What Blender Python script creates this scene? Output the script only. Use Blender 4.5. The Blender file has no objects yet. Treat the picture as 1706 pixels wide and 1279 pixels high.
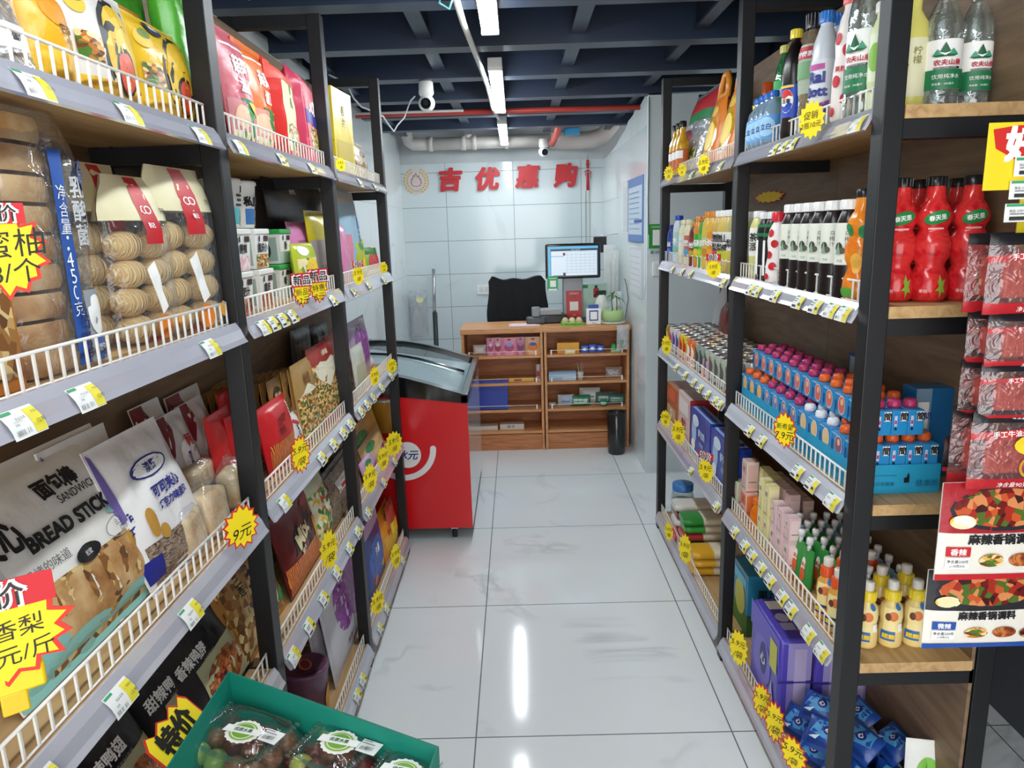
import bpy, bmesh, math, random
from mathutils import Vector, Matrix, noise
random.seed(7)
SC = bpy.context.scene
COL = SC.collection
PI = math.pi
def lin(c):
    c = c/255.0
    return c/12.92 if c <= 0.04045 else ((c+0.055)/1.055)**2.4
def RGB(h):
    return (lin(int(h[0:2], 16)), lin(int(h[2:4], 16)), lin(int(h[4:6], 16)), 1)
# ---------------------------------------------------------------- camera
CAMH, FPX = 1.56, 1187.8
def cam_rot(y, p, r):
    Ry = Matrix(((math.cos(y),0,math.sin(y)),(0,1,0),(-math.sin(y),0,math.cos(y))))
    Rx = Matrix(((1,0,0),(0,math.cos(p),-math.sin(p)),(0,math.sin(p),math.cos(p))))
    Rz = Matrix(((math.cos(r),-math.sin(r),0),(math.sin(r),math.cos(r),0),(0,0,1)))
    B = Matrix(((1,0,0),(0,0,-1),(0,1,0)))
    return Rz @ Rx @ Ry @ B            # world -> camera axes (x right, y down, z forward)
W2C = cam_rot(.0112662, .2140357, -.03140228)
cd = bpy.data.cameras.new('camera'); cam = bpy.data.objects.new('camera', cd); COL.objects.link(cam)
cd.sensor_fit = 'HORIZONTAL'; cd.sensor_width = 36; cd.lens = FPX/1706*36; cd.clip_start = .05
_c = W2C.transposed()
_m = Matrix(((_c[0][0], -_c[0][1], -_c[0][2]), (_c[1][0], -_c[1][1], -_c[1][2]), (_c[2][0], -_c[2][1], -_c[2][2])))
cam.matrix_world = Matrix.Translation((0, 0, CAMH)) @ _m.to_4x4()
SC.camera = cam
# measuring helpers: where along a shelf (or how high) a point seen in the photo sits
def ysol(X, z, px):
    k = (px-853)/FPX; a = W2C[0]; b = W2C[2]; Z = z-CAMH
    return (k*(b[0]*X+b[2]*Z) - (a[0]*X+a[2]*Z))/(a[1]-k*b[1])
def xsol(Y, z, px):
    k = (px-853)/FPX; a = W2C[0]; b = W2C[2]; Z = z-CAMH
    return (k*(b[1]*Y+b[2]*Z) - (a[1]*Y+a[2]*Z))/(a[0]-k*b[0])
def zsol(X, Y, py):
    k = (py-639.5)/FPX; a = W2C[1]; b = W2C[2]
    return CAMH + (k*(b[0]*X+b[1]*Y) - (a[0]*X+a[1]*Y))/(a[2]-k*b[2])
# ---------------------------------------------------------------- world, exposure, added front fill
w = bpy.data.worlds.new('daylight'); SC.world = w; w.use_nodes = True
w.node_tree.nodes['Background'].inputs[0].default_value = (.95, .97, 1, 1)
w.node_tree.nodes['Background'].inputs[1].default_value = .9
SC.view_settings.view_transform = 'Standard'; SC.view_settings.look = 'None'
SC.view_settings.gamma = 1; SC.view_settings.exposure = 0.68
SC.view_settings.use_curve_mapping = False
SC.cycles.transparent_max_bounces = 16
def area_light(name, loc, rot, sx, sy, power, col=(1, 1, 1)):
    d = bpy.data.lights.new(name, 'AREA'); d.shape = 'RECTANGLE'; d.size = sx; d.size_y = sy; d.energy = power; d.color = col
    o = bpy.data.objects.new(name, d); COL.objects.link(o); o.location = loc; o.rotation_euler = rot
    return o
area_light('shopfront_fill_light', (0, -1.6, 1.35), (math.radians(90), 0, 0), 2.4, 2.2, 36, (1, .98, .95))  # added fill light behind the camera, standing for daylight from an unseen entrance
LAMPS = [(-.07, 5.03, 6.25), (-.07, 3.37, 4.56), (-.07, 1.62, 2.79), (-.07, -.1, 1.1)]   # x, y from, y to of the four ceiling lamps
LAMP_Z, LAMP_E = 2.25, 33
# ---------------------------------------------------------------- materials
MATS = {}
def base_mat(name):
    m = bpy.data.materials.new(name); m.use_nodes = True
    return m, m.node_tree.nodes, m.node_tree.links, m.node_tree.nodes['Principled BSDF']
def mat(h, rough=.4, metal=0., bump=0., bscale=30., spec=.5, var=0., coat=0., emit=0., name=None):
    key = (h, rough, metal, bump, bscale, spec, var, coat, emit)
    if key in MATS: return MATS[key]
    m, n, l, b = base_mat(name or 'surface_'+h)
    c = RGB(h) if isinstance(h, str) else h
    b.inputs['Base Color'].default_value = c
    b.inputs['Roughness'].default_value = rough; b.inputs['Metallic'].default_value = metal
    b.inputs['Specular IOR Level'].default_value = spec; b.inputs['Coat Weight'].default_value = coat
    b.inputs['Coat Roughness'].default_value = .08
    if emit: b.inputs['Emission Color'].default_value = c; b.inputs['Emission Strength'].default_value = emit
    if bump or var:
        tc = n.new('ShaderNodeTexCoord'); no = n.new('ShaderNodeTexNoise'); no.inputs['Scale'].default_value = bscale; no.inputs['Detail'].default_value = 3
        l.new(tc.outputs['Object'], no.inputs['Vector'])
        if bump:
            bp = n.new('ShaderNodeBump'); bp.inputs['Strength'].default_value = bump; bp.inputs['Distance'].default_value = .01
            l.new(no.outputs['Fac'], bp.inputs['Height']); l.new(bp.outputs['Normal'], b.inputs['Normal'])
        if var:
            r = n.new('ShaderNodeMapRange'); r.inputs[1].default_value = .3; r.inputs[2].default_value = .7; r.inputs[3].default_value = 1-var; r.inputs[4].default_value = 1+var
            mx = n.new('ShaderNodeVectorMath'); mx.operation = 'SCALE'; mx.inputs[0].default_value = c[:3]
            l.new(no.outputs['Fac'], r.inputs[0]); l.new(r.outputs[0], mx.inputs['Scale']); l.new(mx.outputs[0], b.inputs['Base Color'])
    MATS[key] = m
    return m
def pk(h): return mat(h, rough=.3, bump=.22, bscale=28., spec=.5)        # printed packaging film
def ink(h): return mat(h, rough=.45)
def plastic(h): return mat(h, rough=.28)
def paper(h): return mat(h, rough=.6)
def ramp_mat(name, cols, scale=20, kind='noise', rough=.4, stretch=(1, 1, 1), bump=.2, detail=4, coord='Object', dist=0., bdist=.004):
    if name in MATS: return MATS[name]
    m, n, l, b = base_mat(name)
    tc = n.new('ShaderNodeTexCoord'); mp = n.new('ShaderNodeMapping'); mp.inputs['Scale'].default_value = stretch
    l.new(tc.outputs[coord], mp.inputs['Vector'])
    if kind == 'voronoi':
        t = n.new('ShaderNodeTexVoronoi'); t.inputs['Scale'].default_value = scale; out = t.outputs['Color']
        sp = n.new('ShaderNodeSeparateColor'); l.new(out, sp.inputs[0]); out = sp.outputs[0]; hout = t.outputs['Distance']
    elif kind == 'wave':
        t = n.new('ShaderNodeTexWave'); t.inputs['Scale'].default_value = scale; t.inputs['Distortion'].default_value = dist; t.inputs['Detail'].default_value = detail; out = t.outputs['Fac']; hout = out
    else:
        t = n.new('ShaderNodeTexNoise'); t.inputs['Scale'].default_value = scale; t.inputs['Detail'].default_value = detail; t.inputs['Distortion'].default_value = dist; out = t.outputs['Fac']; hout = out
    l.new(mp.outputs[0], t.inputs['Vector'])
    r = n.new('ShaderNodeValToRGB'); l.new(out, r.inputs[0]); el = r.color_ramp.elements
    lo, hi = (.0, .9) if kind == 'voronoi' else (.3, .7)
    if kind == 'voronoi': r.color_ramp.interpolation = 'CONSTANT'
    while len(el) < len(cols): el.new(.5)
    for i, c in enumerate(cols):
        el[i].position = lo+(hi-lo)*i/max(1, len(cols)-1 if kind != 'voronoi' else len(cols)); el[i].color = RGB(c)
    l.new(r.outputs[0], b.inputs['Base Color']); b.inputs['Roughness'].default_value = rough
    if bump:
        bp = n.new('ShaderNodeBump'); bp.inputs['Strength'].default_value = bump; bp.inputs['Distance'].default_value = bdist
        l.new(hout, bp.inputs['Height']); l.new(bp.outputs['Normal'], b.inputs['Normal'])
    MATS[name] = m
    return m
def film_mat(name, tint='FFFFFF', gloss=.2, rough=.12, bump=.6, bscale=35., milky=.0):
    if name in MATS: return MATS[name]
    m, n, l, b = base_mat(name); n.remove(b)
    out = [x for x in n if x.type == 'OUTPUT_MATERIAL'][0]
    tr = n.new('ShaderNodeBsdfTransparent'); tr.inputs[0].default_value = RGB(tint)
    gl = n.new('ShaderNodeBsdfGlossy'); gl.inputs['Roughness'].default_value = rough; gl.inputs[0].default_value = (.95, .97, 1, 1)
    df = n.new('ShaderNodeBsdfDiffuse'); df.inputs[0].default_value = RGB(tint)
    tc = n.new('ShaderNodeTexCoord'); no = n.new('ShaderNodeTexNoise'); no.inputs['Scale'].default_value = bscale; no.inputs['Detail'].default_value = 2; no.inputs['Distortion'].default_value = 1.2
    bp = n.new('ShaderNodeBump'); bp.inputs['Strength'].default_value = bump; bp.inputs['Distance'].default_value = .012
    l.new(tc.outputs['Object'], no.inputs['Vector']); l.new(no.outputs['Fac'], bp.inputs['Height']); l.new(bp.outputs['Normal'], gl.inputs['Normal'])
    lw = n.new('ShaderNodeLayerWeight'); lw.inputs['Blend'].default_value = gloss; l.new(bp.outputs['Normal'], lw.inputs['Normal'])
    ad = n.new('ShaderNodeMath'); ad.operation = 'ADD'; ad.use_clamp = True; ad.inputs[1].default_value = gloss*.35
    l.new(lw.outputs['Facing'], ad.inputs[0])
    mu = n.new('ShaderNodeMath'); mu.operation = 'MULTIPLY'; mu.inputs[1].default_value = .75; l.new(ad.outputs[0], mu.inputs[0])
    m1 = n.new('ShaderNodeMixShader'); m1.inputs[0].default_value = milky; l.new(tr.outputs[0], m1.inputs[1]); l.new(df.outputs[0], m1.inputs[2])
    m2 = n.new('ShaderNodeMixShader'); l.new(mu.outputs[0], m2.inputs[0]); l.new(m1.outputs[0], m2.inputs[1]); l.new(gl.outputs[0], m2.inputs[2])
    l.new(m2.outputs[0], out.inputs[0])
    MATS[name] = m
    return m
FILM = film_mat('clear_film', 'FAFCFF', .16, .12, .55, 30, .03)
MILKY = film_mat('milky_film', 'F0F2F4', .3, .2, .6, 25, .3)
PET = film_mat('clear_bottle_plastic', 'F3F8F7', .35, .06, .25, 40, .05)
GLASS = film_mat('clear_glass', 'EAF4F4', .12, .03, 0, 5, .04)
BLACK = mat('1B1D22', .38, spec=.5); DARK = mat('141417', .5); WHITE = plastic('F2F2F0'); WIRE = mat('F4F2EC', .3)
STEEL = mat('C8CACC', .28, metal=.9); CHROME = mat('E2E4E6', .15, metal=1.)
KRAFT = paper('B58B5B')
# ---------------------------------------------------------------- mesh builder
GLY = {}
def glyphs(txt, bold=0., shear=0.):
    k = (txt, bold, shear)
    if k in GLY: return GLY[k]
    cu = bpy.data.curves.new('lettering', 'FONT'); cu.body = txt; cu.size = 1; cu.resolution_u = 3; cu.offset = bold; cu.shear = shear; cu.align_x = 'LEFT'
    o = bpy.data.objects.new('lettering', cu); COL.objects.link(o)
    dg = bpy.context.evaluated_depsgraph_get(); me = o.evaluated_get(dg).to_mesh()
    vs = [v.co.copy() for v in me.vertices]; fs = [tuple(p.vertices) for p in me.polygons]
    bpy.data.objects.remove(o); bpy.data.curves.remove(cu)
    x0 = min(v.x for v in vs); x1 = max(v.x for v in vs); y0 = min(v.y for v in vs); y1 = max(v.y for v in vs)
    vs = [((v.x-(x0+x1)/2), (v.y-(y0+y1)/2)) for v in vs]
    GLY[k] = (vs, fs, x1-x0, y1-y0)
    return GLY[k]
class MB:
    def __init__(s): s.bm = bmesh.new(); s.mats = []
    def mi(s, m):
        if m not in s.mats: s.mats.append(m)
        return s.mats.index(m)
    def face(s, pts, m, smooth=False):
        vs = [s.bm.verts.new(p) for p in pts]
        try: f = s.bm.faces.new(vs)
        except ValueError: return
        f.material_index = s.mi(m); f.smooth = smooth; return f
    def box(s, a, b, m, bev=0.):
        g = bmesh.ops.create_cube(s.bm, size=1)['verts']
        c = [(a[i]+b[i])/2 for i in range(3)]; d = [abs(b[i]-a[i]) for i in range(3)]
        for v in g: v.co = Vector((v.co.x*d[0]+c[0], v.co.y*d[1]+c[1], v.co.z*d[2]+c[2]))
        fs = {f for v in g for f in v.link_faces}; k = s.mi(m)
        for f in fs: f.material_index = k
        if bev:
            es = list({e for v in g for e in v.link_edges})
            r = bmesh.ops.bevel(s.bm, geom=es, offset=bev, segments=2, profile=.5, affect='EDGES')
            for f in r['faces']: f.material_index = k; f.smooth = True
        return s
    def tube(s, pts, r, m, seg=8, cap=True):
        pts = [Vector(p) for p in pts]; rings = []; k = s.mi(m)
        up = None
        for i, p in enumerate(pts):
            d = (pts[min(i+1, len(pts)-1)]-pts[max(i-1, 0)]).normalized()
            if up is None: up = Vector((0, 0, 1)) if abs(d.z) < .9 else Vector((1, 0, 0))
            x = d.cross(up).normalized(); yv = x.cross(d).normalized(); up = yv
            rr = r[i] if isinstance(r, (list, tuple)) else r
            rings.append([s.bm.verts.new(p+x*rr*math.cos(2*PI*j/seg)+yv*rr*math.sin(2*PI*j/seg)) for j in range(seg)])
        for i in range(len(rings)-1):
            for j in range(seg):
                f = s.bm.faces.new((rings[i][j], rings[i][(j+1) % seg], rings[i+1][(j+1) % seg], rings[i+1][j])); f.material_index = k; f.smooth = True
        if cap:
            for rg in (rings[0][::-1], rings[-1]):
                f = s.bm.faces.new(rg); f.material_index = k
        return s
    def lathe(s, prof, m, seg=20, c=(0, 0, 0), sx=1., sy=1., smooth=True, matf=None):
        rings = []
        for r, z in prof:
            rings.append([s.bm.verts.new((c[0]+sx*max(r, 1e-5)*math.cos(2*PI*j/seg), c[1]+sy*max(r, 1e-5)*math.sin(2*PI*j/seg), c[2]+z)) for j in range(seg)])
        for i in range(len(rings)-1):
            k = s.mi(matf((prof[i][1]+prof[i+1][1])/2) if matf else m)
            for j in range(seg):
                f = s.bm.faces.new((rings[i][j], rings[i][(j+1) % seg], rings[i+1][(j+1) % seg], rings[i+1][j])); f.material_index = k; f.smooth = smooth
        return s
    def grid(s, fn, nu, nv, m, smooth=True, matf=None, flip=False):
        V = [[s.bm.verts.new(fn(i/nu, j/nv)) for i in range(nu+1)] for j in range(nv+1)]
        k0 = s.mi(m)
        for j in range(nv):
            for i in range(nu):
                q = (V[j][i], V[j][i+1], V[j+1][i+1], V[j+1][i])
                f = s.bm.faces.new(q[::-1] if flip else q); f.smooth = smooth
                f.material_index = s.mi(matf((i+.5)/nu, (j+.5)/nv)) if matf else k0
        return s
    def poly(s, mp, pts, m, off):        # flat polygon in a surface's own coordinates
        return s.face([mp(u, v, off) for u, v in pts], m)
    def text(s, mp, txt, u, v, h, m, off=.0012, bold=.02, shear=0., rot=0., wmax=None, vert=False, sxf=1.):
        if vert:
            n = len(txt)
            for i, ch in enumerate(txt): s.text(mp, ch, u, v+h*1.12*((n-1)/2-i), h, m, off, bold, shear, rot)
            return s
        vs, fs, w_, h_ = glyphs(txt, min(bold, .008), shear)
        k = h/max(h_, .3); kx = k*sxf
        if wmax and w_*kx > wmax: q = wmax/(w_*kx); kx *= q; k *= max(q, .6)
        cr, sr = math.cos(rot), math.sin(rot); mi = s.mi(m)
        e_ = max(0, bold-.008)*.9       # heavier lettering: the outline laid down a few times, slightly shifted
        for dx, dy in (((0, 0),) if e_ <= 0 else ((-e_, -e_), (e_, -e_), (e_, e_), (-e_, e_))):
            nv = []
            for x, y in vs:
                x = (x+dx)*kx; y = (y+dy)*k
                nv.append(s.bm.verts.new(mp(u+x*cr-y*sr, v+x*sr+y*cr, off+(dx*2+dy)*h*.01)))
            for f in fs:
                try: q = s.bm.faces.new([nv[i] for i in f]); q.material_index = mi
                except ValueError: pass
        return s
    def build(s, name, parent=None, bevel=0.):
        me = bpy.data.meshes.new(name); s.bm.normal_update(); s.bm.to_mesh(me); s.bm.free()
        for m in s.mats: me.materials.append(m)
        o = bpy.data.objects.new(name, me); COL.objects.link(o)
        if parent: o.parent = parent
        if bevel:
            b = o.modifiers.new('edge', 'BEVEL'); b.width = bevel; b.segments = 2
        return o
def tag(o, label, cat, group=None, kind=None):
    if label: o['label'] = label
    if cat: o['category'] = cat
    if group: o['group'] = group
    if kind: o['kind'] = kind
    return o
def empty(name, loc, rz=0., label=None, cat=None, group=None, rx=0.):
    o = bpy.data.objects.new(name, None); COL.objects.link(o); o.location = loc; o.rotation_euler = (rx, 0, rz); o.empty_display_size = .03
    return tag(o, label, cat, group)
KIDS = {}
def copy_tree(o, loc, rz=None, label=None, group=None, parent=None, rx=None):
    c = o.copy(); COL.objects.link(c)
    if parent: c.parent = parent
    else:
        c.location = loc
        if rz is not None: c.rotation_euler.z = rz
        if rx is not None: c.rotation_euler.x = rx
        if label: c['label'] = label
        if group: c['group'] = group
    for ch in [x for x in o.children]: copy_tree(ch, None, parent=c)
    return c
def struct(mb, name): return tag(mb.build(name), None, None, kind='structure')
# ---------------------------------------------------------------- room shell
def tile_mat(name, base, line, ax, x0, sx, ay, y0, sy, lw, rough, vein=.0, vcol='9AA0A4', coat=0.):
    m, n, l, b = base_mat(name)
    g = n.new('ShaderNodeNewGeometry'); sp = n.new('ShaderNodeSeparateXYZ'); l.new(g.outputs['Position'], sp.inputs[0])
    def mth(op, a, c=None):
        x = n.new('ShaderNodeMath'); x.operation = op
        for i, q in enumerate((a, c)):
            if q is None: continue
            if isinstance(q, (int, float)): x.inputs[i].default_value = q
            else: l.new(q, x.inputs[i])
        return x.outputs[0]
    def joint(ax_, o, s_):
        t = mth('DIVIDE', mth('SUBTRACT', sp.outputs[ax_], o), s_)
        fr = mth('SUBTRACT', t, mth('FLOOR', t))
        d = mth('MINIMUM', fr, mth('SUBTRACT', 1.0, fr))
        return mth('LESS_THAN', mth('MULTIPLY', d, s_), lw)
    j = mth('MAXIMUM', joint(ax, x0, sx), joint(ay, y0, sy))
    no = n.new('ShaderNodeTexNoise'); no.inputs['Scale'].default_value = 1.1; no.inputs['Detail'].default_value = 7; no.inputs['Distortion'].default_value = 1.6; l.new(g.outputs['Position'], no.inputs['Vector'])
    vv = mth('ABSOLUTE', mth('SUBTRACT', no.outputs['Fac'], .5))
    vr = n.new('ShaderNodeMapRange'); vr.inputs[1].default_value = 0; vr.inputs[2].default_value = .03; vr.inputs[3].default_value = vein; vr.inputs[4].default_value = 0; l.new(vv, vr.inputs[0])
    n2 = n.new('ShaderNodeTexNoise'); n2.inputs['Scale'].default_value = 2.3; l.new(g.outputs['Position'], n2.inputs['Vector'])
    m2 = n.new('ShaderNodeMapRange'); m2.inputs[1].default_value = .5; m2.inputs[2].default_value = .68; l.new(n2.outputs['Fac'], m2.inputs[0])
    vf = mth('MULTIPLY', vr.outputs[0], m2.outputs[0])
    c1 = n.new('ShaderNodeMixRGB'); c1.inputs[1].default_value = RGB(base); c1.inputs[2].default_value = RGB(vcol); l.new(vf, c1.inputs[0])
    c2 = n.new('ShaderNodeMixRGB'); c2.inputs[2].default_value = RGB(line); l.new(c1.outputs[0], c2.inputs[1]); l.new(j, c2.inputs[0])
    l.new(c2.outputs[0], b.inputs['Base Color'])
    rr = mth('ADD', mth('MULTIPLY', j, .5), rough); l.new(rr, b.inputs['Roughness'])
    b.inputs['Specular IOR Level'].default_value = .5; b.inputs['Coat Weight'].default_value = coat; b.inputs['Coat Roughness'].default_value = .03
    return m
FLOOR = tile_mat('glossy_floor_tile', 'EEF4F6', '6A7175', 0, -.17, .803, 1, 1.956, .803, .0022, .09, .35)
BACKT = tile_mat('back_wall_tile', 'D6E3E6', '7E8688', 0, -.607, .6, 2, 1.767, .2965, .0022, .09, .25)
SIDET = tile_mat('side_wall_tile', 'DDE6E8', '8A9294', 1, 4.42, .6, 2, 1.767, .5965, .002, .1, .3)
PLAST = mat('C2CACC', .7, bump=.1, bscale=6, var=.06)
NAVY = mat('28354A', .38, var=.12, bscale=3)
NAVYD = mat('151D2B', .6, var=.15, bscale=4)
b_ = MB(); b_.box((-2.2, -1.5, -.1), (2.2, 6.6, 0), FLOOR); struct(b_, 'floor')
b_ = MB(); b_.box((-2.2, 6.55, 0), (2.2, 6.67, 2.14), BACKT); b_.box((-2.2, 6.56, 2.14), (2.2, 6.67, 2.62), PLAST); struct(b_, 'wall_back')
b_ = MB(); b_.box((-1.12, -1.5, 0), (-1.0, 6.55, 2.36), SIDET); b_.box((-1.12, -1.5, 2.36), (-1.03, 6.55, 2.6), PLAST); struct(b_, 'wall_left')
b_ = MB(); b_.box((.79, 4.42, 0), (.95, 6.55, 2.13), SIDET)
# ragged plaster edge above the tiling
rag = [(4.42, 2.30), (4.55, 2.31), (4.7, 2.29), (4.85, 2.31), (5.0, 2.27), (5.2, 2.26), (5.35, 2.22), (5.6, 2.2), (5.8, 2.17), (6.1, 2.15), (6.55, 2.13)]
for (ya, za), (yb, zb) in zip(rag, rag[1:]):
    x0, x1 = .80, .93
    b_.face([(x0, ya, 2.13), (x0, yb, 2.13), (x0, yb, zb), (x0, ya, za)], PLAST)
    b_.face([(x1, ya, 2.13), (x1, yb, 2.13), (x1, yb, zb), (x1, ya, za)], PLAST)
    b_.face([(x0, ya, za), (x0, yb, zb), (x1, yb, zb), (x1, ya, za)], PLAST)
struct(b_, 'wall_right_back')
b_ = MB(); b_.box((.791, 4.38, 0), (1.08, 4.42, 2.29), mat('DCE6E8', .3, var=.04, bscale=3)); b_.box((1.08, 4.38, 0), (1.6, 4.42, 1.74), mat('DCE6E8', .3, var=.04, bscale=3)); struct(b_, 'wall_pillar')
b_ = MB(); b_.box((1.5, -1.5, 0), (1.6, 4.4, 2.6), mat('4A4D55', .7)); struct(b_, 'wall_right')
# ceiling: deck, cross beams (flanged steel), joists between them
b_ = MB(); b_.box((-2.2, -1.5, 2.52), (2.2, 6.67, 2.6), NAVYD); struct(b_, 'ceiling')
by = 3.22-.607*7
k = 0
while by < 5.9:
    b_ = MB()
    b_.box((-1.6, by-.05, 2.30), (1.6, by+.05, 2.312), NAVY)
    b_.box((-1.6, by-.05, 2.508), (1.6, by+.05, 2.52), NAVY)
    b_.box((-1.6, by-.045, 2.312), (1.6, by+.045, 2.508), NAVY)
    struct(b_, 'trim_%d' % (k+1)); k += 1
    if by+.6 < 6.6:
        b_ = MB()
        for xj, wj in ((-1.45, .06), (-.9, .06), (-.352, .06), (.28, .06), (.78, .05), (1.3, .06)):
            b_.box((xj-wj/2, by+.051, 2.335), (xj+wj/2, by+.556, 2.345), NAVY); b_.box((xj-wj/2+.01, by+.051, 2.345), (xj+wj/2-.01, by+.556, 2.5), NAVYD)
        struct(b_, 'trim_%d' % (k+1)); k += 1
    by += .607
# ---------------------------------------------------------------- ceiling lamps
TUBE = mat('F4FBFF', .4, emit=LAMP_E, name='lit_diffuser')
LN = ['hanging from the beams just above the top of the photo', 'nearest one, cut by the top edge of the photo', 'in the middle of the aisle, second of three', 'farthest one, in front of the back wall']
for i, (lx, y0, y1) in enumerate(LAMPS[::-1]):
    if i == 0: lab = 'long white lit ceiling lamp above the aisle, closest to the shop entrance'
    else: lab = 'long lit ceiling lamp, '+LN[i]
    e = empty('ceiling_lamp', (lx, (y0+y1)/2, LAMP_Z), 0, lab, 'ceiling lamp', 'long ceiling lamps over the aisle')
    L_ = (y1-y0)/2
    m_ = MB(); m_.box((-.032, -L_, .012), (.032, L_, .05), mat('D9DCDD', .4), .003); m_.box((-.032, -L_, -.004), (.032, -L_+.02, .012), WHITE); m_.box((-.032, L_-.02, -.004), (.032, L_, .012), WHITE); m_.build('housing', e)
    m_ = MB(); m_.box((-.028, -L_+.021, -.006), (.028, L_-.021, .011), TUBE); m_.build('diffuser', e)
m_ = MB(); m_.tube([(-.17, 2.45, 2.29), (-.165, 2.75, 2.283), (-.15, 3.1, 2.28), (-.135, 3.4, 2.272), (-.12, 3.9, 2.275), (-.115, 4.5, 2.27), (-.1, 4.7, 2.26), (-.085, 5.0, 2.272)], .012, mat('D6D8D2', .5), 8)
m_.tube([(-.17, 2.45, 2.29), (-.19, 2.47, 2.25), (-.22, 2.44, 2.26), (-.2, 2.42, 2.29), (-.17, 2.44, 2.27)], .004, plastic('5FA8B8'), 6)
tag(m_.build('cable_duct'), 'thin white cable duct running along the left side of the ceiling lamps', 'cable duct')
# ---------------------------------------------------------------- shelving racks
WOODT = ramp_mat('light_shelf_wood', ['A98355', 'BE9A69', 'C7A576'], 3, 'noise', .55, (14, 1, 14), .05, 5, 'Object', 1.)
PANEL = ramp_mat('brown_back_panel', ['6E5640', '80684E', '8E755A'], 2.2, 'noise', .55, (3, 1.2, 9), .04, 6, 'Object', 1.5)
RAILM = mat('C9C9D4', .12, metal=.25, var=.05, bscale=4, coat=.5)
POST = mat('0D0F13', .45, var=.08, bscale=20)
LV = [1.765, 1.385, .965, .59, .095]          # tops of the five shelves
def rack(side, label, posts, has_panel, bays):
    s = -1 if side == 'L' else 1
    xf0, xf1 = (.575, .615) if side == 'L' else (.70, .74)    # front post, distances from the middle of the aisle
    xb0, xb1 = (.845, .885) if side == 'L' else (1.0, 1.04)
    e = empty('shelving_rack', (s*xf0, posts[0], 0), 0, label, 'shelving rack')
    O = Vector((s*xf0, posts[0], 0))
    def bx(m_, a, b, mt, bev=0.): m_.box((s*a[0]-O.x, a[1]-O.y, a[2]), (s*b[0]-O.x, b[1]-O.y, b[2]), mt, bev)
    for y in posts:
        for x0, x1 in ((xf0, xf1), (xb0, xb1)):
            m_ = MB(); bx(m_, (x0, y, 0.0), (x1, y+.045, 2.215), POST, .002); m_.build('post', e)
        for z in [2.215]+[l-.025 for l in LV]:
            m_ = MB(); bx(m_, (xf1, y+.005, z-.035), (xb0, y+.04, z), POST); m_.build('crossbar', e)
    for (y0, y1, rails, panel) in bays:
        for i, z in enumerate(LV):
            ya, yb = y0, y1
            m_ = MB(); bx(m_, (xf0+.012, ya, z-.024), (xb1-.02 if not panel else xb0-.0105, yb, z), WOODT)
            if ya < posts[0]+.05: bx(m_, (xf1+.0006, ya-.0465, z-.024), (xb0-.0105, ya-.0002, z), WOODT)
            m_.build('shelf_board', e)
            # clear price rail
            m_ = MB(); xo = xf0+.010
            pr = [(xo, z+.004), (xo-.004, z+.004), (xo-.013, z-.010), (xo-.020, z-.027), (xo-.026, z-.036), (xo-.020, z-.038), (xo-.014, z-.028), (xo-.006, z-.012), (xo, z-.004)]
            pts0 = [(s*p[0]-O.x, ya+.002-O.y, p[1]) for p in pr]; pts1 = [(s*p[0]-O.x, yb-.002-O.y, p[1]) for p in pr]
            n_ = len(pr)
            for j in range(n_): m_.face([pts0[j], pts0[(j+1) % n_], pts1[(j+1) % n_], pts1[j]], RAILM)
            m_.face(pts0, RAILM); m_.face(pts1[::-1], RAILM); m_.build('price_rail', e)
            # white wire fence
            m_ = MB(); xw = xf0+.018; h_ = .046
            m_.tube([(s*xw-O.x, ya+.012-O.y, z+h_), (s*xw-O.x, yb-.012-O.y, z+h_)], .0026, WIRE, 6)
            m_.tube([(s*xw-O.x, ya+.012-O.y, z+.003), (s*xw-O.x, yb-.012-O.y, z+.003)], .002, WIRE, 5)
            np_ = int((yb-ya-.03)/.0265)
            for q in range(np_+1):
                yy = ya+.014+(yb-ya-.028)*q/np_-O.y
                m_.box((s*xw-O.x-.0015, yy-.0017, z+.003), (s*xw-O.x+.0015, yy+.0017, z+h_), WIRE)
            m_.build('wire_fence', e)
        if panel:
            m_ = MB(); bx(m_, (xb0-.010, panel[0], .125), (xb0-.002, panel[1], 2.175), PANEL); m_.build('back_panel', e)
    return e
rack('L', 'long black metal rack of snack shelves along the left wall', [.50, 1.46, 2.34, 3.27], 1,
     [(.545, 1.46, 1, (.5, 1.515)), (1.505, 2.34, 1, (1.517, 2.345)), (2.385, 3.27, 1, (2.347, 3.2))])
rack('R', 'long black metal rack of drink shelves along the right side', [1.425, 2.325, 3.50], 1,
     [(1.47, 2.325, 1, (1.43, 2.27)), (2.37, 3.50, 1, (2.272, 3.36))])
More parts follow.
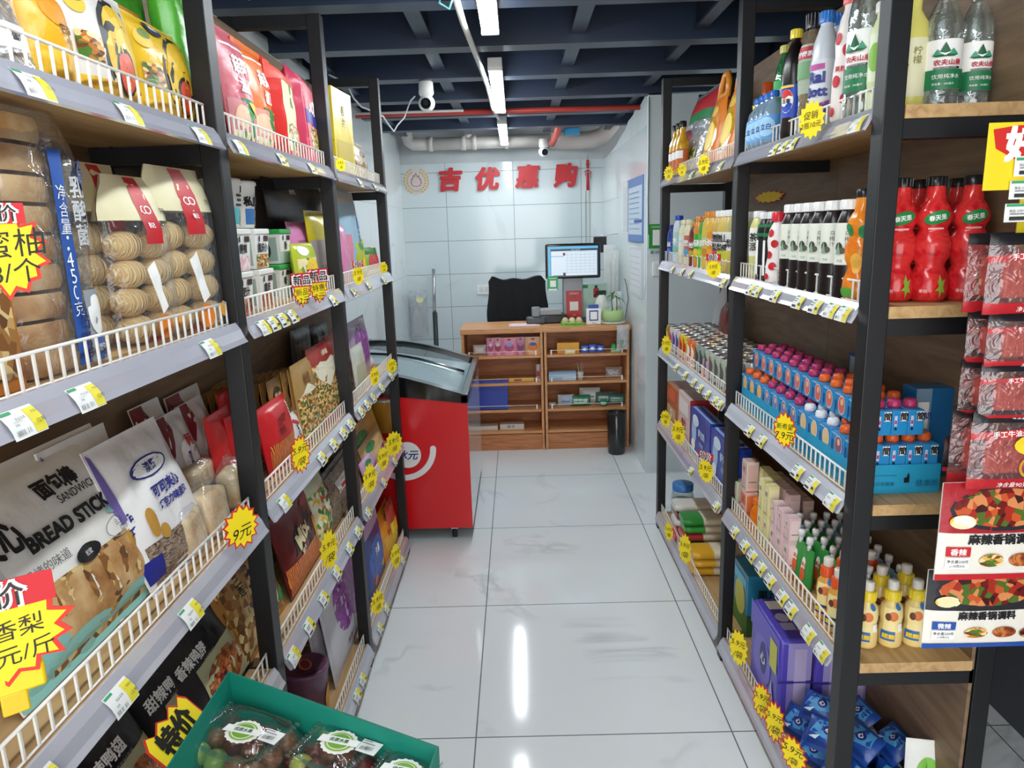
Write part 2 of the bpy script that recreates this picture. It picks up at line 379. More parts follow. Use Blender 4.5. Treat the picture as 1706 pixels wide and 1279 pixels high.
# ---------------------------------------------------------------- makers
HW = PI/2
TESS = [10, 12]
def sd(seed): return random.Random(seed)
def zones(mb, mp, W, H, zs, off0=.0009):
    """printed zones in 0..1 coordinates of the front: rect, ell, poly, text, star, ring"""
    st_ = .0004 if len(zs) < 10 else .0036/len(zs)
    for i, z in enumerate(zs):
        k = z[0]; off = off0+st_*i
        U = lambda a: (a-.5)*W
        V = lambda a: a*H
        if k == 'r':
            _, u0, v0, u1, v1, m = z[:6]
            nu = max(1, math.ceil((u1-u0)*TESS[0])); nv = max(1, math.ceil((v1-v0)*TESS[1]))
            mb.grid(lambda a, b: mp(U(u0+(u1-u0)*a), V(v0+(v1-v0)*b), off), nu, nv, m)
        elif k == 'e':
            _, cu, cv, ru, rv, m = z[:6]; N = 18; a0 = z[6] if len(z) > 6 else 0
            ct = mp(U(cu), V(cv), off)
            ring = lambda q: [mp(U(cu)+q*ru*W*math.cos(2*PI*j/N)*math.cos(a0)-q*rv*H*math.sin(2*PI*j/N)*math.sin(a0), V(cv)+q*ru*W*math.cos(2*PI*j/N)*math.sin(a0)+q*rv*H*math.sin(2*PI*j/N)*math.cos(a0), off) for j in range(N)]
            rs = [ring(t) for t in (.25, .5, .75, 1)]
            mb.face(rs[0], m, True)
            for r1, r2 in zip(rs, rs[1:]):
                for j in range(N): mb.face([r1[j], r2[j], r2[(j+1) % N], r1[(j+1) % N]], m, True)
        elif k == 'o':      # ring
            _, cu, cv, ru, rv, m, t = z; N = 22
            P = lambda q, j: mp(U(cu)+q*ru*W*math.cos(2*PI*j/N), V(cv)+q*rv*H*math.sin(2*PI*j/N), off)
            for j in range(N): mb.face([P(1-t, j), P(1, j), P(1, j+1), P(1-t, j+1)], m)
        elif k == 'p':
            P_ = z[1]; cx_ = sum(p[0] for p in P_)/len(P_); cy_ = sum(p[1] for p in P_)/len(P_); N = len(P_)
            G = lambda p, t: mp(U(cx_+(p[0]-cx_)*t), V(cy_+(p[1]-cy_)*t), off)
            E_ = []
            for p, q in zip(P_, P_[1:]+P_[:1]):
                for t in range(3): E_.append((p[0]+(q[0]-p[0])*t/3, p[1]+(q[1]-p[1])*t/3))
            for j in range(len(E_)):
                p, q = E_[j], E_[(j+1) % len(E_)]
                mb.face([G(p, 0), G(p, .5), G(q, .5)], z[2], True)
                for t0, t1 in ((.5, 1.),): mb.face([G(p, t0), G(p, t1), G(q, t1), G(q, t0)], z[2], True)
        elif k == 't':
            _, txt, u, v, h, m = z[:6]; o = z[6] if len(z) > 6 else {}
            mb.text(mp, txt, U(u), V(v), h*H, m, off=off+.0007, **o)
def backing(mb, W, H, m): pass
def pouch(name, label, cat, W, H, D, body, zs=(), loc=(0, 0, 0), rz=0., lean=0., kind='stand', group=None, back=None, seed=0, crimp=.06, wr=1., nu=18, nv=24, top=None, roll=0.):
    """a filled film bag: front faces local -Y, base at z=0"""
    R = sd(seed*13+5); ox, oz = R.uniform(0, 50), R.uniform(0, 50)
    def prof(a, b):
        q = abs(2*a-1); e = max(0., 1-q**2.6)**.7
        if kind == 'stand': g = (1-b/(1-crimp))**.55*1.0 if b < 1-crimp else 0
        elif kind == 'box': g = 1. if b < .8 else max(0., 1-((b-.8)/(.2-crimp*.5))**2) if b < 1-crimp*.5 else 0
        else:
            t = min(max((b-crimp)/(1-2*crimp), 0), 1); g = (4*t*(1-t))**.45 if 0 < t < 1 else 0
        if kind == 'box': e = max(0., 1-q**6)**.5
        return e*g
    def wrk(a, b):
        n_ = noise.noise(Vector((a*W*38+ox, b*H*26, oz)))+.6*noise.noise(Vector((a*W*90+ox, b*H*30, oz+9)))
        return n_*.0035*wr*min(1., D/.03)
    def wid(b):
        t = 1.
        if kind == 'stand' and b > .9: t = 1
        return W*t
    def F(a, b, off=0., sgn=1):
        x = (a-.5)*wid(b)*(1-.05*prof(a, b)*0); y = -sgn*(D/2*prof(a, b)+.0012)-sgn*wrk(a, b)*(.25+prof(a, b))
        z = b*H
        return Vector((x, y-sgn*off, z))
    e = empty(name, loc, rz, label, cat, group, lean)
    if roll: e.rotation_euler.y = roll
    mb = MB()
    mb.grid(lambda a, b: F(a, b), nu, nv, body)
    mb.grid(lambda a, b: F(a, b, 0, -1), nu, nv, back or body, flip=True)
    for a in (0, 1):
        for j in range(nv): mb.face([F(a, j/nv), F(a, (j+1)/nv), F(a, (j+1)/nv, 0, -1), F(a, j/nv, 0, -1)], body)
    for i in range(nu):
        for b in (0, 1): mb.face([F(i/nu, b), F((i+1)/nu, b), F((i+1)/nu, b, 0, -1), F(i/nu, b, 0, -1)], body)
    GV = [[F(i/nu, j/nv) for i in range(nu+1)] for j in range(nv+1)]
    def mp(u, v, off):      # lies on the bag's own mesh
        a = min(max(u/W+.5, 0), .99999)*nu; b = min(max(v/H, 0), .99999)*nv; i, j = int(a), int(b); a -= i; b -= j
        p = (GV[j][i]*(1-a)+GV[j][i+1]*a)*(1-b)+(GV[j+1][i]*(1-a)+GV[j+1][i+1]*a)*b
        return p-Vector((0, off, 0))
    TESS[0], TESS[1] = nu, nv
    zones(mb, mp, W, H, list(zs))
    TESS[0], TESS[1] = 10, 12
    mb.build('printed_film' if not name.startswith('bread') else 'bag_film', e)
    return e
def sheet(name, label, cat, W, H, D, cm, zs, loc, rz, lean=0., group=None, **k):
    return pouch(name, label, cat, W, H, D, cm, zs, loc, rz, lean, 'pillow', group, **k)
def carton(name, label, cat, W, D, H, body, front=(), right=(), left=(), topz=(), loc=(0, 0, 0), rz=0., group=None, bev=.0015, parts=None, rx=0., flat=False):
    """box: front faces local -Y"""
    mb = MB(); mb.box((-W/2, -D/2, 0), (W/2, D/2, H), body, bev)
    zones(mb, lambda u, v, o: Vector((u, -D/2-o, v)), W, H, front)
    zones(mb, lambda u, v, o: Vector((W/2+o, u, v)), D, H, right)
    zones(mb, lambda u, v, o: Vector((-W/2-o, -u, v)), D, H, left)
    zones(mb, lambda u, v, o: Vector((u, v-D/2, H+o)), W, D, topz)
    o = mb.build(name); o.location = loc; o.rotation_euler = (rx, 0, rz); tag(o, label, cat, group)
    return o
def bottle(name, label, cat, prof, body, capm, cap, loc, rz=0., lab=None, zs=(), group=None, liquid=None, seg=18, matf=None, ridg=None, capc=None, sxy=1.):
    """prof: [(r,z)..] of the body; cap: (r, z0, z1); lab: (z0, z1, mat)"""
    e = empty(name, loc, rz, label, cat, group)
    mb = MB(); mb.lathe([(0, prof[0][1])]+list(prof), body, seg, sy=sxy, matf=matf)
    rr = lambda z: next((a[0]+(b[0]-a[0])*(z-a[1])/max(1e-6, b[1]-a[1]) for a, b in zip(prof, prof[1:]) if a[1] <= z <= b[1]), prof[0][0])
    H = prof[-1][1]
    rm = max(r for r, z in prof)
    def mpb(u, v, o):
        r = rr(min(max(v, prof[0][1]), H-1e-4))+o+.0006
        a = -HW+u/rm
        return Vector((r*math.cos(a), sxy*r*math.sin(a), v))
    if zs and not lab: zones(mb, mpb, 1., 1., [], 0); zones(mb, mpb, rm*2, H, zs)
    mb.build('bottle_body', e)
    if liquid:
        lm, lz = liquid; mb = MB(); pr = [(max(r-.0012, .001), z) for r, z in prof if z < lz]; pr.append((max(rr(lz)-.0012, .001), lz)); pr = [(0, prof[0][1]+.001)]+[(r, max(z, prof[0][1]+.001)) for r, z in pr]+[(0, lz)]
        mb.lathe(pr, lm, seg, sy=sxy); mb.build('drink', e)
    if lab:
        mb = MB(); n_ = 8
        mb.lathe([(rr(lab[0]+(lab[1]-lab[0])*i/n_)+.0007, lab[0]+(lab[1]-lab[0])*i/n_) for i in range(n_+1)], lab[2], seg, sy=sxy)
        h_ = lab[1]-lab[0]
        zones(mb, lambda u, v, o: mpb(u, v+lab[0], o+.0004), rm*2, h_, zs); mb.build('bottle_label', e)
    if cap:
        r, z0, z1 = cap; mb = MB(); mb.lathe([(0, z0), (r, z0), (r, z0+.001), (r*.97, z1-.0015), (r*.88, z1), (0, z1)], capm, seg)
        for j in range(14):
            a = 2*PI*j/14; mb.box((r*.985*math.cos(a)-.0006, r*.985*math.sin(a)-.0006, z0+.001), (r*.985*math.cos(a)+.0006, r*.985*math.sin(a)+.0006, z1-.002), capm)
        mb.build('cap', e)
    return e
def can(name, label, r, h, body, zs, loc, rz, group=None, top=None):
    e = empty(name, loc, rz, label, 'can', group)
    mb = MB(); mb.lathe([(0, 0), (r*.8, 0), (r*.86, .004), (r, .010), (r, h-.012), (r*.88, h-.003)], body, 18)
    zones(mb, lambda u, v, o: Vector(((r+o)*math.cos(-HW+u/r), (r+o)*math.sin(-HW+u/r), v)), 2*r, h, zs)
    mb.build('can_body', e)
    mb = MB(); mb.lathe([(r*.88, h-.003), (r*.88, h), (r*.83, h), (r*.80, h-.005), (0, h-.005)], STEEL, 18); mb.box((-.004, -r*.5, h-.005), (.004, 0, h-.003), STEEL); mb.build('can_lid', e)
    return e
def star_pts(R1, R2, n, sx=1., sy=1., seed=0):
    R = sd(seed); p = []
    for i in range(2*n):
        r = (R1 if i % 2 == 0 else R2)*R.uniform(.94, 1.06); a = HW+PI*i/n
        p.append((sx*r*math.cos(a), sy*r*math.sin(a)))
    return p
YEL = paper('FCE21A'); REDB = paper('D8311F'); BLK = ink('17150F'); SIGNR = paper('C8202A')
NS = [0]
def star_sign(label, W, H, loc, rz, lines=(), header=None, group=None, tilt=0., rim=True, cat='price sign'):
    NS[0] += 1
    e = empty('price_sign', loc, rz, label, cat, group); e.rotation_euler.x = tilt
    mb = MB(); t = .0012; n = 14
    mp = lambda u, v, o: Vector((u, -t-o, v))
    def prism(pts, y0, y1, m):
        a = [Vector((u, y0, v)) for u, v in pts]; b = [Vector((u, y1, v)) for u, v in pts]; N = len(pts)
        c0 = Vector((0, y0, 0)); c1 = Vector((0, y1, 0))
        for i in range(N):
            j = (i+1) % N
            mb.face([c0, a[i], a[j]][::-1], m); mb.face([c1, b[i], b[j]], m); mb.face([a[i], a[j], b[j], b[i]], m)
    po = star_pts(.5, .39, n, W, H, NS[0]); pi_ = [(u*.88, v*.89) for u, v in po]
    if rim: prism(po, 0, -t, REDB); prism(pi_, -t, -t-.0004, YEL)
    else: prism(po, 0, -t, YEL)
    for i, (txt, u, v, h, sh) in enumerate(lines): mb.text(mp, txt, u*W, v*H, h*H, BLK, off=.0012, bold=.0, shear=sh, rot=.08, wmax=W*.75)
    mb.build('paper_star', e)
    if header:
        hw, hh, hv = header[1:]
        mb = MB(); mb.box((-hw*W/2, -t-.002, hv*H-hh*H/2), (hw*W/2, -t-.0008, hv*H+hh*H/2), SIGNR, .0003)
        m2 = lambda u, v, o: Vector((u, -t-.002-o, v))
        mb.text(m2, header[0], 0, hv*H, hh*H*.9, paper('FFFFFF'), off=.0008, bold=.06, wmax=hw*W*.95); mb.text(m2, header[0], 0, hv*H, hh*H*.82, BLK, off=.0022, bold=.012, wmax=hw*W*.86); mb.build('header', e)
    mb = MB(); mb.box((-.004, -.0005, -H*.32), (.004, .006, -H*.2), FILM); mb.build('clip', e)
    return e
TAGY = paper('F0E23C'); TAGW = paper('F4F6F4'); TAGG = paper('3FA46B'); TAGK = ink('3A3A3A')
TP = {}
def price_tag(side, y, li, group, label, detail=False, price='13.90', w=.056):
    """paper ticket in the slanted rail"""
    s = -1 if side == 'L' else 1; xf = .575 if side == 'L' else .70; z = LV[li]
    key = (detail, price, w)
    if key not in TP:
        mb = MB(); h = .036; N = 4
        def mp(u, v, o):   # slight curl with the rail
            return Vector((u, -.0008-o-.0035*math.sin(PI*v/h), v))
        mb.grid(lambda a, b: mp((a-.5)*w, b*h, 0), 1, N, TAGW)
        zs = [('r', .64, .04, .98, .9, TAGY), ('r', .03, .86, .34, .97, TAGG)]
        if detail:
            R = sd(len(TP))
            for q in range(16):
                if R.random() < .8: zs.append(('r', .08+.025*q, .1, .08+.025*q+R.uniform(.006, .016), .26, TAGK))
            zs += [('t', '商品名称', .34, .62, .11, TAGK, {'bold': 0, 'wmax': .02}), ('t', '规格', .15, .42, .09, TAGK, {'bold': 0, 'wmax': .01}), ('t', '零售价', .8, .7, .1, TAGK, {'bold': 0, 'wmax': .012}), ('t', price, .81, .35, .17, TAGK, {'bold': 0, 'wmax': .014})]
        else:
            zs += [('r', .08, .1, .5, .24, TAGK), ('r', .08, .5, .42, .55, TAGK), ('r', .7, .25, .9, .42, TAGK), ('r', .08, .65, .5, .69, TAGK)]
        zones(mb, mp, w, h, zs, .0006)
        o = mb.build('price_tag'); TP[key] = o
    else:
        o = TP[key].copy(); COL.objects.link(o)
    tag(o, label, 'price tag', group)
    o.location = (s*(xf-.0190), y, z-.0380)
    o.rotation_euler = (-math.radians(31), 0, HW if side == 'L' else -HW)
    return o
class Shelf:
    """places things on one shelf by where their edges show along the shelf"""
    def __init__(s, side, li): s.side = side; s.z = LV[li]+.0005; s.s = -1 if side == 'L' else 1; s.rz = HW if side == 'L' else -HW
    def ext(s, x, p0, p1, pyt=None, dz=.1):
        X = s.s*x; y0 = ysol(X, s.z+dz, p0); y1 = ysol(X, s.z+dz, p1); yc = (y0+y1)/2
        H = None if pyt is None else zsol(X, yc, pyt)-s.z
        return abs(y1-y0), yc, H
# ---------------------------------------------------------------- helpers to stock the shelves
W_ = ink('FBFBF8'); K_ = ink('16161A'); R_ = pk('C81F26'); RD = ink('C4202B'); BL = ink('1E3F9E'); GR = ink('1F8A4C'); YL = ink('F3D02C'); OR = ink('E8761E'); PU = ink('8E2A8C'); CR = ink('EFE9CF'); BR = ink('7A4A24'); PKI = ink('E58BA6'); LB = ink('9CCBE6'); TEAL = ink('8CC5BC'); GO = ink('B98B3A')
F_NOOD = ramp_mat('noodle_picture', ['7A3B1C', 'C9762E', 'E8B560', 'F1D79A', '4E7A2A'], 90, 'voronoi', .35, (1, 1, 2), .1)
F_CHILI = ramp_mat('spicy_dish_picture', ['6E1410', 'A62A18', 'C9562A', '3C1610', '4F6B24', 'D98A54'], 75, 'voronoi', .35, (1, 1, 1), .1)
F_MEAT = ramp_mat('braised_meat_picture', ['5A2412', '8A3A1B', 'B25A2A', 'D08A4A', '3A1810'], 55, 'noise', .35, (1, 1, 1), .2, 5, 'Object', 1.)
F_POT = ramp_mat('potato_slice_picture', ['6A4524', 'A67840', 'C9A061', 'E2C78A', '8A5A2C'], 60, 'voronoi', .35, (1, 1, 1), .1)
F_CORN = ramp_mat('sweet_corn_picture', ['E9A51C', 'F4C63A', 'F8DF6A'], 60, 'noise', .35, (1, 1, 1), .1)
F_VEG = ramp_mat('vegetable_picture', ['3F7A2C', '6FA53A', 'E9C23A', 'D8532C', 'F2E3B0', 'EFEFE0'], 60, 'voronoi', .35, (1, 1, 1), .1)
F_CARR = ramp_mat('crunchy_strip_picture', ['8A2410', 'D0551E', 'E8752A', 'F09A4A'], 46, 'wave', .35, (1, 1, .5), .1, 3, 'Object', 9.)
F_PURP = ramp_mat('purple_sweet_potato_picture', ['5E1E66', '83308C', '9C46A6', 'B56CBC'], 30, 'noise', .35, (1, 1, 2), .1, 4, 'Object', 1.)
F_BEAN = ramp_mat('dark_bean_pattern', ['0C0A0B', '2A2022', '161214', '4A3C3E'], 120, 'voronoi', .25, (1, 1, 1), .5)
F_DRY = ramp_mat('dried_food_pattern', ['2E211B', '5A463A', '8A7563', 'B7A590', '1C1512'], 60, 'noise', .3, (1, 1, 3), .4, 5, 'Object', 2.)
F_PINK = ramp_mat('pink_white_picture', ['F2D6DA', 'E9A8B4', 'F7F1EE', 'D96A80'], 40, 'noise', .35, (1, 1, 1), .1)
BREAD = ramp_mat('baked_bread', ['96602E', 'B98A54', 'D2AC78', 'DCC298'], 16, 'noise', .7, (1, 1, 1), .3, 5)
BREADW = ramp_mat('pale_bread', ['B98448', 'DDBF8E', 'EBDAB8', 'F0E4CA'], 12, 'noise', .75, (1, 1, 1), .3, 5)
CAKE = ramp_mat('shell_cake', ['DDB070', 'E8CC94', 'EED8A8', 'E6C88C'], 60, 'wave', .6, (1, .15, .3), .5, 2, 'Object', .5)
def S(side, li): return Shelf(side, li)
def bag(side, li, x, p0, p1, pyt, D, name, label, cat, body, zs=(), lean=-.08, yaw=0., dz=.1, Hs=1., zoff=0., Hm=None, **k):
    sh = S(side, li); H = Hm or .2
    lim = .832 if side == 'L' else .987
    for _ in range(4):      # a leaning bag is farther from the aisle at its middle and top
        W, yc, _h = sh.ext(x+D/2+math.sin(-lean)*H/2, p0, p1, None, min(dz, H*.6) if Hm else dz)
        if not Hm: H = zsol(sh.s*(x+D/2+math.sin(-lean)*H), yc, pyt)-sh.z
        lean = -min(-lean, math.asin(min(.9, max(0, lim-x-D*.8)/max(H, .05))))
    if side == 'L' and yc+W/2 > 3.262: yc = max(3.262-W/2, 2.6)       # stays inside the last bay
    W /= max(.5, math.cos(yaw)); H = H*Hs/math.cos(lean)
    return pouch(name, label, cat, W, H, D, body, zs, (sh.s*(x+D/2), yc, sh.z+zoff), sh.rz+yaw, lean, **k)
def put_carton(side, li, x, p0, p1, H, D, name, label, cat, body, dz=.05, zoff=0., yaw=0., **k):
    sh = S(side, li); W, yc, _ = sh.ext(x, p0, p1, None, dz)
    return carton(name, label, cat, W, D, H, body, loc=(sh.s*(x+D/2), yc, sh.z+zoff), rz=sh.rz+yaw, **k)
# ================================================================ LEFT RACK
# --- near bay, top shelf
bag('L', 0, .61, -45, 24, -20, .05, 'snack_bag', 'clear grey snack bag at the left edge of the top near-left shelf', 'snack bag', MILKY, [('r', .1, .3, .8, .6, W_), ('t', '蛋糕', .5, .45, .1, K_)], seed=1)
bag('L', 0, .61, 22, 100, -30, .06, 'snack_bag', 'amber yellow mango snack bag standing left of the yellow and white bag', 'snack bag', pk('F0B428'),
    [('r', .02, .1, .98, .38, F_CORN), ('e', .5, .72, .3, .16, ink('E99A22')), ('t', '芒果', .55, .55, .1, ink('7A5310')), ('t', '夹心', .55, .45, .05, BR)], seed=2, kind='pillow')
def yellow_bag(p0, p1, py, x, label, seed, base, big):
    bag('L', 0, x, p0, p1, py, .05, 'snack_bag', label, 'snack bag', pk(base),
        [('e', .68, .47, .36, .44, K_), ('e', .68, .47, .31, .39, ink('F4C81E')), ('e', .64, .30, .15, .2, K_), ('e', .64, .29, .12, .17, ink('E4512A')),
         ('e', .15, .75, .1, .09, ink('F0C840')), ('e', .17, .8, .07, .05, ink('6C8A2A')), ('r', .06, .3, .3, .52, F_NOOD), ('e', .36, .9, .12, .07, ink('22305E')), ('t', '软面包', .36, .9, .05, W_),
         ('r', .02, .04, .5, .18, F_CORN)], seed=seed, kind='pillow', lean=-.12, group='yellow snack bags on the top near-left shelf')
yellow_bag(96, 217, -28, .605, 'white snack bag with a big yellow round figure, biggest on the top near-left shelf', 3, 'ECE9E2', 1)
yellow_bag(214, 314, 42, .605, 'yellow snack bag, smaller one right of the white bag with yellow figure', 4, 'F2C42A', 0)
bag('L', 0, .68, 190, 262, -25, .05, 'snack_bag', 'bright green bag lying behind the two yellow snack bags', 'snack bag', pk('5FBF3A'), [('r', .05, .05, .95, .3, F_POT)], seed=5)
bag('L', 0, .66, 195, 250, 10, .04, 'snack_bag', 'orange snack bag peeking out behind the yellow bags', 'snack bag', pk('E88A24'), [('t', '薯', .5, .6, .2, W_)], seed=6)
bag('L', 0, .62, 283, 345, -25, .06, 'snack_bag', 'green gusset bag with white characters beside the first black post', 'snack bag', pk('63BE43'),
    [('r', .25, .1, .95, .9, ink('7CCB57')), ('t', '锅巴', .6, .62, .2, W_, {'vert': True, 'bold': .05}), ('e', .62, .2, .22, .14, ink('D9DADA')), ('e', .62, .19, .14, .09, K_), ('t', '香脆', .35, .4, .08, ink('1E5A22'))], seed=7, kind='box')
# --- near bay, second shelf
def stack_bread():
    sh = S('L', 1); W, yc, H = sh.ext(.625, 18, 165, 158)
    e = empty('bread_bag', (-.66, yc, sh.z), sh.rz, 'tall clear bag with a stack of round toast slices and a blue strip', 'bread bag')
    for i in range(9):
        mb = MB(); h_ = (H*.93)/9
        def F(a, b, i=i, h_=h_):
            q = 2*PI*a; r = (1 if 0.12 < b < .88 else .93)
            return Vector((-W*.16+W*.30*r*math.copysign(abs(math.cos(q))**.6, math.cos(q)), .042*r*math.copysign(abs(math.sin(q))**.6, math.sin(q)), .003+i*h_+h_*.86*b))
        mb.grid(F, 18, 4, BREAD); top = [F(j/18, 1) for j in range(18)]; mb.face(top, BREADW); mb.build('bread_slice', e)
    mb = MB(); F2 = lambda a, b, s=1: Vector(((a-.5)*W, -s*(.049*max(0, 1-abs(2*a-1)**5)**.5*(1 if b < .82 else max(0, 1-(b-.82)/.18)**.6)+.001), b*H*1.0))
    nz = lambda a, b, s: F2(a, b, s)+Vector((0, noise.noise(Vector((a*8, b*12, s)))*.003, 0))
    mb.grid(lambda a, b: nz(a, b, 1), 12, 20, FILM); mb.grid(lambda a, b: nz(a, b, -1), 12, 20, FILM, flip=True)
    mp = lambda u, v, o: nz(min(max(u/W+.5, 0), 1), min(max(v/H, 0), 1), 1)+Vector((0, -o, 0))
    BS = ink('2456A8')
    zones(mb, mp, W, H, [('r', .50, .02, .64, .82, BS), ('t', '净含量:450克', .57, .45, .055, W_, {'vert': True, 'bold': 0}), ('t', 'TOAST BREAD', .61, .15, .09, ink('16357C'), {'rot': -HW, 'wmax': .08}),
        ('r', .66, .02, .98, .30, ink('9AA0A6')), ('e', .8, .2, .13, .08, W_), ('r', .7, .02, .95, .11, BS), ('t', '面包', .8, .07, .03, W_), ('t', '乳酸菌', .76, .6, .08, ink('C9CDD0'), {'vert': True}),
        ('t', '夹心吐司', .9, .6, .07, ink('C9CDD0'), {'vert': True}), ('o', .9, .74, .09, .06, BS, .3), ('t', '面', .9, .74, .05, BS)])
    mb.build('bag_film', e)
stack_bread()
sh = S('L', 1); W, yc, H = sh.ext(.62, -40, 22, 190)
for i in range(2):
    carton('waffle_pack', ['brown crisp bread pack at the left edge of the second shelf', 'second brown crisp bread pack, half hidden behind the toast bag'][i], 'bread bag', W*.9, .03, H, pk('B9722C'), [('r', .1, .05, .9, .6, F_POT), ('t', '华夫饼', .5, .75, .06, W_, {'wmax': .05})], loc=(-.625-.035*i, yc-.01+.06*i, sh.z), rz=sh.rz)
def cake_bag(p0, p1, py, x, label, seed):
    sh = S('L', 1); W, yc, H = sh.ext(x-.03, p0, p1, py)
    e = empty('cake_bag', (-x, yc, sh.z), sh.rz-.1, label, 'cake bag', 'clear bags of shell cakes with khaki tops')
    R = sd(seed); D = .075
    for r in range(4):
        for c in range(2):
            mb = MB(); rx, rz_ = W*.21, H*.088
            cx, cz = (c-.5)*W*.44+R.uniform(-.004, .004), H*(.1+.165*r)
            def F(a, b, cx=cx, cz=cz):
                th = PI*b; ph = 2*PI*a; rib = 1+.05*math.cos(ph*16)*math.sin(th)
                return Vector((cx+rx*math.sin(th)*math.cos(ph)*rib, -.004-.030*math.sin(th)*math.sin(ph)*rib*.9, cz-rz_*math.cos(th)))
            mb.grid(F, 32, 8, CAKE); mb.build('shell_cake', e)
    KH = ink('E3DBB4')
    P = lambda a, b, s: Vector(((a-.5)*W*(1 if b < .8 else 1-.25*(b-.8)/.2), -s*(D/2*max(0, 1-abs(2*a-1)**3)**.6*(1 if b < .68 else max(0, 1-((b-.68)/.32))**.7)+.0012)+noise.noise(Vector((a*7+seed, b*11, s)))*.003, b*H))
    mb = MB(); mf = lambda a, b: KH if b > .74 else FILM
    mb.grid(lambda a, b: P(a, b, 1), 12, 19, FILM, matf=mf); mb.grid(lambda a, b: P(a, b, -1), 12, 19, FILM, matf=mf, flip=True)
    mp = lambda u, v, o: P(min(max(u/W+.5, 0), 1), min(max(v/H, 0), 1), 1)+Vector((0, -o, 0))
    zones(mb, mp, W, H, [('r', .36, .60, .62, .99, RD), ('o', .46, .80, .05, .025, W_, .3), ('o', .53, .80, .05, .025, W_, .3), ('t', '葡记', .49, .71, .035, W_, {'wmax': .018}), ('t', '奈雪贝', .8, .8, .04, K_, {'bold': 0, 'wmax': .03}),
        ('p', [(.3, .45), (.42, .5), (.55, .22), (.45, .18)], W_), ('e', .47, .1, .12, .075, ink('E8821E')), ('e', .8, .12, .09, .05, ink('F0A83A')), ('t', '贝壳蛋糕', .3, .04, .03, ink('A02424'))])
    mb.build('bag_film', e)
cake_bag(163, 243, 270, .70, 'clear bag of shell cakes with khaki top, leftmost and half hidden by the toast', 1)
cake_bag(218, 300, 292, .65, 'clear bag of shell cakes with khaki top and red label, middle one', 2)
cake_bag(288, 372, 278, .635, 'clear bag of shell cakes with khaki top, rightmost beside the black post', 3)
bag('L', 1, .76, 225, 372, 255, .04, 'snack_bag', 'dark snack bag with black patterns behind the shell cakes', 'snack bag', pk('2E2A2A'), [('r', .2, .3, .8, .9, ink('4E4640')), ('t', '麻辣', .6, .7, .2, W_)], seed=12)
# --- near bay, third shelf
KR = ink('F2F1EC')
bag('L', 2, .61, -62, 232, 772, .07, 'bread_stick_bag', 'large white bag of sandwich bread sticks leaning back on the third shelf', 'bread bag', pk('EEECE6'),
    [('r', .16, .03, .93, .40, F_POT), ('r', .2, .05, .9, .38, BREAD), ('e', .1, .1, .17, .13, TEAL), ('e', .34, .04, .2, .1, TEAL), ('e', .64, .06, .14, .07, TEAL), ('e', .93, .3, .1, .16, TEAL),
     ('t', '夹心', .2, .69, .17, K_, {'bold': .04, 'sxf': .7}), ('t', '面包棒', .56, .80, .1, K_, {'bold': .05}), ('t', 'SANDWICH', .62, .715, .045, K_, {'bold': .01}), ('t', 'BREAD STICK', .5, .60, .075, K_, {'bold': .05, 'wmax': .24}),
     ('e', .82, .54, .14, .04, TEAL), ('t', '牛奶味', .82, .54, .04, K_, {'bold': 0}), ('t', '现烤的味道', .3, .48, .055, ink('5A5A5A'), {'bold': 0}), ('o', .72, .44, .11, .06, ink('9A9A9A'), .06), ('t', '云朵般', .72, .46, .035, ink('6A6A6A'), {'bold': 0}), ('t', '口感', .72, .42, .035, ink('6A6A6A'), {'bold': 0}),
     ('o', .9, .44, .1, .03, ink('E6B4A8'), .06), ('e', .48, .42, .07, .045, K_), ('t', '松软', .48, .42, .03, W_, {'bold': 0})], lean=-.42, seed=20, kind='pillow', dz=.12, zoff=.004, wr=.8)
def white_bag(p0, p1, py, x, lab, seed, yaw=0., lean=-.3):
    NV = ink('232A86')
    bag('L', 2, x, p0, p1, py, .05, 'bread_bag', lab, 'bread bag', pk('EDEBEA'),
        [('r', .08, .02, .92, .30, F_DRY), ('r', .0, .08, .2, .22, NV), ('e', .5, .74, .26, .07, NV), ('e', .5, .74, .235, .058, W_), ('t', '澳繁', .5, .74, .07, NV), ('t', '可可夹心', .55, .58, .085, NV, {'bold': .04, 'wmax': .1}), ('t', '巧克力味面包', .58, .48, .075, NV, {'bold': .04, 'wmax': .105}),
         ('e', .22, .42, .05, .1, GO), ('e', .3, .33, .05, .05, GO), ('p', [(0, .98), (0, .5), (.05, .52), (.04, .95)], ink('6A5A9A'))], lean=lean, yaw=yaw, seed=seed, kind='pillow', group='white bread bags with blue oval badges', dz=.12, wr=1.3)
white_bag(112, 215, 728, .68, 'white bread bag with blue oval badge, standing behind the others', 21, lean=-.18)
white_bag(172, 250, 775, .625, 'white bread bag tucked between the two taller white bags', 22, lean=-.3)
white_bag(200, 308, 722, .605, 'white bread bag with dark blue characters, foremost and rightmost', 23, lean=-.32)
bag('L', 2, .64, -40, 22, 850, .05, 'bread_bag', 'clear bag with a blue base at the left edge of the third shelf', 'bread bag', FILM, [('r', .1, .1, .9, .4, ink('3A4C7A'))], lean=-.3, seed=24, kind='pillow')
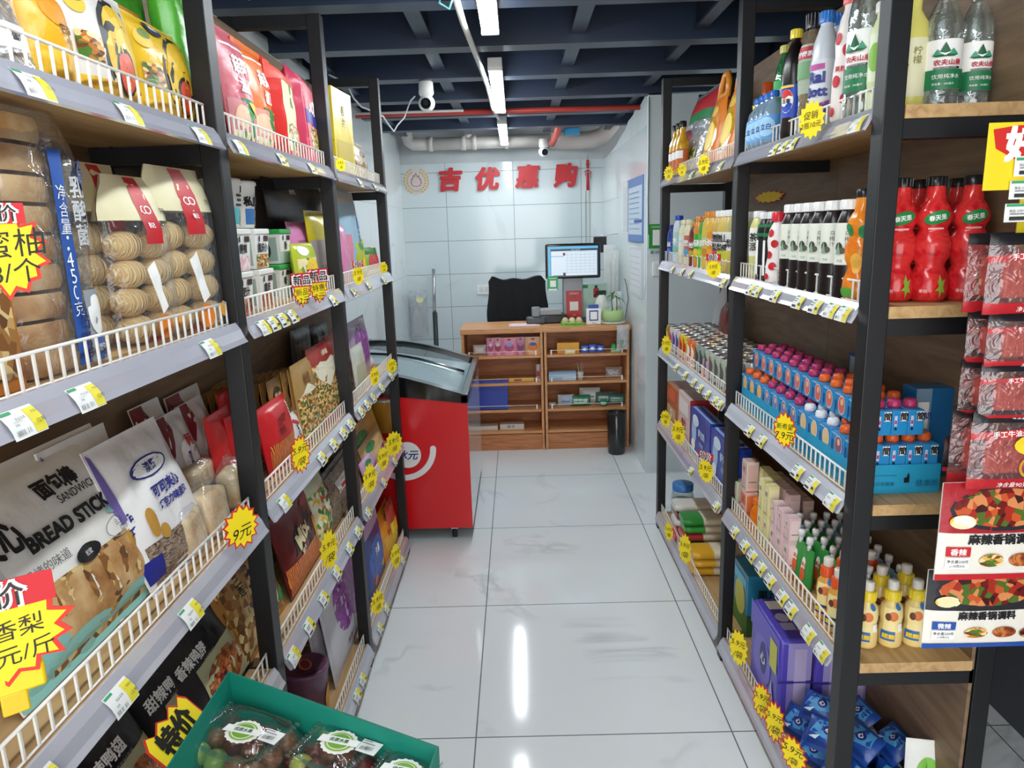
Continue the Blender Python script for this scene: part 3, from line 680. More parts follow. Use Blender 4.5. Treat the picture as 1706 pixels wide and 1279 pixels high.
def toast_bag(loc, rz, rx, label, W=.085, H=.075, D=.055):
    e = empty('toast_bag', loc, rz, label, 'bread bag', 'small clear bags of thick toast', rx)
    mb = MB(); mb.box((-W/2, -D/2, .004), (W/2, D/2, H), BREADW, .012); mb.build('toast', e)
    mb = MB()
    def F(a, b):
        q = 2*PI*a; k = 1.12+.12*noise.noise(Vector((math.cos(q)*2, math.sin(q)*2, b*4+loc[1]*30)))
        if b > .8: k *= 1-.6*(b-.8)/.2
        cx, sx = math.cos(q), math.sin(q)
        return Vector((W/2*k*math.copysign(abs(cx)**.5, cx), D/2*k*math.copysign(abs(sx)**.5, sx), H*1.25*b))
    mb.grid(F, 20, 8, FILM)
    P = lambda a, b: Vector(((a-.5)*W*.9, .004*math.sin(a*9), H*1.2+b*.018))
    mb.grid(P, 6, 2, FILM); mb.build('bag_film', e)
zz = S('L', 2).z
for (p, x, dz_, rz_, rx_, lab, sz) in [
    (330, .70, .052, .2, 0, 'clear bag of thick toast on top of the toast pile', (.1, .06, .06)), (390, .72, .05, -.2, 0, 'clear bag of toast on the pile beside the red packs', (.09, .06, .06)),
    (292, .74, .0, .1, 0, 'clear toast bag at the bottom back of the toast pile', (.085, .05, .055)),
    (312, .625, .0, .1, -.15, 'clear toast bag behind the fence, left one', (.085, .085, .06)), (352, .62, .0, -.05, -.1, 'clear toast bag behind the fence, middle one', (.085, .095, .055)), (398, .622, .0, .15, -.15, 'clear toast bag behind the fence next to the black post', (.085, .09, .055)),
    (345, .77, .0, 0, 0, 'clear toast bag low against the back panel', (.1, .05, .06))]:
    toast_bag((-x-.02, ysol(-x-.02, zz+.04, p), zz+dz_), HW+rz_, rx_, lab, *sz)
for i, (p0, p1, py, x, col, lab) in enumerate([(255, 300, 672, .73, 'E8E6E4', 'white and wine red bag leftmost of the dark back row on the third shelf'), (286, 330, 690, .70, 'D8D2D0', 'white bag with red cap and small coloured print behind the toast'), (300, 352, 650, .76, 'CFC8C4', 'grey white snack bag tallest behind the toast'), (322, 362, 668, .71, 'C9C0BC', 'grey bag with bird print behind the toast')]):
    bag('L', 2, x, p0, p1, py, .04, 'snack_bag', lab, 'snack bag', pk(col), [('p', [(0, .99), (0, .5), (.35, .85), (.4, .99)], ink('7A2028')), ('e', .5, .5, .25, .22, W_), ('r', .42, .45, .5, .6, BL), ('r', .42, .36, .5, .44, PU), ('r', .1, .05, .9, .2, ink('6A2A2C')), ('t', '酥', .6, .7, .12, RD)], lean=-.25, seed=30+i, kind='pillow')
for i, (p0, p1, py, x, lab) in enumerate([(354, 392, 685, .68, 'plain red snack pack left of the first black post'), (376, 402, 650, .72, 'red and silver pack top behind the red packs'), (386, 412, 688, .66, 'narrow red pack against the first black post')]):
    bag('L', 2, x, p0, p1, py, .04, 'snack_bag', lab, 'snack bag', pk('D42A2C'), [('r', .45, .48, .75, .68, W_), ('e', .52, .6, .06, .05, ink('2C3E80')), ('t', '鸡肉', .58, .36, .07, K_)], lean=-.1, seed=40+i, kind='pillow', group='red packs at the end of the third shelf')
# --- near bay, fourth shelf
def black_pack(p0, p1, py, x, lab, txt, seed, yaw=0., lean=-.5, H=.24, roll=0.):
    KH = ink('C9C79A')
    bag('L', 3, x, p0, p1, None, .045, 'snack_bag', lab, 'snack bag', pk('1C1B1F'),
        [('r', .30, .04, .98, .55, KH), ('e', .62, .28, .3, .2, F_MEAT), ('e', .5, .2, .2, .12, F_CHILI), ('t', txt, .32, .66, .13, W_, {'bold': .03, 'wmax': .11}), ('t', '非卖品独立包装', .5, .56, .03, ink('A8A8A0'), {'bold': 0, 'wmax': .09}), ('r', .02, .88, .98, .93, ink('5A1A2C'))],
        lean=lean, yaw=yaw, seed=seed, kind='pillow', Hm=H, group='black packs of spiced duck with khaki windows', roll=roll, dz=.08)
black_pack(60, 170, 0, .615, 'black pack of spiced duck lowest on the fourth near shelf', '香辣鸭', 50, lean=-.45, H=.2)
black_pack(150, 250, 0, .61, 'black pack lettered sweet spicy duck wings, with a brown meat picture', '甜辣鸭翅', 51, lean=-.45, H=.22)
black_pack(235, 325, 0, .64, 'black pack with one large white character, half hidden behind', '甜辣鸭', 52, lean=-.35, H=.2)
black_pack(285, 385, 0, .62, 'black pack lettered fragrant spicy duck, with a red meat picture', '香辣鸭脖', 53, lean=-.4, H=.2)
bag('L', 3, .70, 335, 420, None, .04, 'snack_bag', 'purple black snack bag behind the brown potato bag', 'snack bag', pk('241A2A'), [('t', '溏心鸭蛋', .5, .6, .09, ink('B9B0B8'), {'wmax': .1}), ('r', .1, .1, .4, .4, ink('4A2050'))], lean=-.3, Hm=.25, seed=54, kind='pillow')
bag('L', 3, .74, 395, 440, None, .04, 'snack_bag', 'olive green snack bag behind the brown potato bag', 'snack bag', pk('8A9A2A'), [('r', .1, .1, .9, .5, F_VEG)], lean=-.2, Hm=.27, seed=55, kind='pillow')
bag('L', 3, .62, 372, 450, None, .05, 'snack_bag', 'brown potato slice bag with black characters beside the first post', 'snack bag', pk('A9763C'), [('r', .03, .05, .97, .95, F_POT), ('t', '土豆片', .5, .45, .2, K_, {'vert': True, 'bold': .04}), ('t', '三连', .3, .68, .1, K_, {'vert': True}), ('e', .9, .2, .1, .08, GR)], lean=-.3, Hm=.24, seed=56, kind='pillow')
# --- middle bay, top shelf
def tall_bag(li, p0, p1, py, x, D, lab, body, zs, seed, **k): bag('L', li, x, p0, p1, py, D, 'snack_bag', lab, 'snack bag', pk(body), zs, seed=seed, **k)
NZ = lambda c1: [('r', .06, .84, .94, .86, W_), ('t', '菇菜', .45, .70, .14, W_, {'bold': .045}), ('t', '湿面', .5, .53, .12, W_, {'bold': .045}), ('r', .02, .03, .98, .40, ink(c1)), ('p', [(.3, .42), (.7, .42), (.95, .1), (.6, .12)], GR), ('e', .3, .26, .2, .1, ink('F6C9A8')), ('r', .05, .02, .95, .14, F_VEG), ('p', [(.5, .4), (.95, .4), (.98, .15)], YL)]
tall_bag(0, 370, 417, 52, .62, .05, 'pink and green noodle bag beside the first black post, top shelf', 'D9707E', NZ('D98A90'), 60, kind='pillow')
tall_bag(0, 402, 463, 82, .615, .05, 'orange and pink noodle bag right of the pink one, top shelf', 'EC7A3A', NZ('E79A8A'), 61, kind='pillow')
def gusset(p0, p1, py, side_px, x, lab, body, sidec, zs, seed):
    sh = S('L', 0); W, yc, H = sh.ext(x, p0, p1, py); D = .085
    e = pouch('noodle_bag', lab, 'noodle bag', W, H, D, pk(body), zs, (-(x+D/2), yc, sh.z), sh.rz+.12, -.04, 'box', 'red gusset noodle bags on the top shelf', seed=seed)
gusset(468, 508, 106, 455, .60, 'bright red block bag with green and cream front on the top shelf', 'D8302A', 'C8241F', [('r', .12, .06, .9, .78, ink('D8D2A0')), ('t', '酸辣', .5, .66, .12, GR, {'vert': True}), ('r', .2, .06, .85, .36, F_NOOD), ('r', .0, .78, 1, .97, ink('E85A48'))], 62)
gusset(505, 541, 118, 490, .60, 'red and violet block bag beside the second black post', 'C03A58', 'A02034', [('r', .08, .1, .95, .9, ink('E07A84')), ('t', '火鸡', .5, .62, .15, W_, {'bold': .045}), ('r', .1, .42, .8, .56, ink('3A2A8A')), ('e', .5, .25, .3, .16, F_NOOD)], 63)
# --- middle bay, second shelf: tubs and cups
TUBW = plastic('EDEDE8')
def tub(p0, x, zoff, lab, t1, lid, pic, w=.1, W=None):
    sh = S('L', 1); e = empty('noodle_tub', (-(x+.05), ysol(-x, sh.z+zoff+.05, p0), sh.z+zoff), sh.rz, lab, 'noodle tub', 'square white noodle tubs with lids')
    h_ = .082; w1, w2 = .042, .047
    mb = MB()
    mp = lambda u, v, o: Vector((u, -(w1+(w2-w1)*v/h_)-o, v))
    def ring(wd, z): return [(-wd, -wd, z), (wd, -wd, z), (wd, wd, z), (-wd, wd, z)]
    a, b2 = ring(w1, 0), ring(w2, h_)
    for i in range(4): mb.face([a[i], a[(i+1) % 4], b2[(i+1) % 4], b2[i]], TUBW)
    mb.face(a[::-1], TUBW)
    zones(mb, mp, .088, h_, [('r', .02, .02, .98, .42, pic), ('t', t1, .5, .62, .26, K_, {'bold': .04, 'wmax': .078}), ('r', .6, .8, .95, .96, ink('3A1414')), ('r', .2, .8, .3, .96, K_)])
    zones(mb, lambda u, v, o: Vector((-(w1+(w2-w1)*v/h_)-o, -u, v)), .088, h_, [('r', .1, .1, .9, .9, ink('9FB7AE')), ('e', .5, .45, .2, .3, ink('2A3440'))])
    mb.build('tub_body', e, .003)
    mb = MB(); mb.box((-.05, -.05, h_), (.05, .05, h_+.014), lid, .003); mb.build('lid', e)
GLID = plastic('2FA050')
for j, (p, zo, t1, pic) in enumerate([(413, 0, '肥汁', F_CHILI), (448, 0, '重庆', F_MEAT), (408, .098, '酸辣', F_PINK), (440, .098, '重庆小', F_NOOD)]):
    tub(p, .625, zo, ['white noodle tub with red meat picture, bottom left of the stack', 'white noodle tub, bottom right of the stack', 'white noodle tub with pale pink picture, left in the upper row', 'white noodle tub with noodle picture, right in the upper row'][j], t1, TUBW, pic)
for j, zo in enumerate((0, .098)): tub(478, .66, zo, ['green-lidded tub at the bottom of the tub stack', 'green-lidded tub on top of another green-lidded one'][j], '粉', GLID, ink('B9CFC4'))
for j, (p, t1, x) in enumerate([(402, '三', .63), (427, '私房牛', .63)]):
    sh = S('L', 1); e = empty('noodle_cup', (-(x+.045), ysol(-x, sh.z+.25, p), sh.z+.1965), sh.rz, ['round white noodle cup with teal print on top of the tubs', 'round white noodle cup with large black characters on top of the tubs'][j], 'noodle cup', 'round noodle cups on the square tubs')
    mb = MB(); mb.lathe([(0, 0), (.033, 0), (.044, .1)], TUBW, 24); mp = lambda u, v, o: Vector(((.0335+.0105*v/.1+o)*math.cos(-HW+u/.04), (.0335+.0105*v/.1+o)*math.sin(-HW+u/.04), v))
    zones(mb, mp, .08, .1, [('r', .1, .08, .55, .45, ink(['5FB0B8', '3E6FA8'][j])), ('r', .55, .05, .98, .42, F_NOOD), ('t', t1, .5, .62, .24, K_, {'bold': .05, 'wmax': .07}), ('r', .7, .8, .95, .95, K_)]); mb.build('cup_body', e)
    mb = MB(); mb.lathe([(.044, .1), (.047, .1), (.047, .106), (.044, .11), (0, .11)], TUBW, 24); mb.build('lid', e)
tall_bag(1, 455, 545, 292, .72, .05, 'matt black bag standing behind the noodle tubs', '1E1E22', [('t', '黑椒', .35, .85, .08, W_)], 64, kind='pillow')
tall_bag(1, 486, 526, 370, .66, .05, 'pink bag behind the small green and yellow bags', 'D888B8', [('p', [(.0, .0), (.0, .45), (.5, .2), (1, .5), (1, 0)], ink('8A3050')), ('r', .15, .7, .85, .73, ink('A85A90'))], 65, kind='pillow')
tall_bag(1, 489, 524, 405, .61, .05, 'green and yellow patterned bag above the handwritten price sheets', 'B7C93A', [('r', .05, .05, .95, .7, F_VEG), ('e', .5, .5, .3, .2, YL), ('e', .3, .85, .2, .1, W_)], 66, kind='pillow')
tall_bag(1, 518, 558, 352, .625, .05, 'tall clear bag with an olive yellow header beside the second post', 'C3B62A', [('r', .0, .0, 1, .62, ink('A79A98')), ('r', .1, .04, .9, .3, F_DRY), ('e', .6, .36, .3, .06, ink('C8B83A')), ('t', '牛轧', .5, .74, .09, W_)], 67, kind='pillow')
# --- middle bay, third shelf
BRN = pk('A8814A')
sh = S('L', 2)
for i in range(12):
    f = i/11; x = .62+.018*i
    W, yc, H = sh.ext(x, 512-8*f*3, 560-6*f*3, 590-2.6*i)
    pouch('noodle_pack', 'tan vermicelli pack in the long row filed behind one another', 'noodle pack', .1, H, .014, BRN,
          [('r', .05, .86, .95, .97, ink('C9A266')), ('e', .5, .72, .34, .12, ink('3A2614')), ('t', '米线', .5, .72, .1, ink('E7D3A0')), ('r', .0, .0, 1, .5, F_NOOD), ('p', [(.1, .5), (.5, .64), (.9, .5)], ink('F0E2BE')), ('r', .1, .03, .9, .1, RD)],
          (-(x+.008), 1.98-.006*i, sh.z), sh.rz, -.06, 'pillow', 'tan vermicelli packs filed on the third shelf', seed=70+i, wr=.5, nu=10, nv=12)
    if i % 1 == 0 and i < 11:
        pouch('noodle_pack', 'brown vermicelli pack in the near row filed behind one another', 'noodle pack', .1, H*.96, .014, pk('9C7440'),
          [('e', .5, .78, .34, .12, ink('2E1E10')), ('t', '粉丝', .5, .78, .1, ink('E7D3A0')), ('r', .0, .0, 1, .55, F_NOOD), ('r', .1, .03, .9, .1, ink('6A2A14'))],
          (-(x+.008+.02), 1.865-.004*i, sh.z), sh.rz, -.06, 'pillow', 'brown vermicelli packs filed on the third shelf', seed=90+i, wr=.5, nu=10, nv=12)
bag('L', 2, .605, 522, 565, 570, .02, 'noodle_pack', 'red and tan noodle pack with a long noodle picture, foremost', 'noodle pack', pk('A8302A'), [('r', .03, .05, .97, .78, F_NOOD), ('t', '火腿鸡面', .5, .88, .09, CR, {'wmax': .07}), ('p', [(.1, .74), (.3, .8), (.5, .76), (.7, .8), (.9, .74), (.8, .6), (.5, .45), (.2, .6)], ink('F2E8D0')), ('r', .1, .05, .9, .12, RD)], seed=68, kind='pillow')
bag('L', 2, .605, 496, 528, 600, .02, 'noodle_pack', 'tan noodle pack left of the red and tan one', 'noodle pack', pk('B08A50'), [('r', .03, .03, .97, .6, F_NOOD), ('t', '米线', .5, .78, .13, BR), ('p', [(.1, .6), (.5, .72), (.9, .6)], CR)], seed=69, kind='pillow')
tall_bag(2, 545, 577, 552, .66, .05, 'shiny dark red bag close to the second black post', '9A2226', [('r', .1, .75, .9, .9, ink('C8443A'))], 110, kind='pillow', lean=0.)
tall_bag(2, 490, 520, 545, .79, .03, 'grey crinkled bag high at the back of the third shelf', '5A5654', [('r', .1, .2, .9, .8, F_DRY)], 111, kind='pillow', lean=0)
tall_bag(2, 520, 548, 540, .79, .03, 'dark crinkled bag high at the back next to the grey one', '3C3838', [('r', .1, .2, .9, .8, F_DRY)], 112, kind='pillow', lean=0)
tall_bag(2, 437, 482, 668, .605, .05, 'red bag of fried snacks with dark red letters, middle of third shelf', 'CC2228', [('t', 'CRISPY', .5, .72, .1, ink('7A1010'), {'wmax': .1, 'rot': .1}), ('r', .05, .06, .75, .45, F_CARR), ('t', 'WANG', .82, .75, .1, W_, {'rot': -HW, 'wmax': .06}), ('t', '辣味', .4, .58, .13, ink('7A1010'))], 113, kind='pillow', lean=-.12)
tall_bag(2, 430, 452, 640, .68, .04, 'white and red bag rising behind the red fried snack bag', 'E4DEDC', [('p', [(0, .9), (.5, .8), (.4, .6), (0, .5)], RD)], 114, kind='pillow')
tall_bag(2, 452, 482, 640, .69, .04, 'silvery white bag behind the red fried snack bag', 'DADCE0', [('e', .5, .8, .2, .06, ink('8A9A8A'))], 115, kind='pillow')
tall_bag(2, 474, 494, 690, .61, .035, 'white bag with black letters and a red band', 'E9E7E4', [('t', 'MOVE', .55, .5, .12, K_, {'rot': -HW}), ('p', [(.2, .98), (.95, .7), (.95, .6), (.1, .9)], RD)], 116, kind='pillow')
tall_bag(2, 468, 500, 655, .66, .03, 'brown bag right behind the white lettered bag', '6A4A2C', [('r', .05, .1, .95, .8, F_MEAT)], 117, kind='pillow')
# --- middle bay, fourth shelf
tall_bag(3, 470, 537, None, .66, .05, 'green bag with colourful fruit drawings behind the black mix bag', '3E9A68', [('p', [(.5, 0), (1, 0), (1, .95), (.7, .95)], ink('A8B84A')), ('e', .45, .7, .1, .06, PU), ('e', .7, .8, .12, .07, YL), ('e', .8, .5, .1, .07, PKI), ('e', .25, .6, .1, .06, ink('2A6A48')), ('r', .7, .1, .98, .4, F_VEG)], 120, kind='pillow', Hm=.27, lean=-.2)
bag('L', 3, .61, 466, 520, None, .05, 'snack_bag', 'dark red bag of orange crunchy strips lettered Mix', 'snack bag', pk('6A1A1E'), [('p', [(.0, .6), (1, .88), (1, .4), (0, .3)], ink('18141A')), ('r', .02, .03, .98, .36, F_CARR), ('t', 'Mix', .46, .58, .2, ink('E9DFB0'), {'rot': .3, 'bold': .04, 'wmax': .12}), ('r', .8, .3, .98, .6, ink('E8A82A')), ('e', .8, .85, .14, .05, ink('A84A4A')), ('t', '脆条', .4, .4, .07, ink('EFE6D0'), {'rot': .3})], seed=121, kind='pillow', Hm=.23, lean=-.2)
tall_bag(3, 516, 543, None, .62, .05, 'white and yellow vegetable print bag right of the Mix bag', 'D9DCC0', [('r', .05, .05, .95, .8, F_VEG)], 122, kind='pillow', Hm=.21, lean=-.2)
def clear_food(li, p0, p1, x, H, lab, seed, content, label_uv, lean=-.3, D=.05, name='dried_food_bag'):
    sh = S('L', li); W, yc, _ = sh.ext(x, p0, p1)
    bag('L', li, x, p0, p1, None, D, name, lab, 'snack bag', pk('3A322E'), [('r', .02, .02, .98, .9, content)]+label_uv, seed=seed, kind='pillow', Hm=H, lean=lean, wr=2.)
LABW = lambda u, v: [('r', u-.16, v-.12, u+.16, v+.12, W_), ('t', '商品', u, v+.05, .05, ink('808080'), {'bold': 0}), ('r', u-.05, v-.09, u+.06, v-.02, RD)]
clear_food(3, 536, 590, .61, .17, 'clear bag of dark dried food with a white label, lower front', 123, F_DRY, LABW(.45, .6))
clear_food(3, 540, 592, .67, .25, 'clear bag of dark dried food with a white label, upper back', 124, F_DRY, LABW(.6, .75), -.2)
clear_food(3, 560, 596, .73, .30, 'clear bag of reddish dried food at the very back of the fourth shelf', 125, ramp_mat('reddish_dried_food', ['3A2A26', '7A5040', '9A3A30', 'B8A898'], 50, 'noise', .3, (1, 1, 2), .4, 5, 'Object', 2.), [('e', .7, .5, .3, .15, ink('8A2A2A'))], -.1)
# --- middle bay, bottom shelf
SPZ = [('r', .04, .04, .96, .97, ink('C9C6CC')), ('e', .38, .62, .2, .3, F_PURP, .3), ('e', .62, .60, .18, .32, F_PURP, -.25), ('e', .7, .45, .16, .2, F_PURP, -.3), ('t', '紫薯仔', .4, .2, .07, ink('4A4A50'), {'bold': 0}), ('e', .62, .09, .16, .04, ink('6A3A4A'))]
tall_bag(4, 521, 568, None, .66, .04, 'grey pack with purple sweet potatoes, back one of the pair', 'B7B3BA', SPZ, 130, kind='pillow', Hm=.33, lean=-.1)
tall_bag(4, 545, 602, None, .615, .04, 'grey pack with purple sweet potatoes, front one beside the second post', 'C6C2C9', SPZ, 131, kind='pillow', Hm=.345, lean=-.12)
tall_bag(4, 597, 612, None, .66, .04, 'light blue and pink pack wedged behind the second post', '8EC0D0', [('r', .1, .1, .9, .5, F_PINK)], 132, kind='pillow', Hm=.36, lean=0)
sh = S('L', 4)
e = empty('snack_tub', (-.69, ysol(-.69, sh.z+.1, 512), sh.z), sh.rz+.5, 'purple round tub with an orange oval on its lid', 'snack tub')
mb = MB(); mb.lathe([(0, 0), (.058, 0), (.066, .15)], pk('5A3A52'), 28)
mpt = lambda u, v, o: Vector(((.058+.008*v/.15+o)*math.cos(-HW+u/.062), (.058+.008*v/.15+o)*math.sin(-HW+u/.062), v))
zones(mb, mpt, .12, .15, [('r', .62, .02, .98, .85, W_), ('e', .3, .35, .22, .3, ink('D8962A')), ('r', .66, .1, .94, .5, ink('C0C4C4')), ('t', '果粒', .8, .7, .1, ink('5A5A5A'), {'bold': 0})]); mb.build('tub_body', e)
mb = MB(); mb.lathe([(.066, .148), (.070, .15), (.070, .162), (.064, .166), (.060, .162), (0, .162)], pk('6A4060'), 28)
zones(mb, lambda u, v, o: Vector((u, v-.05, .162+o)), .1, .1, [('e', .55, .5, .32, .2, ink('E08A2A')), ('e', .55, .5, .26, .14, ink('8A2A4A'))]); mb.build('lid', e)
tall_bag(4, 556, 592, None, .63, .05, 'clear bag of black beans beside the purple tub', '1A1516', [('r', .02, .02, .98, .8, F_BEAN), ('r', .02, .8, .98, .97, ink('4A3A3A'))], 133, kind='pillow', Hm=.15, lean=-.6)
tall_bag(4, 566, 600, None, .64, .04, 'clear bag of pale crackers at the bottom behind the fence', 'CDBF9A', [('r', .02, .02, .98, .9, F_VEG)], 134, kind='pillow', Hm=.1, lean=-.5)
# --- far bay
tall_bag(0, 553, 570, 172, .63, .05, 'white and blue rice bag behind the second black post, top shelf', 'CFDCE4', [('t', '大米', .5, .65, .12, BL, {'vert': True}), ('r', .2, .1, .8, .3, LB)], 140, kind='pillow')
put_carton('L', 0, .62, 566, 588, .305, .05, 'oat_box', 'tall bright yellow box standing on the top far-left shelf', 'box', pk('E8CE2A'), front=[('r', .1, .1, .9, .42, ink('C8B23A')), ('t', '麦片', .5, .7, .12, ink('6A5A1A'), {'vert': True})], left=[('e', .3, .82, .25, .05, OR), ('r', 0, .4, 1, .405, BR)], yaw=-.1)
tall_bag(0, 584, 606, 238, .62, .05, 'cream bag with a rounded top on the top far-left shelf', 'DDD2B8', [('r', .1, .1, .9, .4, ink('F0EADA')), ('e', .5, .7, .2, .08, BR)], 141, kind='pillow')
tall_bag(0, 600, 616, 228, .66, .05, 'silver and brown bag leaning behind the cream one', 'B8B4AE', [('r', .1, .1, .9, .5, F_POT)], 142, kind='pillow')
tall_bag(0, 612, 634, 268, .62, .05, 'small beige patterned bag at the end of the top left shelf', 'C9B68A', [('r', .05, .05, .95, .9, F_POT)], 143, kind='pillow')
tall_bag(1, 564, 598, 318, .63, .06, 'pale blue bag with a silver top on the far second shelf', '9FC4DA', [('r', .0, .84, 1, .98, ink('C9CDD2')), ('t', '奶茶', .7, .55, .14, BL, {'vert': True}), ('r', .0, .1, .3, .5, PKI), ('r', .05, .03, .95, .2, ink('C8C0A8'))], 144, kind='pillow')
tall_bag(1, 568, 578, 375, .61, .03, 'pink bag next to the pale blue bag', 'D889B2', [], 145, kind='pillow')
tall_bag(1, 593, 607, 398, .62, .03, 'small green and yellow jelly bag left of the watermelon packs', 'B7C832', [('r', .3, .1, .9, .5, YL), ('e', .4, .8, .2, .1, GR)], 146, kind='pillow')
for i, (p0, p1) in enumerate([(606, 619), (618, 631), (630, 643)]):
    tall_bag(1, p0, p1, 412, .61, .03, ['red and green candy pack, left of three at the end of the second shelf', 'red and green candy pack, middle of three', 'red and green candy pack, right of three beside the third post'][i], '9FC04A', [('r', .0, .75, 1, .98, ink('3A7A2A')), ('e', .5, .45, .35, .3, ink('D83A3A')), ('r', .1, .05, .9, .2, ink('E8E2C8'))], 147+i, kind='pillow', group='watermelon candy packs')
tall_bag(2, 582, 612, 532, .64, .05, 'clear pack of purple sweet potato with a lilac picture, far third shelf', 'B9A6C4', [('e', .5, .55, .36, .36, F_PURP)], 150, kind='pillow')
tall_bag(2, 588, 606, 575, .605, .03, 'pale grain bag left in front of the purple pack', 'C9CCBE', [('r', .1, .1, .9, .6, ink('BDB89A'))], 151, kind='pillow')
tall_bag(2, 605, 632, 590, .66, .05, 'pink and white dumpling bag behind the starburst sign', 'D8C4CC', [('r', .05, .05, .95, .8, F_PINK)], 152, kind='pillow')
tall_bag(2, 626, 652, 580, .68, .05, 'white printed bag in the far corner of the third shelf', 'DAD8DC', [('t', '汤圆', .5, .6, .2, ink('8A4A5A')), ('r', .05, .05, .95, .4, F_PINK)], 153, kind='pillow')
sh = S('L', 3)
e = empty('noodle_cup', (-.68, ysol(-.68, sh.z+.12, 640), sh.z), sh.rz+.4, 'big yellow and white instant noodle cup beside the third post', 'noodle cup')
mb = MB(); mb.lathe([(0, 0), (.052, 0), (.072, .16)], pk('C08A2A'), 26)
mpt = lambda u, v, o: Vector(((.052+.02*v/.16+o)*math.cos(-HW+u/.065), (.052+.02*v/.16+o)*math.sin(-HW+u/.065), v))
zones(mb, mpt, .12, .16, [('r', .0, .1, 1, .9, F_NOOD), ('r', .45, .25, .98, .85, W_), ('t', '拉面', .7, .5, .3, K_), ('e', .55, .78, .06, .06, RD), ('e', .85, .78, .06, .06, RD), ('r', .5, .28, .95, .4, RD)]); mb.build('cup_body', e)
mb = MB(); mb.lathe([(.072, .158), (.076, .16), (.076, .167), (.07, .171), (0, .171)], mat('C9BDB4', .25, metal=.5), 26); mb.build('lid', e)
for i, (p0, p1, x, c, lab, H) in enumerate([(600, 640, .64, 'D2A24A', 'long yellow stick cracker pack lying slanted below the noodle cup', .17), (604, 634, .62, 'D8B87A', 'tan pack with a green leaf mark on the far fourth shelf', .11), (603, 622, .61, 'C9A0C8', 'lilac and cream pack lowest on the far fourth shelf', .075)]):
    tall_bag(3, p0, p1, None, x, .03, lab, c, [('e', .35, .7, .2, .15, GR), ('r', .1, .1, .9, .45, ink(['E9C878', 'E8CFA0', 'B890C0'][i])), ('e', .8, .2, .12, .12, PU)], 160+i, kind='pillow', Hm=H, lean=-.3)
tall_bag(4, 608, 634, None, .605, .045, 'dark blue round-print snack bag at the bottom of the far bay', '25408A', [('e', .5, .45, .4, .28, ink('3E66B8')), ('t', '海苔', .5, .55, .12, W_, {'bold': .04}), ('e', .3, .2, .1, .06, OR), ('e', .7, .25, .08, .05, ink('E8C8A0')), ('r', .0, .85, 1, .97, ink('C8A8C8'))], 170, kind='pillow', Hm=.3, lean=-.1)
tall_bag(4, 635, 653, None, .605, .045, 'orange chips bag with a hazelnut picture right of the dark blue bag', 'E89A22', [('e', .55, .8, .2, .08, BR), ('r', .1, .1, .9, .5, ink('F0BC3A')), ('t', '薯片', .4, .5, .12, RD)], 171, kind='pillow', Hm=.21, lean=-.2)
tall_bag(4, 654, 663, None, .605, .035, 'yellow and dark red pack against the third post', 'B84A32', [('r', .1, .1, .9, .6, YL)], 172, kind='pillow', Hm=.22, lean=-.1)
# ================================================================ RIGHT RACK
def slot(li, x, px, dz=.1):
    sh = S('R', li); return Vector((x, ysol(x, sh.z+dz, px), sh.z))
def end_slot(li, px, dz, y):       # things seen at the open end of the rack, past the first post
    z = LV[li]+.0005; return Vector((xsol(y, z+dz, px), y, z))
def water_prof(r, H): return [(r*.86, 0), (r*.98, .006), (r, .02), (r, H*.16), (r*.97, H*.18), (r, H*.2), (r, H*.55), (r*.97, H*.6), (r, H*.64), (r*.9, H*.74), (r*.66, H*.84), (r*.42, H*.9), (r*.40, H*.965), (r*.44, H*.966)]
def juice_prof(r, H): return [(r*.88, 0), (r, .006), (r, H*.05)]+[(r*(.965 if i % 2 else 1), H*(.06+.028*i)) for i in range(9)]+[(r, H*.33), (r, H*.72), (r*.93, H*.78), (r*.66, H*.88), (r*.58, H*.9), (r*.58, H*.955)]
def soda_prof(r, H): return [(r*.8, 0), (r*.95, .008), (r, .025), (r*.9, H*.3), (r*.94, H*.4), (r, H*.5), (r, H*.68), (r*.85, H*.78), (r*.5, H*.88), (r*.34, H*.92), (r*.34, H*.965)]
def water(loc, rz, H, r, lab):
    t = GR
    return bottle('water_bottle', lab, 'bottle', water_prof(r, H), PET, plastic('1E8A48'), (r*.46, H*.935, H*1.0), loc, rz, (H*.17, H*.57, W_),
        [('r', 0, 0, 1, .40, ink('1C7A4C')), ('r', -.57, 0, 0, .40, ink('1C7A4C')), ('r', 1, 0, 1.57, .40, ink('1C7A4C')), ('r', .25, .405, .9, .445, K_), ('t', 'DRINKING PURIFIED WATER', .5, .425, .025, W_, {'bold': 0, 'wmax': r*1.2}), ('t', '农夫山泉', .58, .53, .13, ink('B8243A'), {'bold': .03, 'wmax': r*1.3}), ('t', '饮用纯净水', .56, .25, .13, W_, {'bold': 0, 'wmax': r*1.3}),
         ('t', '净含量：596毫升', .5, .1, .06, W_, {'bold': 0, 'wmax': r}), ('p', [(.34, .68), (.5, .93), (.66, .68)], ink('12603A')), ('p', [(.22, .68), (.33, .8), (.44, .68)], ink('3E9A78')), ('p', [(.56, .68), (.68, .8), (.8, .68)], ink('3E9A78')), ('p', [(.36, .74), (.5, .70), (.64, .74), (.5, .66)], W_), ('p', [(.2, .68), (.8, .68), (.7, .64), (.3, .64)], ink('12603A'))],
        'water bottles with green caps and green and white labels', liquid=(film_mat('water', 'F6FBFA', .1, .02, 0, 5, .0), H*.8), seg=24)
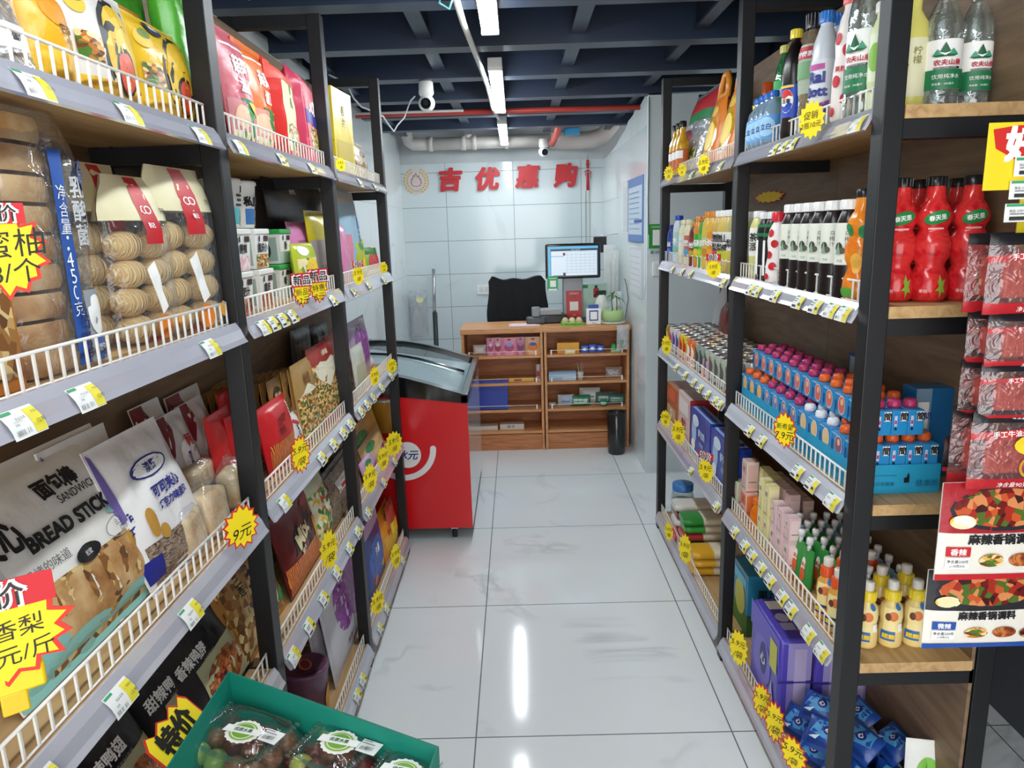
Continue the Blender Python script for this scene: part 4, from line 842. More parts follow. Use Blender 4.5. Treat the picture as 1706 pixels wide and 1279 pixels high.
# --- near bay, top shelf, from the far post towards the camera
RR = -HW
RB = -HW+.6
for i, p in enumerate((1258, 1268)):
    l = slot(0, .79-.0*i, p); bottle('oil_bottle', ['small bottle of yellow oil beside the middle right post', 'second small bottle of yellow oil, nearer the orange nozzle'][i], 'bottle', [(.026, 0), (.028, .01), (.028, .10), (.02, .125), (.011, .14), (.011, .165)], ramp_mat('yellow_oil_mix', ['B88A12', 'E8C52A', 'F2DC5A'], 60, 'noise', .12, (1, 1, 1), .1), DARK, (.013, .16, .178), l, RB, group=None)
l = slot(0, .80, 1277); bottle('spray_bottle', 'clear bottle with an orange nozzle behind the blue bottles', 'bottle', [(.026, 0), (.028, .01), (.028, .12), (.012, .15), (.012, .17)], plastic('D8D6E2'), plastic('E8631E'), (.016, .165, .215), l, RB)
l = slot(0, .83, 1288); bottle('spray_bottle', 'bottle with a wide orange cap next to the orange nozzle', 'bottle', [(.026, 0), (.028, .01), (.028, .12), (.015, .15), (.015, .16)], plastic('DCD6E8'), plastic('D8551E'), (.026, .16, .19), l, RB)
for i, p in enumerate((1263, 1271, 1279, 1288)):
    l = slot(0, .735+.0, p, .05); e = bottle('detergent_bottle', 'clear pale blue detergent bottle, %s of the four tilted behind the top fence' % ('farthest', 'second farthest', 'third', 'nearest')[i], 'bottle', [(.03, 0), (.034, .01), (.034, .07), (.028, .10), (.012, .12), (.012, .13)], film_mat('pale_blue_plastic', 'B9D6EC', .3, .08, .2, 30, .45), plastic('2A6AC0'), (.014, .128, .145), l+Vector((0, 0, .004)), RB, (.015, .08, ink('5A9BD8')), [('e', .5, .5, .4, .4, LB), ('t', '立白', .5, .5, .25, BL)], 'pale blue detergent bottles', seg=16)
H = .28
l = slot(0, .765, 1304); bottle('soda_bottle', 'green soda bottle with a pale yellow cap', 'bottle', soda_prof(.027, .262), film_mat('green_bottle', '3E9A5A', .3, .06, .2, 30, .5), plastic('C9C46A'), (.014, .248, .268), l, RB, (.09, .175, ink('22A552')), [('t', '雪碧', .5, .6, .3, W_, {'bold': .05, 'wmax': .04}), ('t', '零卡', .5, .25, .15, W_)], liquid=(plastic('2E7A48'), .2), seg=20)
l = slot(0, .735, 1322); bottle('cola_bottle', 'dark cola bottle with a yellow cap and blue label', 'bottle', soda_prof(.031, .262), plastic('140C0A'), plastic('E8D23A'), (.015, .248, .27), l, RB, (.055, .135, ink('1A46B8')),
    [('e', .5, .5, .30, .36, W_), ('p', [(.24, .62), (.30, .76), (.42, .84), (.55, .86), (.70, .76), (.77, .62), (.6, .66), (.42, .58)], ink('D8302A')), ('p', [(.24, .38), (.3, .26), (.42, .17), (.58, .16), (.7, .24), (.77, .40), (.6, .46), (.42, .34)], ink('1A46B8')), ('t', '百事', .5, .5, .14, K_), ('r', .2, .9, .8, .97, YL)], seg=22)
l = slot(0, .75, 1350); bottle('juice_bottle', 'clear tea bottle with a black cap right of the cola', 'bottle', soda_prof(.031, .275), film_mat('tea_bottle', 'C9B79A', .3, .06, .2, 30, .35), plastic('1C1A1A'), (.019, .252, .288), l, RB, (.10, .215, ink('A9B8A2')), [('r', .1, .7, .9, .95, ink('B8283A')), ('r', .1, .3, .9, .65, ink('6FA070')), ('t', '柠檬茶', .5, .8, .16, W_, {'wmax': .04})], liquid=(plastic('4A3020'), .1), seg=20)
for i, (p, x, c, t) in enumerate([(1372, .735, 'D8DCE2', 'Rai'), (1392, .775, 'E2D4E2', '')]):
    l = slot(0, x, p); bottle('mineral_drink', ['silver bottle with a blue cap and violet lettering', 'silver bottle with a blue cap and pink dotted print'][i], 'bottle', [(.027, 0), (.030, .008), (.030, .15), (.027, .19), (.016, .225), (.014, .23), (.014, .24)], plastic('C9D0D8'), plastic('2A74C8'), (.017, .236, .262), l, RB, (.035, .155+.02*i, ink(c)),
        [[('t', 'Rai', .5, .68, .2, ink('2A3A8A'), {'bold': .05}), ('t', 'Bott', .5, .42, .2, ink('2A3A8A'), {'bold': .05, 'wmax': .05}), ('r', .1, .82, .8, .92, ink('B84A9A')), ('p', [(0, .1), (1, .25), (1, 0), (0, 0)], ink('7A3A8A'))], [('r', .0, .55, 1, .95, ink('D45AA8')), ('r', .5, .2, .9, .9, ink('C86AB0')), ('r', .3, .05, .8, .35, W_)]][i], seg=20)
l = slot(0, .74, 1411); bottle('yogurt_drink', 'white bottle with red dots and a red cap on the top shelf', 'bottle', [(.025, 0), (.03, .01), (.03, .10), (.026, .14), (.028, .17), (.020, .215), (.013, .235), (.013, .25)], plastic('F1E9E6'), plastic('E86A6A'), (.016, .245, .275), l, RB, zs=[('e', .35, .7, .16, .05, RD), ('e', .7, .6, .14, .05, RD), ('e', .4, .35, .16, .05, RD), ('e', .75, .2, .16, .05, RD), ('e', .3, .1, .12, .04, RD), ('t', '果粒', .55, .45, .05, RD)], seg=20)
l = slot(0, .74, 1440); water(l, RB, .30, .037, 'large water bottle behind the first right post, left of it')
l = slot(0, .745, 1470); bottle('juice_bottle', 'pale green bottle half hidden by the first right post', 'bottle', juice_prof(.026, .2), plastic('DDE8B8'), WHITE, (.018, .19, .21), l, RB, (.06, .15, ink('E8F0D0')), [('e', .5, .5, .3, .3, ink('8AC04A'))])
l = end_slot(0, 1518, .1, 1.555); bottle('juice_bottle', 'slim bottle of lemon yellow juice beside the first right post', 'bottle', [(.025, 0), (.028, .006), (.028, .14), (.026, .17), (.012, .195), (.012, .225)], plastic('E8E27A'), plastic('EDEDED'), (.015, .22, .25), l, -.3, (.03, .14, ink('F0EEC8')), [('t', '柠檬', .6, .7, .14, ink('8A8A2A'), {'vert': True, 'bold': 0}), ('p', [(.1, .2), (.3, .6), (.35, .55), (.2, .15)], ink('6A8A2A'))])
l = end_slot(0, 1568, .1, 1.545); water(l, -.35, .232, .036, 'water bottle with a green cap, left one on the open end of the top shelf')
l = end_slot(0, 1622, .1, 1.57); water(l, -.15, .232, .032, 'water bottle with a green cap, right one on the open end of the top shelf')
# --- near bay, second shelf
def straight(li, x, p, dz, name, lab, r, H, body, capc, labc, z0, z1, zs, group=None, liquid=None, cr=.018, rz=RB, prof=None):
    l = slot(li, x, p, dz) if not isinstance(p, Vector) else p
    return bottle(name, lab, 'bottle', prof or juice_prof(r, H), body, plastic(capc), (cr, H*.90, H), l, rz, (z0, z1, ink(labc)), zs, group, liquid)
straight(1, .77, 1252, .1, 'juice_bottle', 'pale yellow drink bottle next to the middle right post, second shelf', .026, .205, plastic('DDD9A8'), 'E8E8E6', 'E6E8DA', .06, .15, [('r', .2, .3, .6, .7, BR)])
straight(1, .75, 1264, .1, 'juice_bottle', 'yellow green drink bottle with a white cap, second from the middle post', .028, .205, plastic('D8D488'), 'EDEDEB', 'EFEFE6', .07, .155, [('t', '茶派', .5, .5, .3, K_, {'vert': True})])
for i, p in enumerate((1275, 1287)):
    straight(1, .74, p, .1, 'juice_bottle', ['black drink bottle with a green neck label, left one', 'black drink bottle with a green neck label, right one'][i], .025, .2, plastic('1C1216'), 'E2E4E6', 'E4E4E6', .02, .12, [('r', .1, .0, .4, 1, W_), ('r', .4, 0, .9, 1, K_)], 'black bottles with green neck labels')
    l = slot(1, .74, p); mb = MB(); mb.lathe([(.0255, .13), (.026, .132), (.022, .165)], ink('1E7A4A'), 18); o = mb.build('neck_label'); o.parent = [q for q in COL.objects if q.name.startswith('juice_bottle') and not q.parent][-1]
l = slot(1, .735, 1296); bottle('yogurt_drink', 'white bottle with large red dots and a red cap on the second shelf', 'bottle', [(.028, 0), (.031, .01), (.031, .05), (.025, .08), (.029, .12), (.024, .15), (.014, .17), (.014, .18)], plastic('F3EEEC'), plastic('D82A3A'), (.019, .172, .198), l, RB, zs=[('e', .4, .78, .18, .06, RD), ('e', .65, .62, .18, .06, RD), ('e', .35, .45, .18, .06, RD), ('e', .6, .28, .18, .06, RD), ('e', .3, .12, .16, .05, RD)], seg=20)
for i, p in enumerate((1318, 1335, 1350, 1367, 1388, 1413)):
    txt = ['酸梅', '酸梅', '乌梅', '乌梅', '乌梅', '乌梅'][i]
    straight(1, .735, p, .1, 'plum_juice_bottle', 'dark plum juice bottle with cream label, %s of the six' % ['farthest', 'second farthest', 'third farthest', 'third nearest', 'second nearest', 'nearest'][i], .0285, .215, plastic('1A0E0E'), 'EFEFED', 'E6E9DC', .075, .165,
             [('t', '乌梅汁', .72, .62, .12, ink('5A5A4A'), {'vert': True, 'bold': 0}), ('e', .42, .42, .14, .12, ink('3A3A34')), ('e', .55, .34, .12, .08, ink('5A5A50')), ('p', [(.3, .25), (.42, .55), (.5, .25)], ink('8AA890')), ('t', '饮品', .5, .1, .06, ink('3A8A7A'), {'bold': 0})], 'plum juice bottles with white caps', cr=.0225)
def bulb_prof(r, H): return [(r*.72, 0), (r*.9, .006), (r*.98, .02), (r, H*.12), (r*.94, H*.20), (r*.78, H*.26), (r*.70, H*.29), (r*.76, H*.32), (r*.92, H*.37), (r*.97, H*.43), (r*.92, H*.50), (r*.74, H*.56), (r*.68, H*.585), (r*.74, H*.61), (r*.88, H*.65), (r*.90, H*.70), (r*.76, H*.755), (r*.52, H*.81), (r*.46, H*.90), (r*.43, H*.94)]
def bulb(loc, rz, lab, col, strawb=True, H=.252, r=.0385, group=None):
    z = [('e', .5, .72, .36, .055, ink('1F8A44'), .25), ('t', '春天里', .5, .72, .045, W_, {'rot': .15, 'wmax': .04}), ('r', .25, .62, .75, .635, ink('F0B8B8')), ('p', [(.62, .18), (.68, .24), (.72, .18), (.82, .2), (.76, .13), (.84, .08), (.73, .09), (.7, .03), (.66, .1), (.56, .1), (.65, .14)], ink('8AAE3A')), ('t', '果粒', .3, .1, .03, ink('F2D8D8'), {'bold': 0})]
    if not strawb: z = [('e', .3, .68, .2, .06, GR), ('e', .85, .66, .16, .06, GR), ('e', .4, .08, .3, .05, ink('5AA03A')), ('e', .7, .36, .2, .1, ink('F6B84A'))]
    return bottle('hourglass_bottle', lab, 'bottle', bulb_prof(r, H), col, plastic('1A1A1C'), (r*.5, H*.925, H), loc, rz, zs=z, group=group, seg=24)
REDJ = ramp_mat('strawberry_print', ['A81218', 'D0202A', 'E03A38', 'C8181E'], 26, 'noise', .18, (1, 1, 1), .12, 4, 'Object', 1.)
ORJ = ramp_mat('mango_orange_print', ['DE6A12', 'EE8A22', 'F4A43A'], 22, 'noise', .18, (1, 1, 1), .1)
bulb(slot(1, .745, 1432, .08), RR+.5, 'orange three-bulb juice bottle left of the first right post', ORJ, False, .235, .033)
bulb(end_slot(1, 1472, .08, 1.60), -.5, 'second orange three-bulb bottle hidden behind the first right post', ORJ, False)
for i, (p, y) in enumerate([(1493, 1.53), (1549, 1.51), (1610, 1.5)]):
    bulb(end_slot(1, p, .08, y), -.3, 'red strawberry three-bulb bottle in front, %s of three' % ['left', 'middle', 'right'][i], REDJ, group='red strawberry three-bulb bottles')
for i, (p, y) in enumerate([(1524, 1.615), (1588, 1.61)]):
    bulb(end_slot(1, p, .12, y), -.2, 'red strawberry three-bulb bottle in the second row, %s' % ['between the left and middle ones', 'between the middle and right ones'][i], REDJ, group='red strawberry three-bulb bottles')
o = star_sign('faded yellow paper sign stuck on the back panel above the plum juice bottles', .36, .05, (.986, ysol(.986, 1.60, 1280), zsol(.986, ysol(.986, 1.60, 1280), 328)), RR)
# --- near bay, third shelf: trays of small blue juice cartons, two tiers
BLU = pk('2A93D2'); TRAY = paper('1FA0CC'); TRAYI = paper('8FC8DE')
z3 = LV[2]+.0005
def tray(y0, y1, lab, nm):
    mb = MB(); x0, x1 = .732, .912; h_ = .066; t = .003
    X, Y = (x1-x0), (y1-y0)
    mb.box((-X/2, -Y/2, 0), (X/2, Y/2, t), TRAY)
    for a, b in (((-X/2, -Y/2), (-X/2+t, Y/2)), ((X/2-t, -Y/2), (X/2, Y/2)), ((-X/2+t, -Y/2), (X/2-t, -Y/2+t)), ((-X/2+t, Y/2-t), (X/2-t, Y/2))): mb.box((a[0], a[1], t), (b[0], b[1], h_), TRAY)
    zones(mb, lambda u, v, o: Vector((u, -Y/2-o, v)), X, h_, [('t', '每日新健康', .32, .34, .24, ink('1A6E96'), {'bold': 0, 'wmax': .05}), ('t', '健康新', .85, .36, .24, ink('1A6E96'), {'bold': 0}), ('r', .2, .62, .48, .64, ink('1A7EA8')), ('r', .6, .38, .635, .58, K_), ('p', [(.57, .38), (.6, .38), (.6, .55), (.57, .55)], K_), ('p', [(.6, .55), (.635, .55), (.625, .7), (.61, .7)], K_), ('r', .99, 0, 1, 1, TRAY)])
    o = mb.build('display_tray'); o.location = ((x0+x1)/2, (y0+y1)/2, z3); tag(o, lab, 'tray', 'blue cardboard trays on the third right shelf')
tray(1.487, 1.765, 'blue cardboard tray nearest to the first right post, third shelf', 0)
tray(1.77, 2.045, 'blue cardboard tray in the middle of the third right shelf', 1)
tray(2.05, 2.30, 'blue cardboard tray farthest along the third right shelf', 2)
CAPO, CAPP, CAPW = mat('EE6A2E', .25, bump=.3, bscale=120), mat('B8386A', .25, bump=.3, bscale=120), mat('E6E9EE', .25, bump=.3, bscale=120)
PROTO = {}
def juice_carton(loc, capm, fruit, lab, grp):
    tall = .106 if 'lower' in lab else .056
    k = (id(capm), fruit, tall)
    if k not in PROTO:
        e = empty('juice_carton', loc, 0, lab, 'drink carton', grp)
        mb = MB(); w_, d_, h_ = .034, .062, tall
        mb.box((-w_/2, -d_/2, 0), (w_/2, d_/2, h_), BLU, .0012)
        zones(mb, lambda u, v, o: Vector((-w_/2-o, -u, v)), d_, h_, [('e', .56, 1-.028/h_, .30, .0235/h_, W_), ('e', .56, 1-.028/h_, .27, .021/h_, ink(fruit)), ('e', .6, 1-.020/h_, .12, .008/h_, ink('F4C6A0')), ('r', .04, 1-.006/h_, .5, 1-.002/h_, ink('9CCBEA')), ('r', .04, 1-.045/h_, .14, 1-.02/h_, ink('123E78'))])
        zones(mb, lambda u, v, o: Vector((u, -d_/2-o, v)), w_, h_, [('r', .5, 1-.024/h_, .95, 1-.003/h_, W_), ('t', '简', .73, 1-.0135/h_, .018/h_, K_, {'bold': .03}), ('r', .12, 1-.035/h_, .3, 1-.012/h_, ink('C8DAF0')), ('r', .14, 1-.03/h_, .28, 1-.022/h_, ink('C83A8A')), ('e', .22, 1-.041/h_, .08, .003/h_, K_)])
        mb.build('carton_body', e)
        mb = MB(); mb.lathe([(0, h_), (.0125, h_), (.0145, h_+.004), (.0140, h_+.013), (.012, h_+.018), (.008, h_+.0195), (0, h_+.020)], capm, 14); mb.build('cap', e)
        PROTO[k] = e; return e
    return copy_tree(PROTO[k], loc, 0, lab, grp)
rows = [.751, .786, .821, .856, .891]
DY = .0685
for tier in range(2):
    zt = z3+.0035+(.1265 if tier else .0)
    for r_, x in enumerate(rows if tier == 0 else rows[1:4]):
        n = 12
        for j in range(n):
            y = 1.523+DY*j
            if 1.75 < y < 1.79 or 2.03 < y < 2.06: y += 0
            if tier == 0: capm, fr = [(CAPO, '8E5A78')]*2+[(CAPW, 'E9C88A')]*3+[(CAPP, '7A86B8')]*4+[(CAPO, 'F0B84A')]*3, None
            else: capm = [(CAPP, 'E0705E')]*1+[(CAPO, 'E0705E')]*4+[(CAPP, 'E57A6A')]*7
            cm, fr = capm[j]
            if tier == 0 and r_ > 0: cm = CAPO if j < 3 else cm
            if r_ == 0: lab = 'small blue juice carton with a fruit oval, front row of the %s tier' % ['lower', 'upper'][tier]
            elif j == 0: lab = 'orange-capped blue juice carton at the near end of the %s tier, behind the front one' % ['lower', 'upper'][tier]
            else: lab = 'small blue juice carton in a back row of the %s tier' % ['lower', 'upper'][tier]
            lab2 = {('EE'): ''}
            cn = 'orange' if cm is CAPO else ('pink' if cm is CAPP else 'white')
            if r_ == 0: lab = '%s-capped small blue juice carton, front row of the %s tier' % (cn, ['lower', 'upper'][tier])
            juice_carton((x, y+(.004 if tier else 0), zt), cm, fr, lab, lab.replace('carton', 'cartons'))
put_carton('R', 2, .955, 1442, 1412, .22, .03, 'drink_box', 'narrow blue and white box upright at the back of the third right shelf', 'box', pk('3A5E9A'), front=[('r', .1, .5, .9, .95, ink('B9C4D4')), ('r', .1, .1, .5, .4, ink('B8402A'))], dz=.15)
l = end_slot(2, 1512, .15, 1.72); carton('drink_box', 'tall blue drink box with red print standing behind the small cartons', 'box', .1, .06, .21, pk('1F6EA8'), [('r', .0, .0, .35, 1, ink('7FA0B8')), ('p', [(.02, .1), (.3, .3), (.3, .5), (.02, .35)], ink('B8402A')), ('r', .05, .55, .3, .85, W_), ('t', '牛奶', .2, .7, .08, BL)], left=[('r', .1, .3, .9, .8, ink('4A8AB8'))], loc=(.955, 1.62, z3), rz=0)
# cans behind the cartons
CANS = [('C8A24A', 'D8D2B8'), ('4A4A50', '8A8A90'), ('6A6E74', '3A3A40'), ('D8D2C4', 'B84A2A')]
R = sd(5)
for j in range(4):
    for r_ in range(1):
        c1, c2 = CANS[(j+r_) % 2+(0 if j > 5 else 1)]
        can('drink_can', 'muted silver and tan can in the row behind the blue cartons' if r_ else 'drink can directly behind the blue juice cartons', .0265, .105, mat(c1, .25, metal=.3), [('e', .5, .6, .3, .15, ink(c2)), ('r', .1, .15, .9, .25, ink(c2))], (.951 if r_ == 0 else .951, 2.08+.056*j, z3) if r_ == 0 else (.951, 1.86+.056*j, z3+.106), RR+R.uniform(-.5, .5), 'cans behind the blue cartons, lower layer' if r_ == 0 else 'cans behind the blue cartons, upper layer')
# --- near bay, fourth shelf
z4 = LV[3]+.0005
def milk_box(x, y, z, c1, c2, lab, grp, W=.045, D=.032, H=.10, rz=RR, txt='奶'):
    carton('drink_carton', lab, 'drink carton', W, D, H, pk(c1), [('r', .05, .55, .95, .9, ink(c2)), ('e', .4, .3, .25, .16, ink(c2)), ('t', txt, .55, .72, .16, ink('8A5A4A')), ('r', .1, .08, .9, .12, ink('A89A8A'))], [('r', .1, .1, .9, .9, ink(c2)), ('r', .2, .3, .8, .34, ink('8A7A6A'))], [('r', .1, .1, .9, .9, ink(c2))], [('r', .1, .1, .9, .9, ink(c2))], (x, y, z), rz, grp)
for j, (p, x, c1, c2, zz_, lab, H) in enumerate([
    (1232, .77, 'D8C2BE', 'E8DAD6', .1, 'pale pink tall drink carton leftmost at the back of the fourth shelf', .1), (1250, .755, 'E4CFC9', 'DDB8AE', .1, 'pale pink tall drink carton with a small plant print, topmost', .1),
    (1233, .75, 'C8D8B0', 'E6C8C0', 0, 'green and pink drink carton beside the middle right post', .1), (1248, .75, 'DDB4B0', 'E0763A', 0, 'pink drink carton with an orange corner', .1)]):
    milk_box(x, ysol(x, z4+.05+zz_, p), z4+zz_*1.0, c1, c2, lab, None, .05, .04, H)
l = Vector((.752, ysol(.752, z4+.06, 1263), z4)); bottle('juice_bottle', 'short orange drink bottle among the pink cartons', 'bottle', [(.022, 0), (.024, .01), (.024, .06), (.014, .08), (.014, .09)], ORJ, plastic('E8701E'), (.017, .088, .105), l, RB)
for j, p in enumerate((1276, 1286)):
    for q in range(2): milk_box(.745+.0, ysol(.75, z4+.05, p), z4+.1*q, 'E8DF9A', 'F0E8B8', 'pale yellow drink carton in the front row, %s layer' % ['lower', 'upper'][q], 'pale yellow cartons, %s layer' % ['lower', 'upper'][q], .034, .032)
for j, p in enumerate((1298, 1309, 1321)):
    for q in range(2 if j < 3 else 1): milk_box(.745, ysol(.75, z4+.05, p), z4+.1*q if q == 0 else z4+.1, 'E6C2C4', 'EFD6D6', 'pale rose drink carton in the front row, %s layer' % ['lower', 'upper'][q], 'pale rose cartons, %s layer' % ['lower', 'upper'][q], .034, .032, .1 if q == 0 else .07)
for j in range(6):
    milk_box(.79, 2.20-.045*j, z4, ['D8CF8A', 'D9B8B8'][j > 2], ['EAE2A8', 'E6CACA'][j > 2], 'muted drink carton in the second row of the fourth shelf', 'drink cartons in the second row of the fourth shelf', .036, .032, .19)
    milk_box(.83, 2.20-.045*j, z4, 'B89A8E', 'C4AEA6', 'muted drink carton in the third row of the fourth shelf', 'drink cartons in the third row of the fourth shelf', .036, .032, .17)
def spout_pouch(loc, rz, c1, c2, lab, grp, H=.115, cc='E9E9EA', k=0):
    key = ('sp', c1, c2, cc, H)
    if key in PROTO: return copy_tree(PROTO[key], loc, rz, lab, grp)
    e = pouch('jelly_pouch', lab, 'drink pouch', .052, H, .028, pk(c1), [('e', .4, .6, .25, .16, W_), ('e', .45, .35, .28, .16, ink(c2)), ('t', '果冻', .5, .6, .1, ink(c2), {'wmax': .03}), ('r', .05, .03, .95, .12, ink(c2))], loc, rz, -.05, 'stand', grp, seed=k, nu=8, nv=10)
    mb = MB(); mb.tube([(0, 0, H-.006), (0, 0, H+.012)], .0055, plastic('E4E6E8'), 10); mb.build('spout', e)
    mb = MB(); mb.lathe([(0, H+.012), (.0095, H+.012), (.0095, H+.026), (.008, H+.030), (0, H+.030)], plastic(cc), 12); mb.build('cap', e); PROTO[key] = e
    return e
SPC = [('8CC0DA', 'E8C83A', 'light blue'), ('3E9A4A', 'E8642A', 'green')]
for r_, x in enumerate((.752, .79, .828, .866, .904)):
    for j in range(7):
        y = 1.93-.055*j
        c = SPC[0] if (j+r_) % 7 < 2 or r_ > 2 else SPC[1]
        if r_ == 0 and j > 3: continue
        rowlab = ['front row', 'second row', 'third row', 'fourth row', 'back row'][r_]
        spout_pouch((x, y, z4), RR+.1, c[0], c[1], '%s jelly drink pouch with a white spout, %s' % (c[2], rowlab), '%s jelly pouches in the %s' % (c[2], rowlab), k=j+10*r_)
def pet_drink(loc, rz, capc, lab, grp, body='F0D68A', c2='2A6AB0'):
    key = ('pd', capc, body)
    if key in PROTO: return copy_tree(PROTO[key], loc, rz, lab, grp)
    e = bottle('kids_drink', lab, 'bottle', [(.023, 0), (.026, .006), (.026, .04), (.022, .056), (.025, .076), (.023, .098), (.0135, .112), (.0135, .116)], plastic(body), plastic(capc), (.0175, .114, .138), loc, rz,
        zs=[('r', .08, .36, .92, .86, ink('F5E3A0')), ('e', .5, .7, .2, .1, ink('E07A3A')), ('e', .3, .68, .12, .08, ink('6A3A24')), ('r', .04, .18, .6, .38, ink(c2)), ('t', '超熊', .35, .28, .12, YL, {'bold': .04, 'wmax': .024}), ('e', .7, .9, .12, .06, ink('3A7AC0')), ('r', .7, .4, .9, .55, W_)], group=grp, seg=18)
    mb = MB(); mb.lathe([(0, .138), (.011, .138), (.012, .14), (.012, .157), (.0105, .160), (0, .160)], plastic('E9E4DC'), 14); mb.build('sport_top', e)
    PROTO[key] = e; return e
Z4 = z4
for j, (p, y) in enumerate([(1443, 1.50), (1484, 1.50), (1524, 1.50)]):
    pet_drink((xsol(y, Z4+.06, p), y, Z4), -.3, 'F2D632', 'yellow-capped kids drink in the front row, %s' % ['left of three beside the post', 'middle of three', 'right of three'][j], 'yellow-capped kids drinks in the front row')
for j, (p, y) in enumerate([(1467, 1.57), (1508, 1.575)]):
    pet_drink((xsol(y, Z4+.1, p), y, Z4), -.2, 'F2D632', 'yellow-capped kids drink in the second row, %s' % ['left', 'right'][j], 'yellow-capped kids drinks in the second row')
for j, (x, y) in enumerate([(.80, 1.655), (.862, 1.65), (.745, 1.56), (.745, 1.62)]):
    pet_drink((x, y, Z4), -.6, 'E85A22', 'orange-capped kids drink, %s' % ['left one behind the yellow-capped bottles', 'right one behind the yellow-capped bottles', 'first one along the fence', 'second one along the fence'][j], 'orange-capped kids drinks', body='E8A84A', c2='1F3A6A')
# --- near bay, bottom shelf
z5 = LV[4]+.0005
put_carton('R', 4, .79, 1222, 1245, .235, .16, 'drink_crate', 'cyan and green cardboard box farthest on the bottom shelf', 'box', pk('2E8AB0'), front=[('r', 0, 0, 1, .35, ink('3E7A2A')), ('e', .5, .5, .35, .28, ink('C8C84A')), ('r', .1, .75, .9, .9, ink('6AC0DA'))], left=[], right=[('r', 0, 0, 1, .35, ink('2E5A24')), ('t', '果汁', .45, .7, .15, K_), ('r', .25, .45, .65, .6, K_)], dz=.12)
carton('drink_crate', 'dark teal box behind the purple tissue packs', 'box', .14, .1, .25, pk('2A5A6A'), [('r', .1, .1, .9, .4, ink('3A6A4A'))], right=[('r', .1, .2, .9, .6, ink('4A7A7A'))], loc=(.935, 2.20, z5), rz=RR)
def tissue_pack(x, y, z, lab, W=.22, H=.245, D=.12, rz=RR):
    PV = pk('5448B8')
    o = carton('tissue_pack', lab, 'tissue pack', W, D, H, PV,
        [('r', .0, .7, 1, 1, ink('6A5EC8')), ('e', .45, .45, .3, .3, ink('7A70D0')), ('e', .5, .5, .12, .2, ink('2A2A86')), ('t', '心', .5, .5, .14, W_), ('r', .72, .55, .95, .9, ink('C8C84A')), ('p', [(.7, .1), (.95, .05), (.8, .4)], ink('B8B2E0'))],
        [('r', .25, .03, .95, .48, ink('8A80C0')), ('r', .25, .52, .95, .97, ink('9C92CC')), ('r', .45, .1, .8, .9, ink('B4A8D0')), ('r', .0, .49, 1, .51, ink('3A3290'))], [('r', .1, .1, .9, .9, ink('7A70C8'))],
        [('r', .1, .3, .3, .8, W_), ('e', .5, .5, .1, .2, ink('C8C4EC')), ('r', .62, .3, .78, .7, ink('B8B4E4')), ('e', .8, .8, .06, .1, ink('D86A4A'))], (x, y, z), rz, 'big purple tissue packs', .012)
    return o
tissue_pack(.785, 1.995, z5, 'big purple tissue pack standing in front, full print visible', .25, .27, .1)
tissue_pack(.888, 1.99, z5, 'big purple tissue pack in the middle of three, behind the front one', .25, .265, .1)
tissue_pack(.966, 1.985, z5, 'big purple tissue pack against the back panel of the bottom shelf', .25, .27, .05)
BLP = pk('1C4A9E')
def small_tissue(loc, rz, rx, lab, i):
    pouch('pocket_tissue', lab, 'tissue pack', .10, .085, .045, BLP, [('p', [(.1, .45), (.25, .9), (.8, .92), (.9, .5), (.5, .35)], ink('4A9AD4')), ('e', .55, .64, .13, .15, ink('1A2A7A')), ('t', '心', .55, .64, .16, W_), ('r', .1, .1, .9, .22, ink('123480')), ('p', [(.1, .3), (.4, .42), (.3, .25)], ink('D8E8F0'))], loc, rz, rx, 'pillow', 'small blue tissue packs heaped on the bottom shelf', seed=200+i, nu=10, nv=10)
R = sd(11)
heap = [(.765, 1.80, 0, 'against the purple packs at the fence'), (.83, 1.79, 0, 'against the middle purple pack'), (.90, 1.80, 0, 'against the rear purple pack'), (.765, 1.69, 0, 'left of the first right post, front'), (.84, 1.68, 0, 'in the second row of the heap'), (.92, 1.69, 0, 'in the second row of the heap near the back panel'),
        (.76, 1.58, 0, 'hidden partly by the first right post'), (.84, 1.57, 0, 'at the open end, middle'), (.92, 1.57, 0, 'at the open end, right'), (.80, 1.75, .085, 'on top, leaning on the purple packs'), (.88, 1.74, .085, 'on top, right of the leaning one'), (.84, 1.63, .085, 'on top, above the open end'), (.92, 1.63, .085, 'on top, rightmost'), (.77, 1.64, .085, 'on top, beside the first right post')]
for i, (x, y, z, nm) in enumerate(heap):
    small_tissue((x, y, z5+.002+z), RR+.55+R.uniform(-.5, .5), -.45 if z == 0 else -.9, 'small blue tissue pack '+nm, i)
pouch('napkin_pack', 'green and white leaf print pack at the bottom right corner', 'tissue pack', .085, .21, .03, pk('E8EAE6'), [('e', .6, .6, .32, .2, ink('7CC04A')), ('e', .35, .4, .3, .12, ink('5AA83A')), ('p', [(.5, .5), (.55, .75), (.62, .5)], ink('4A8A2A'))], (.965, 1.51, z5), -.2, -.1, 'stand', seed=220)
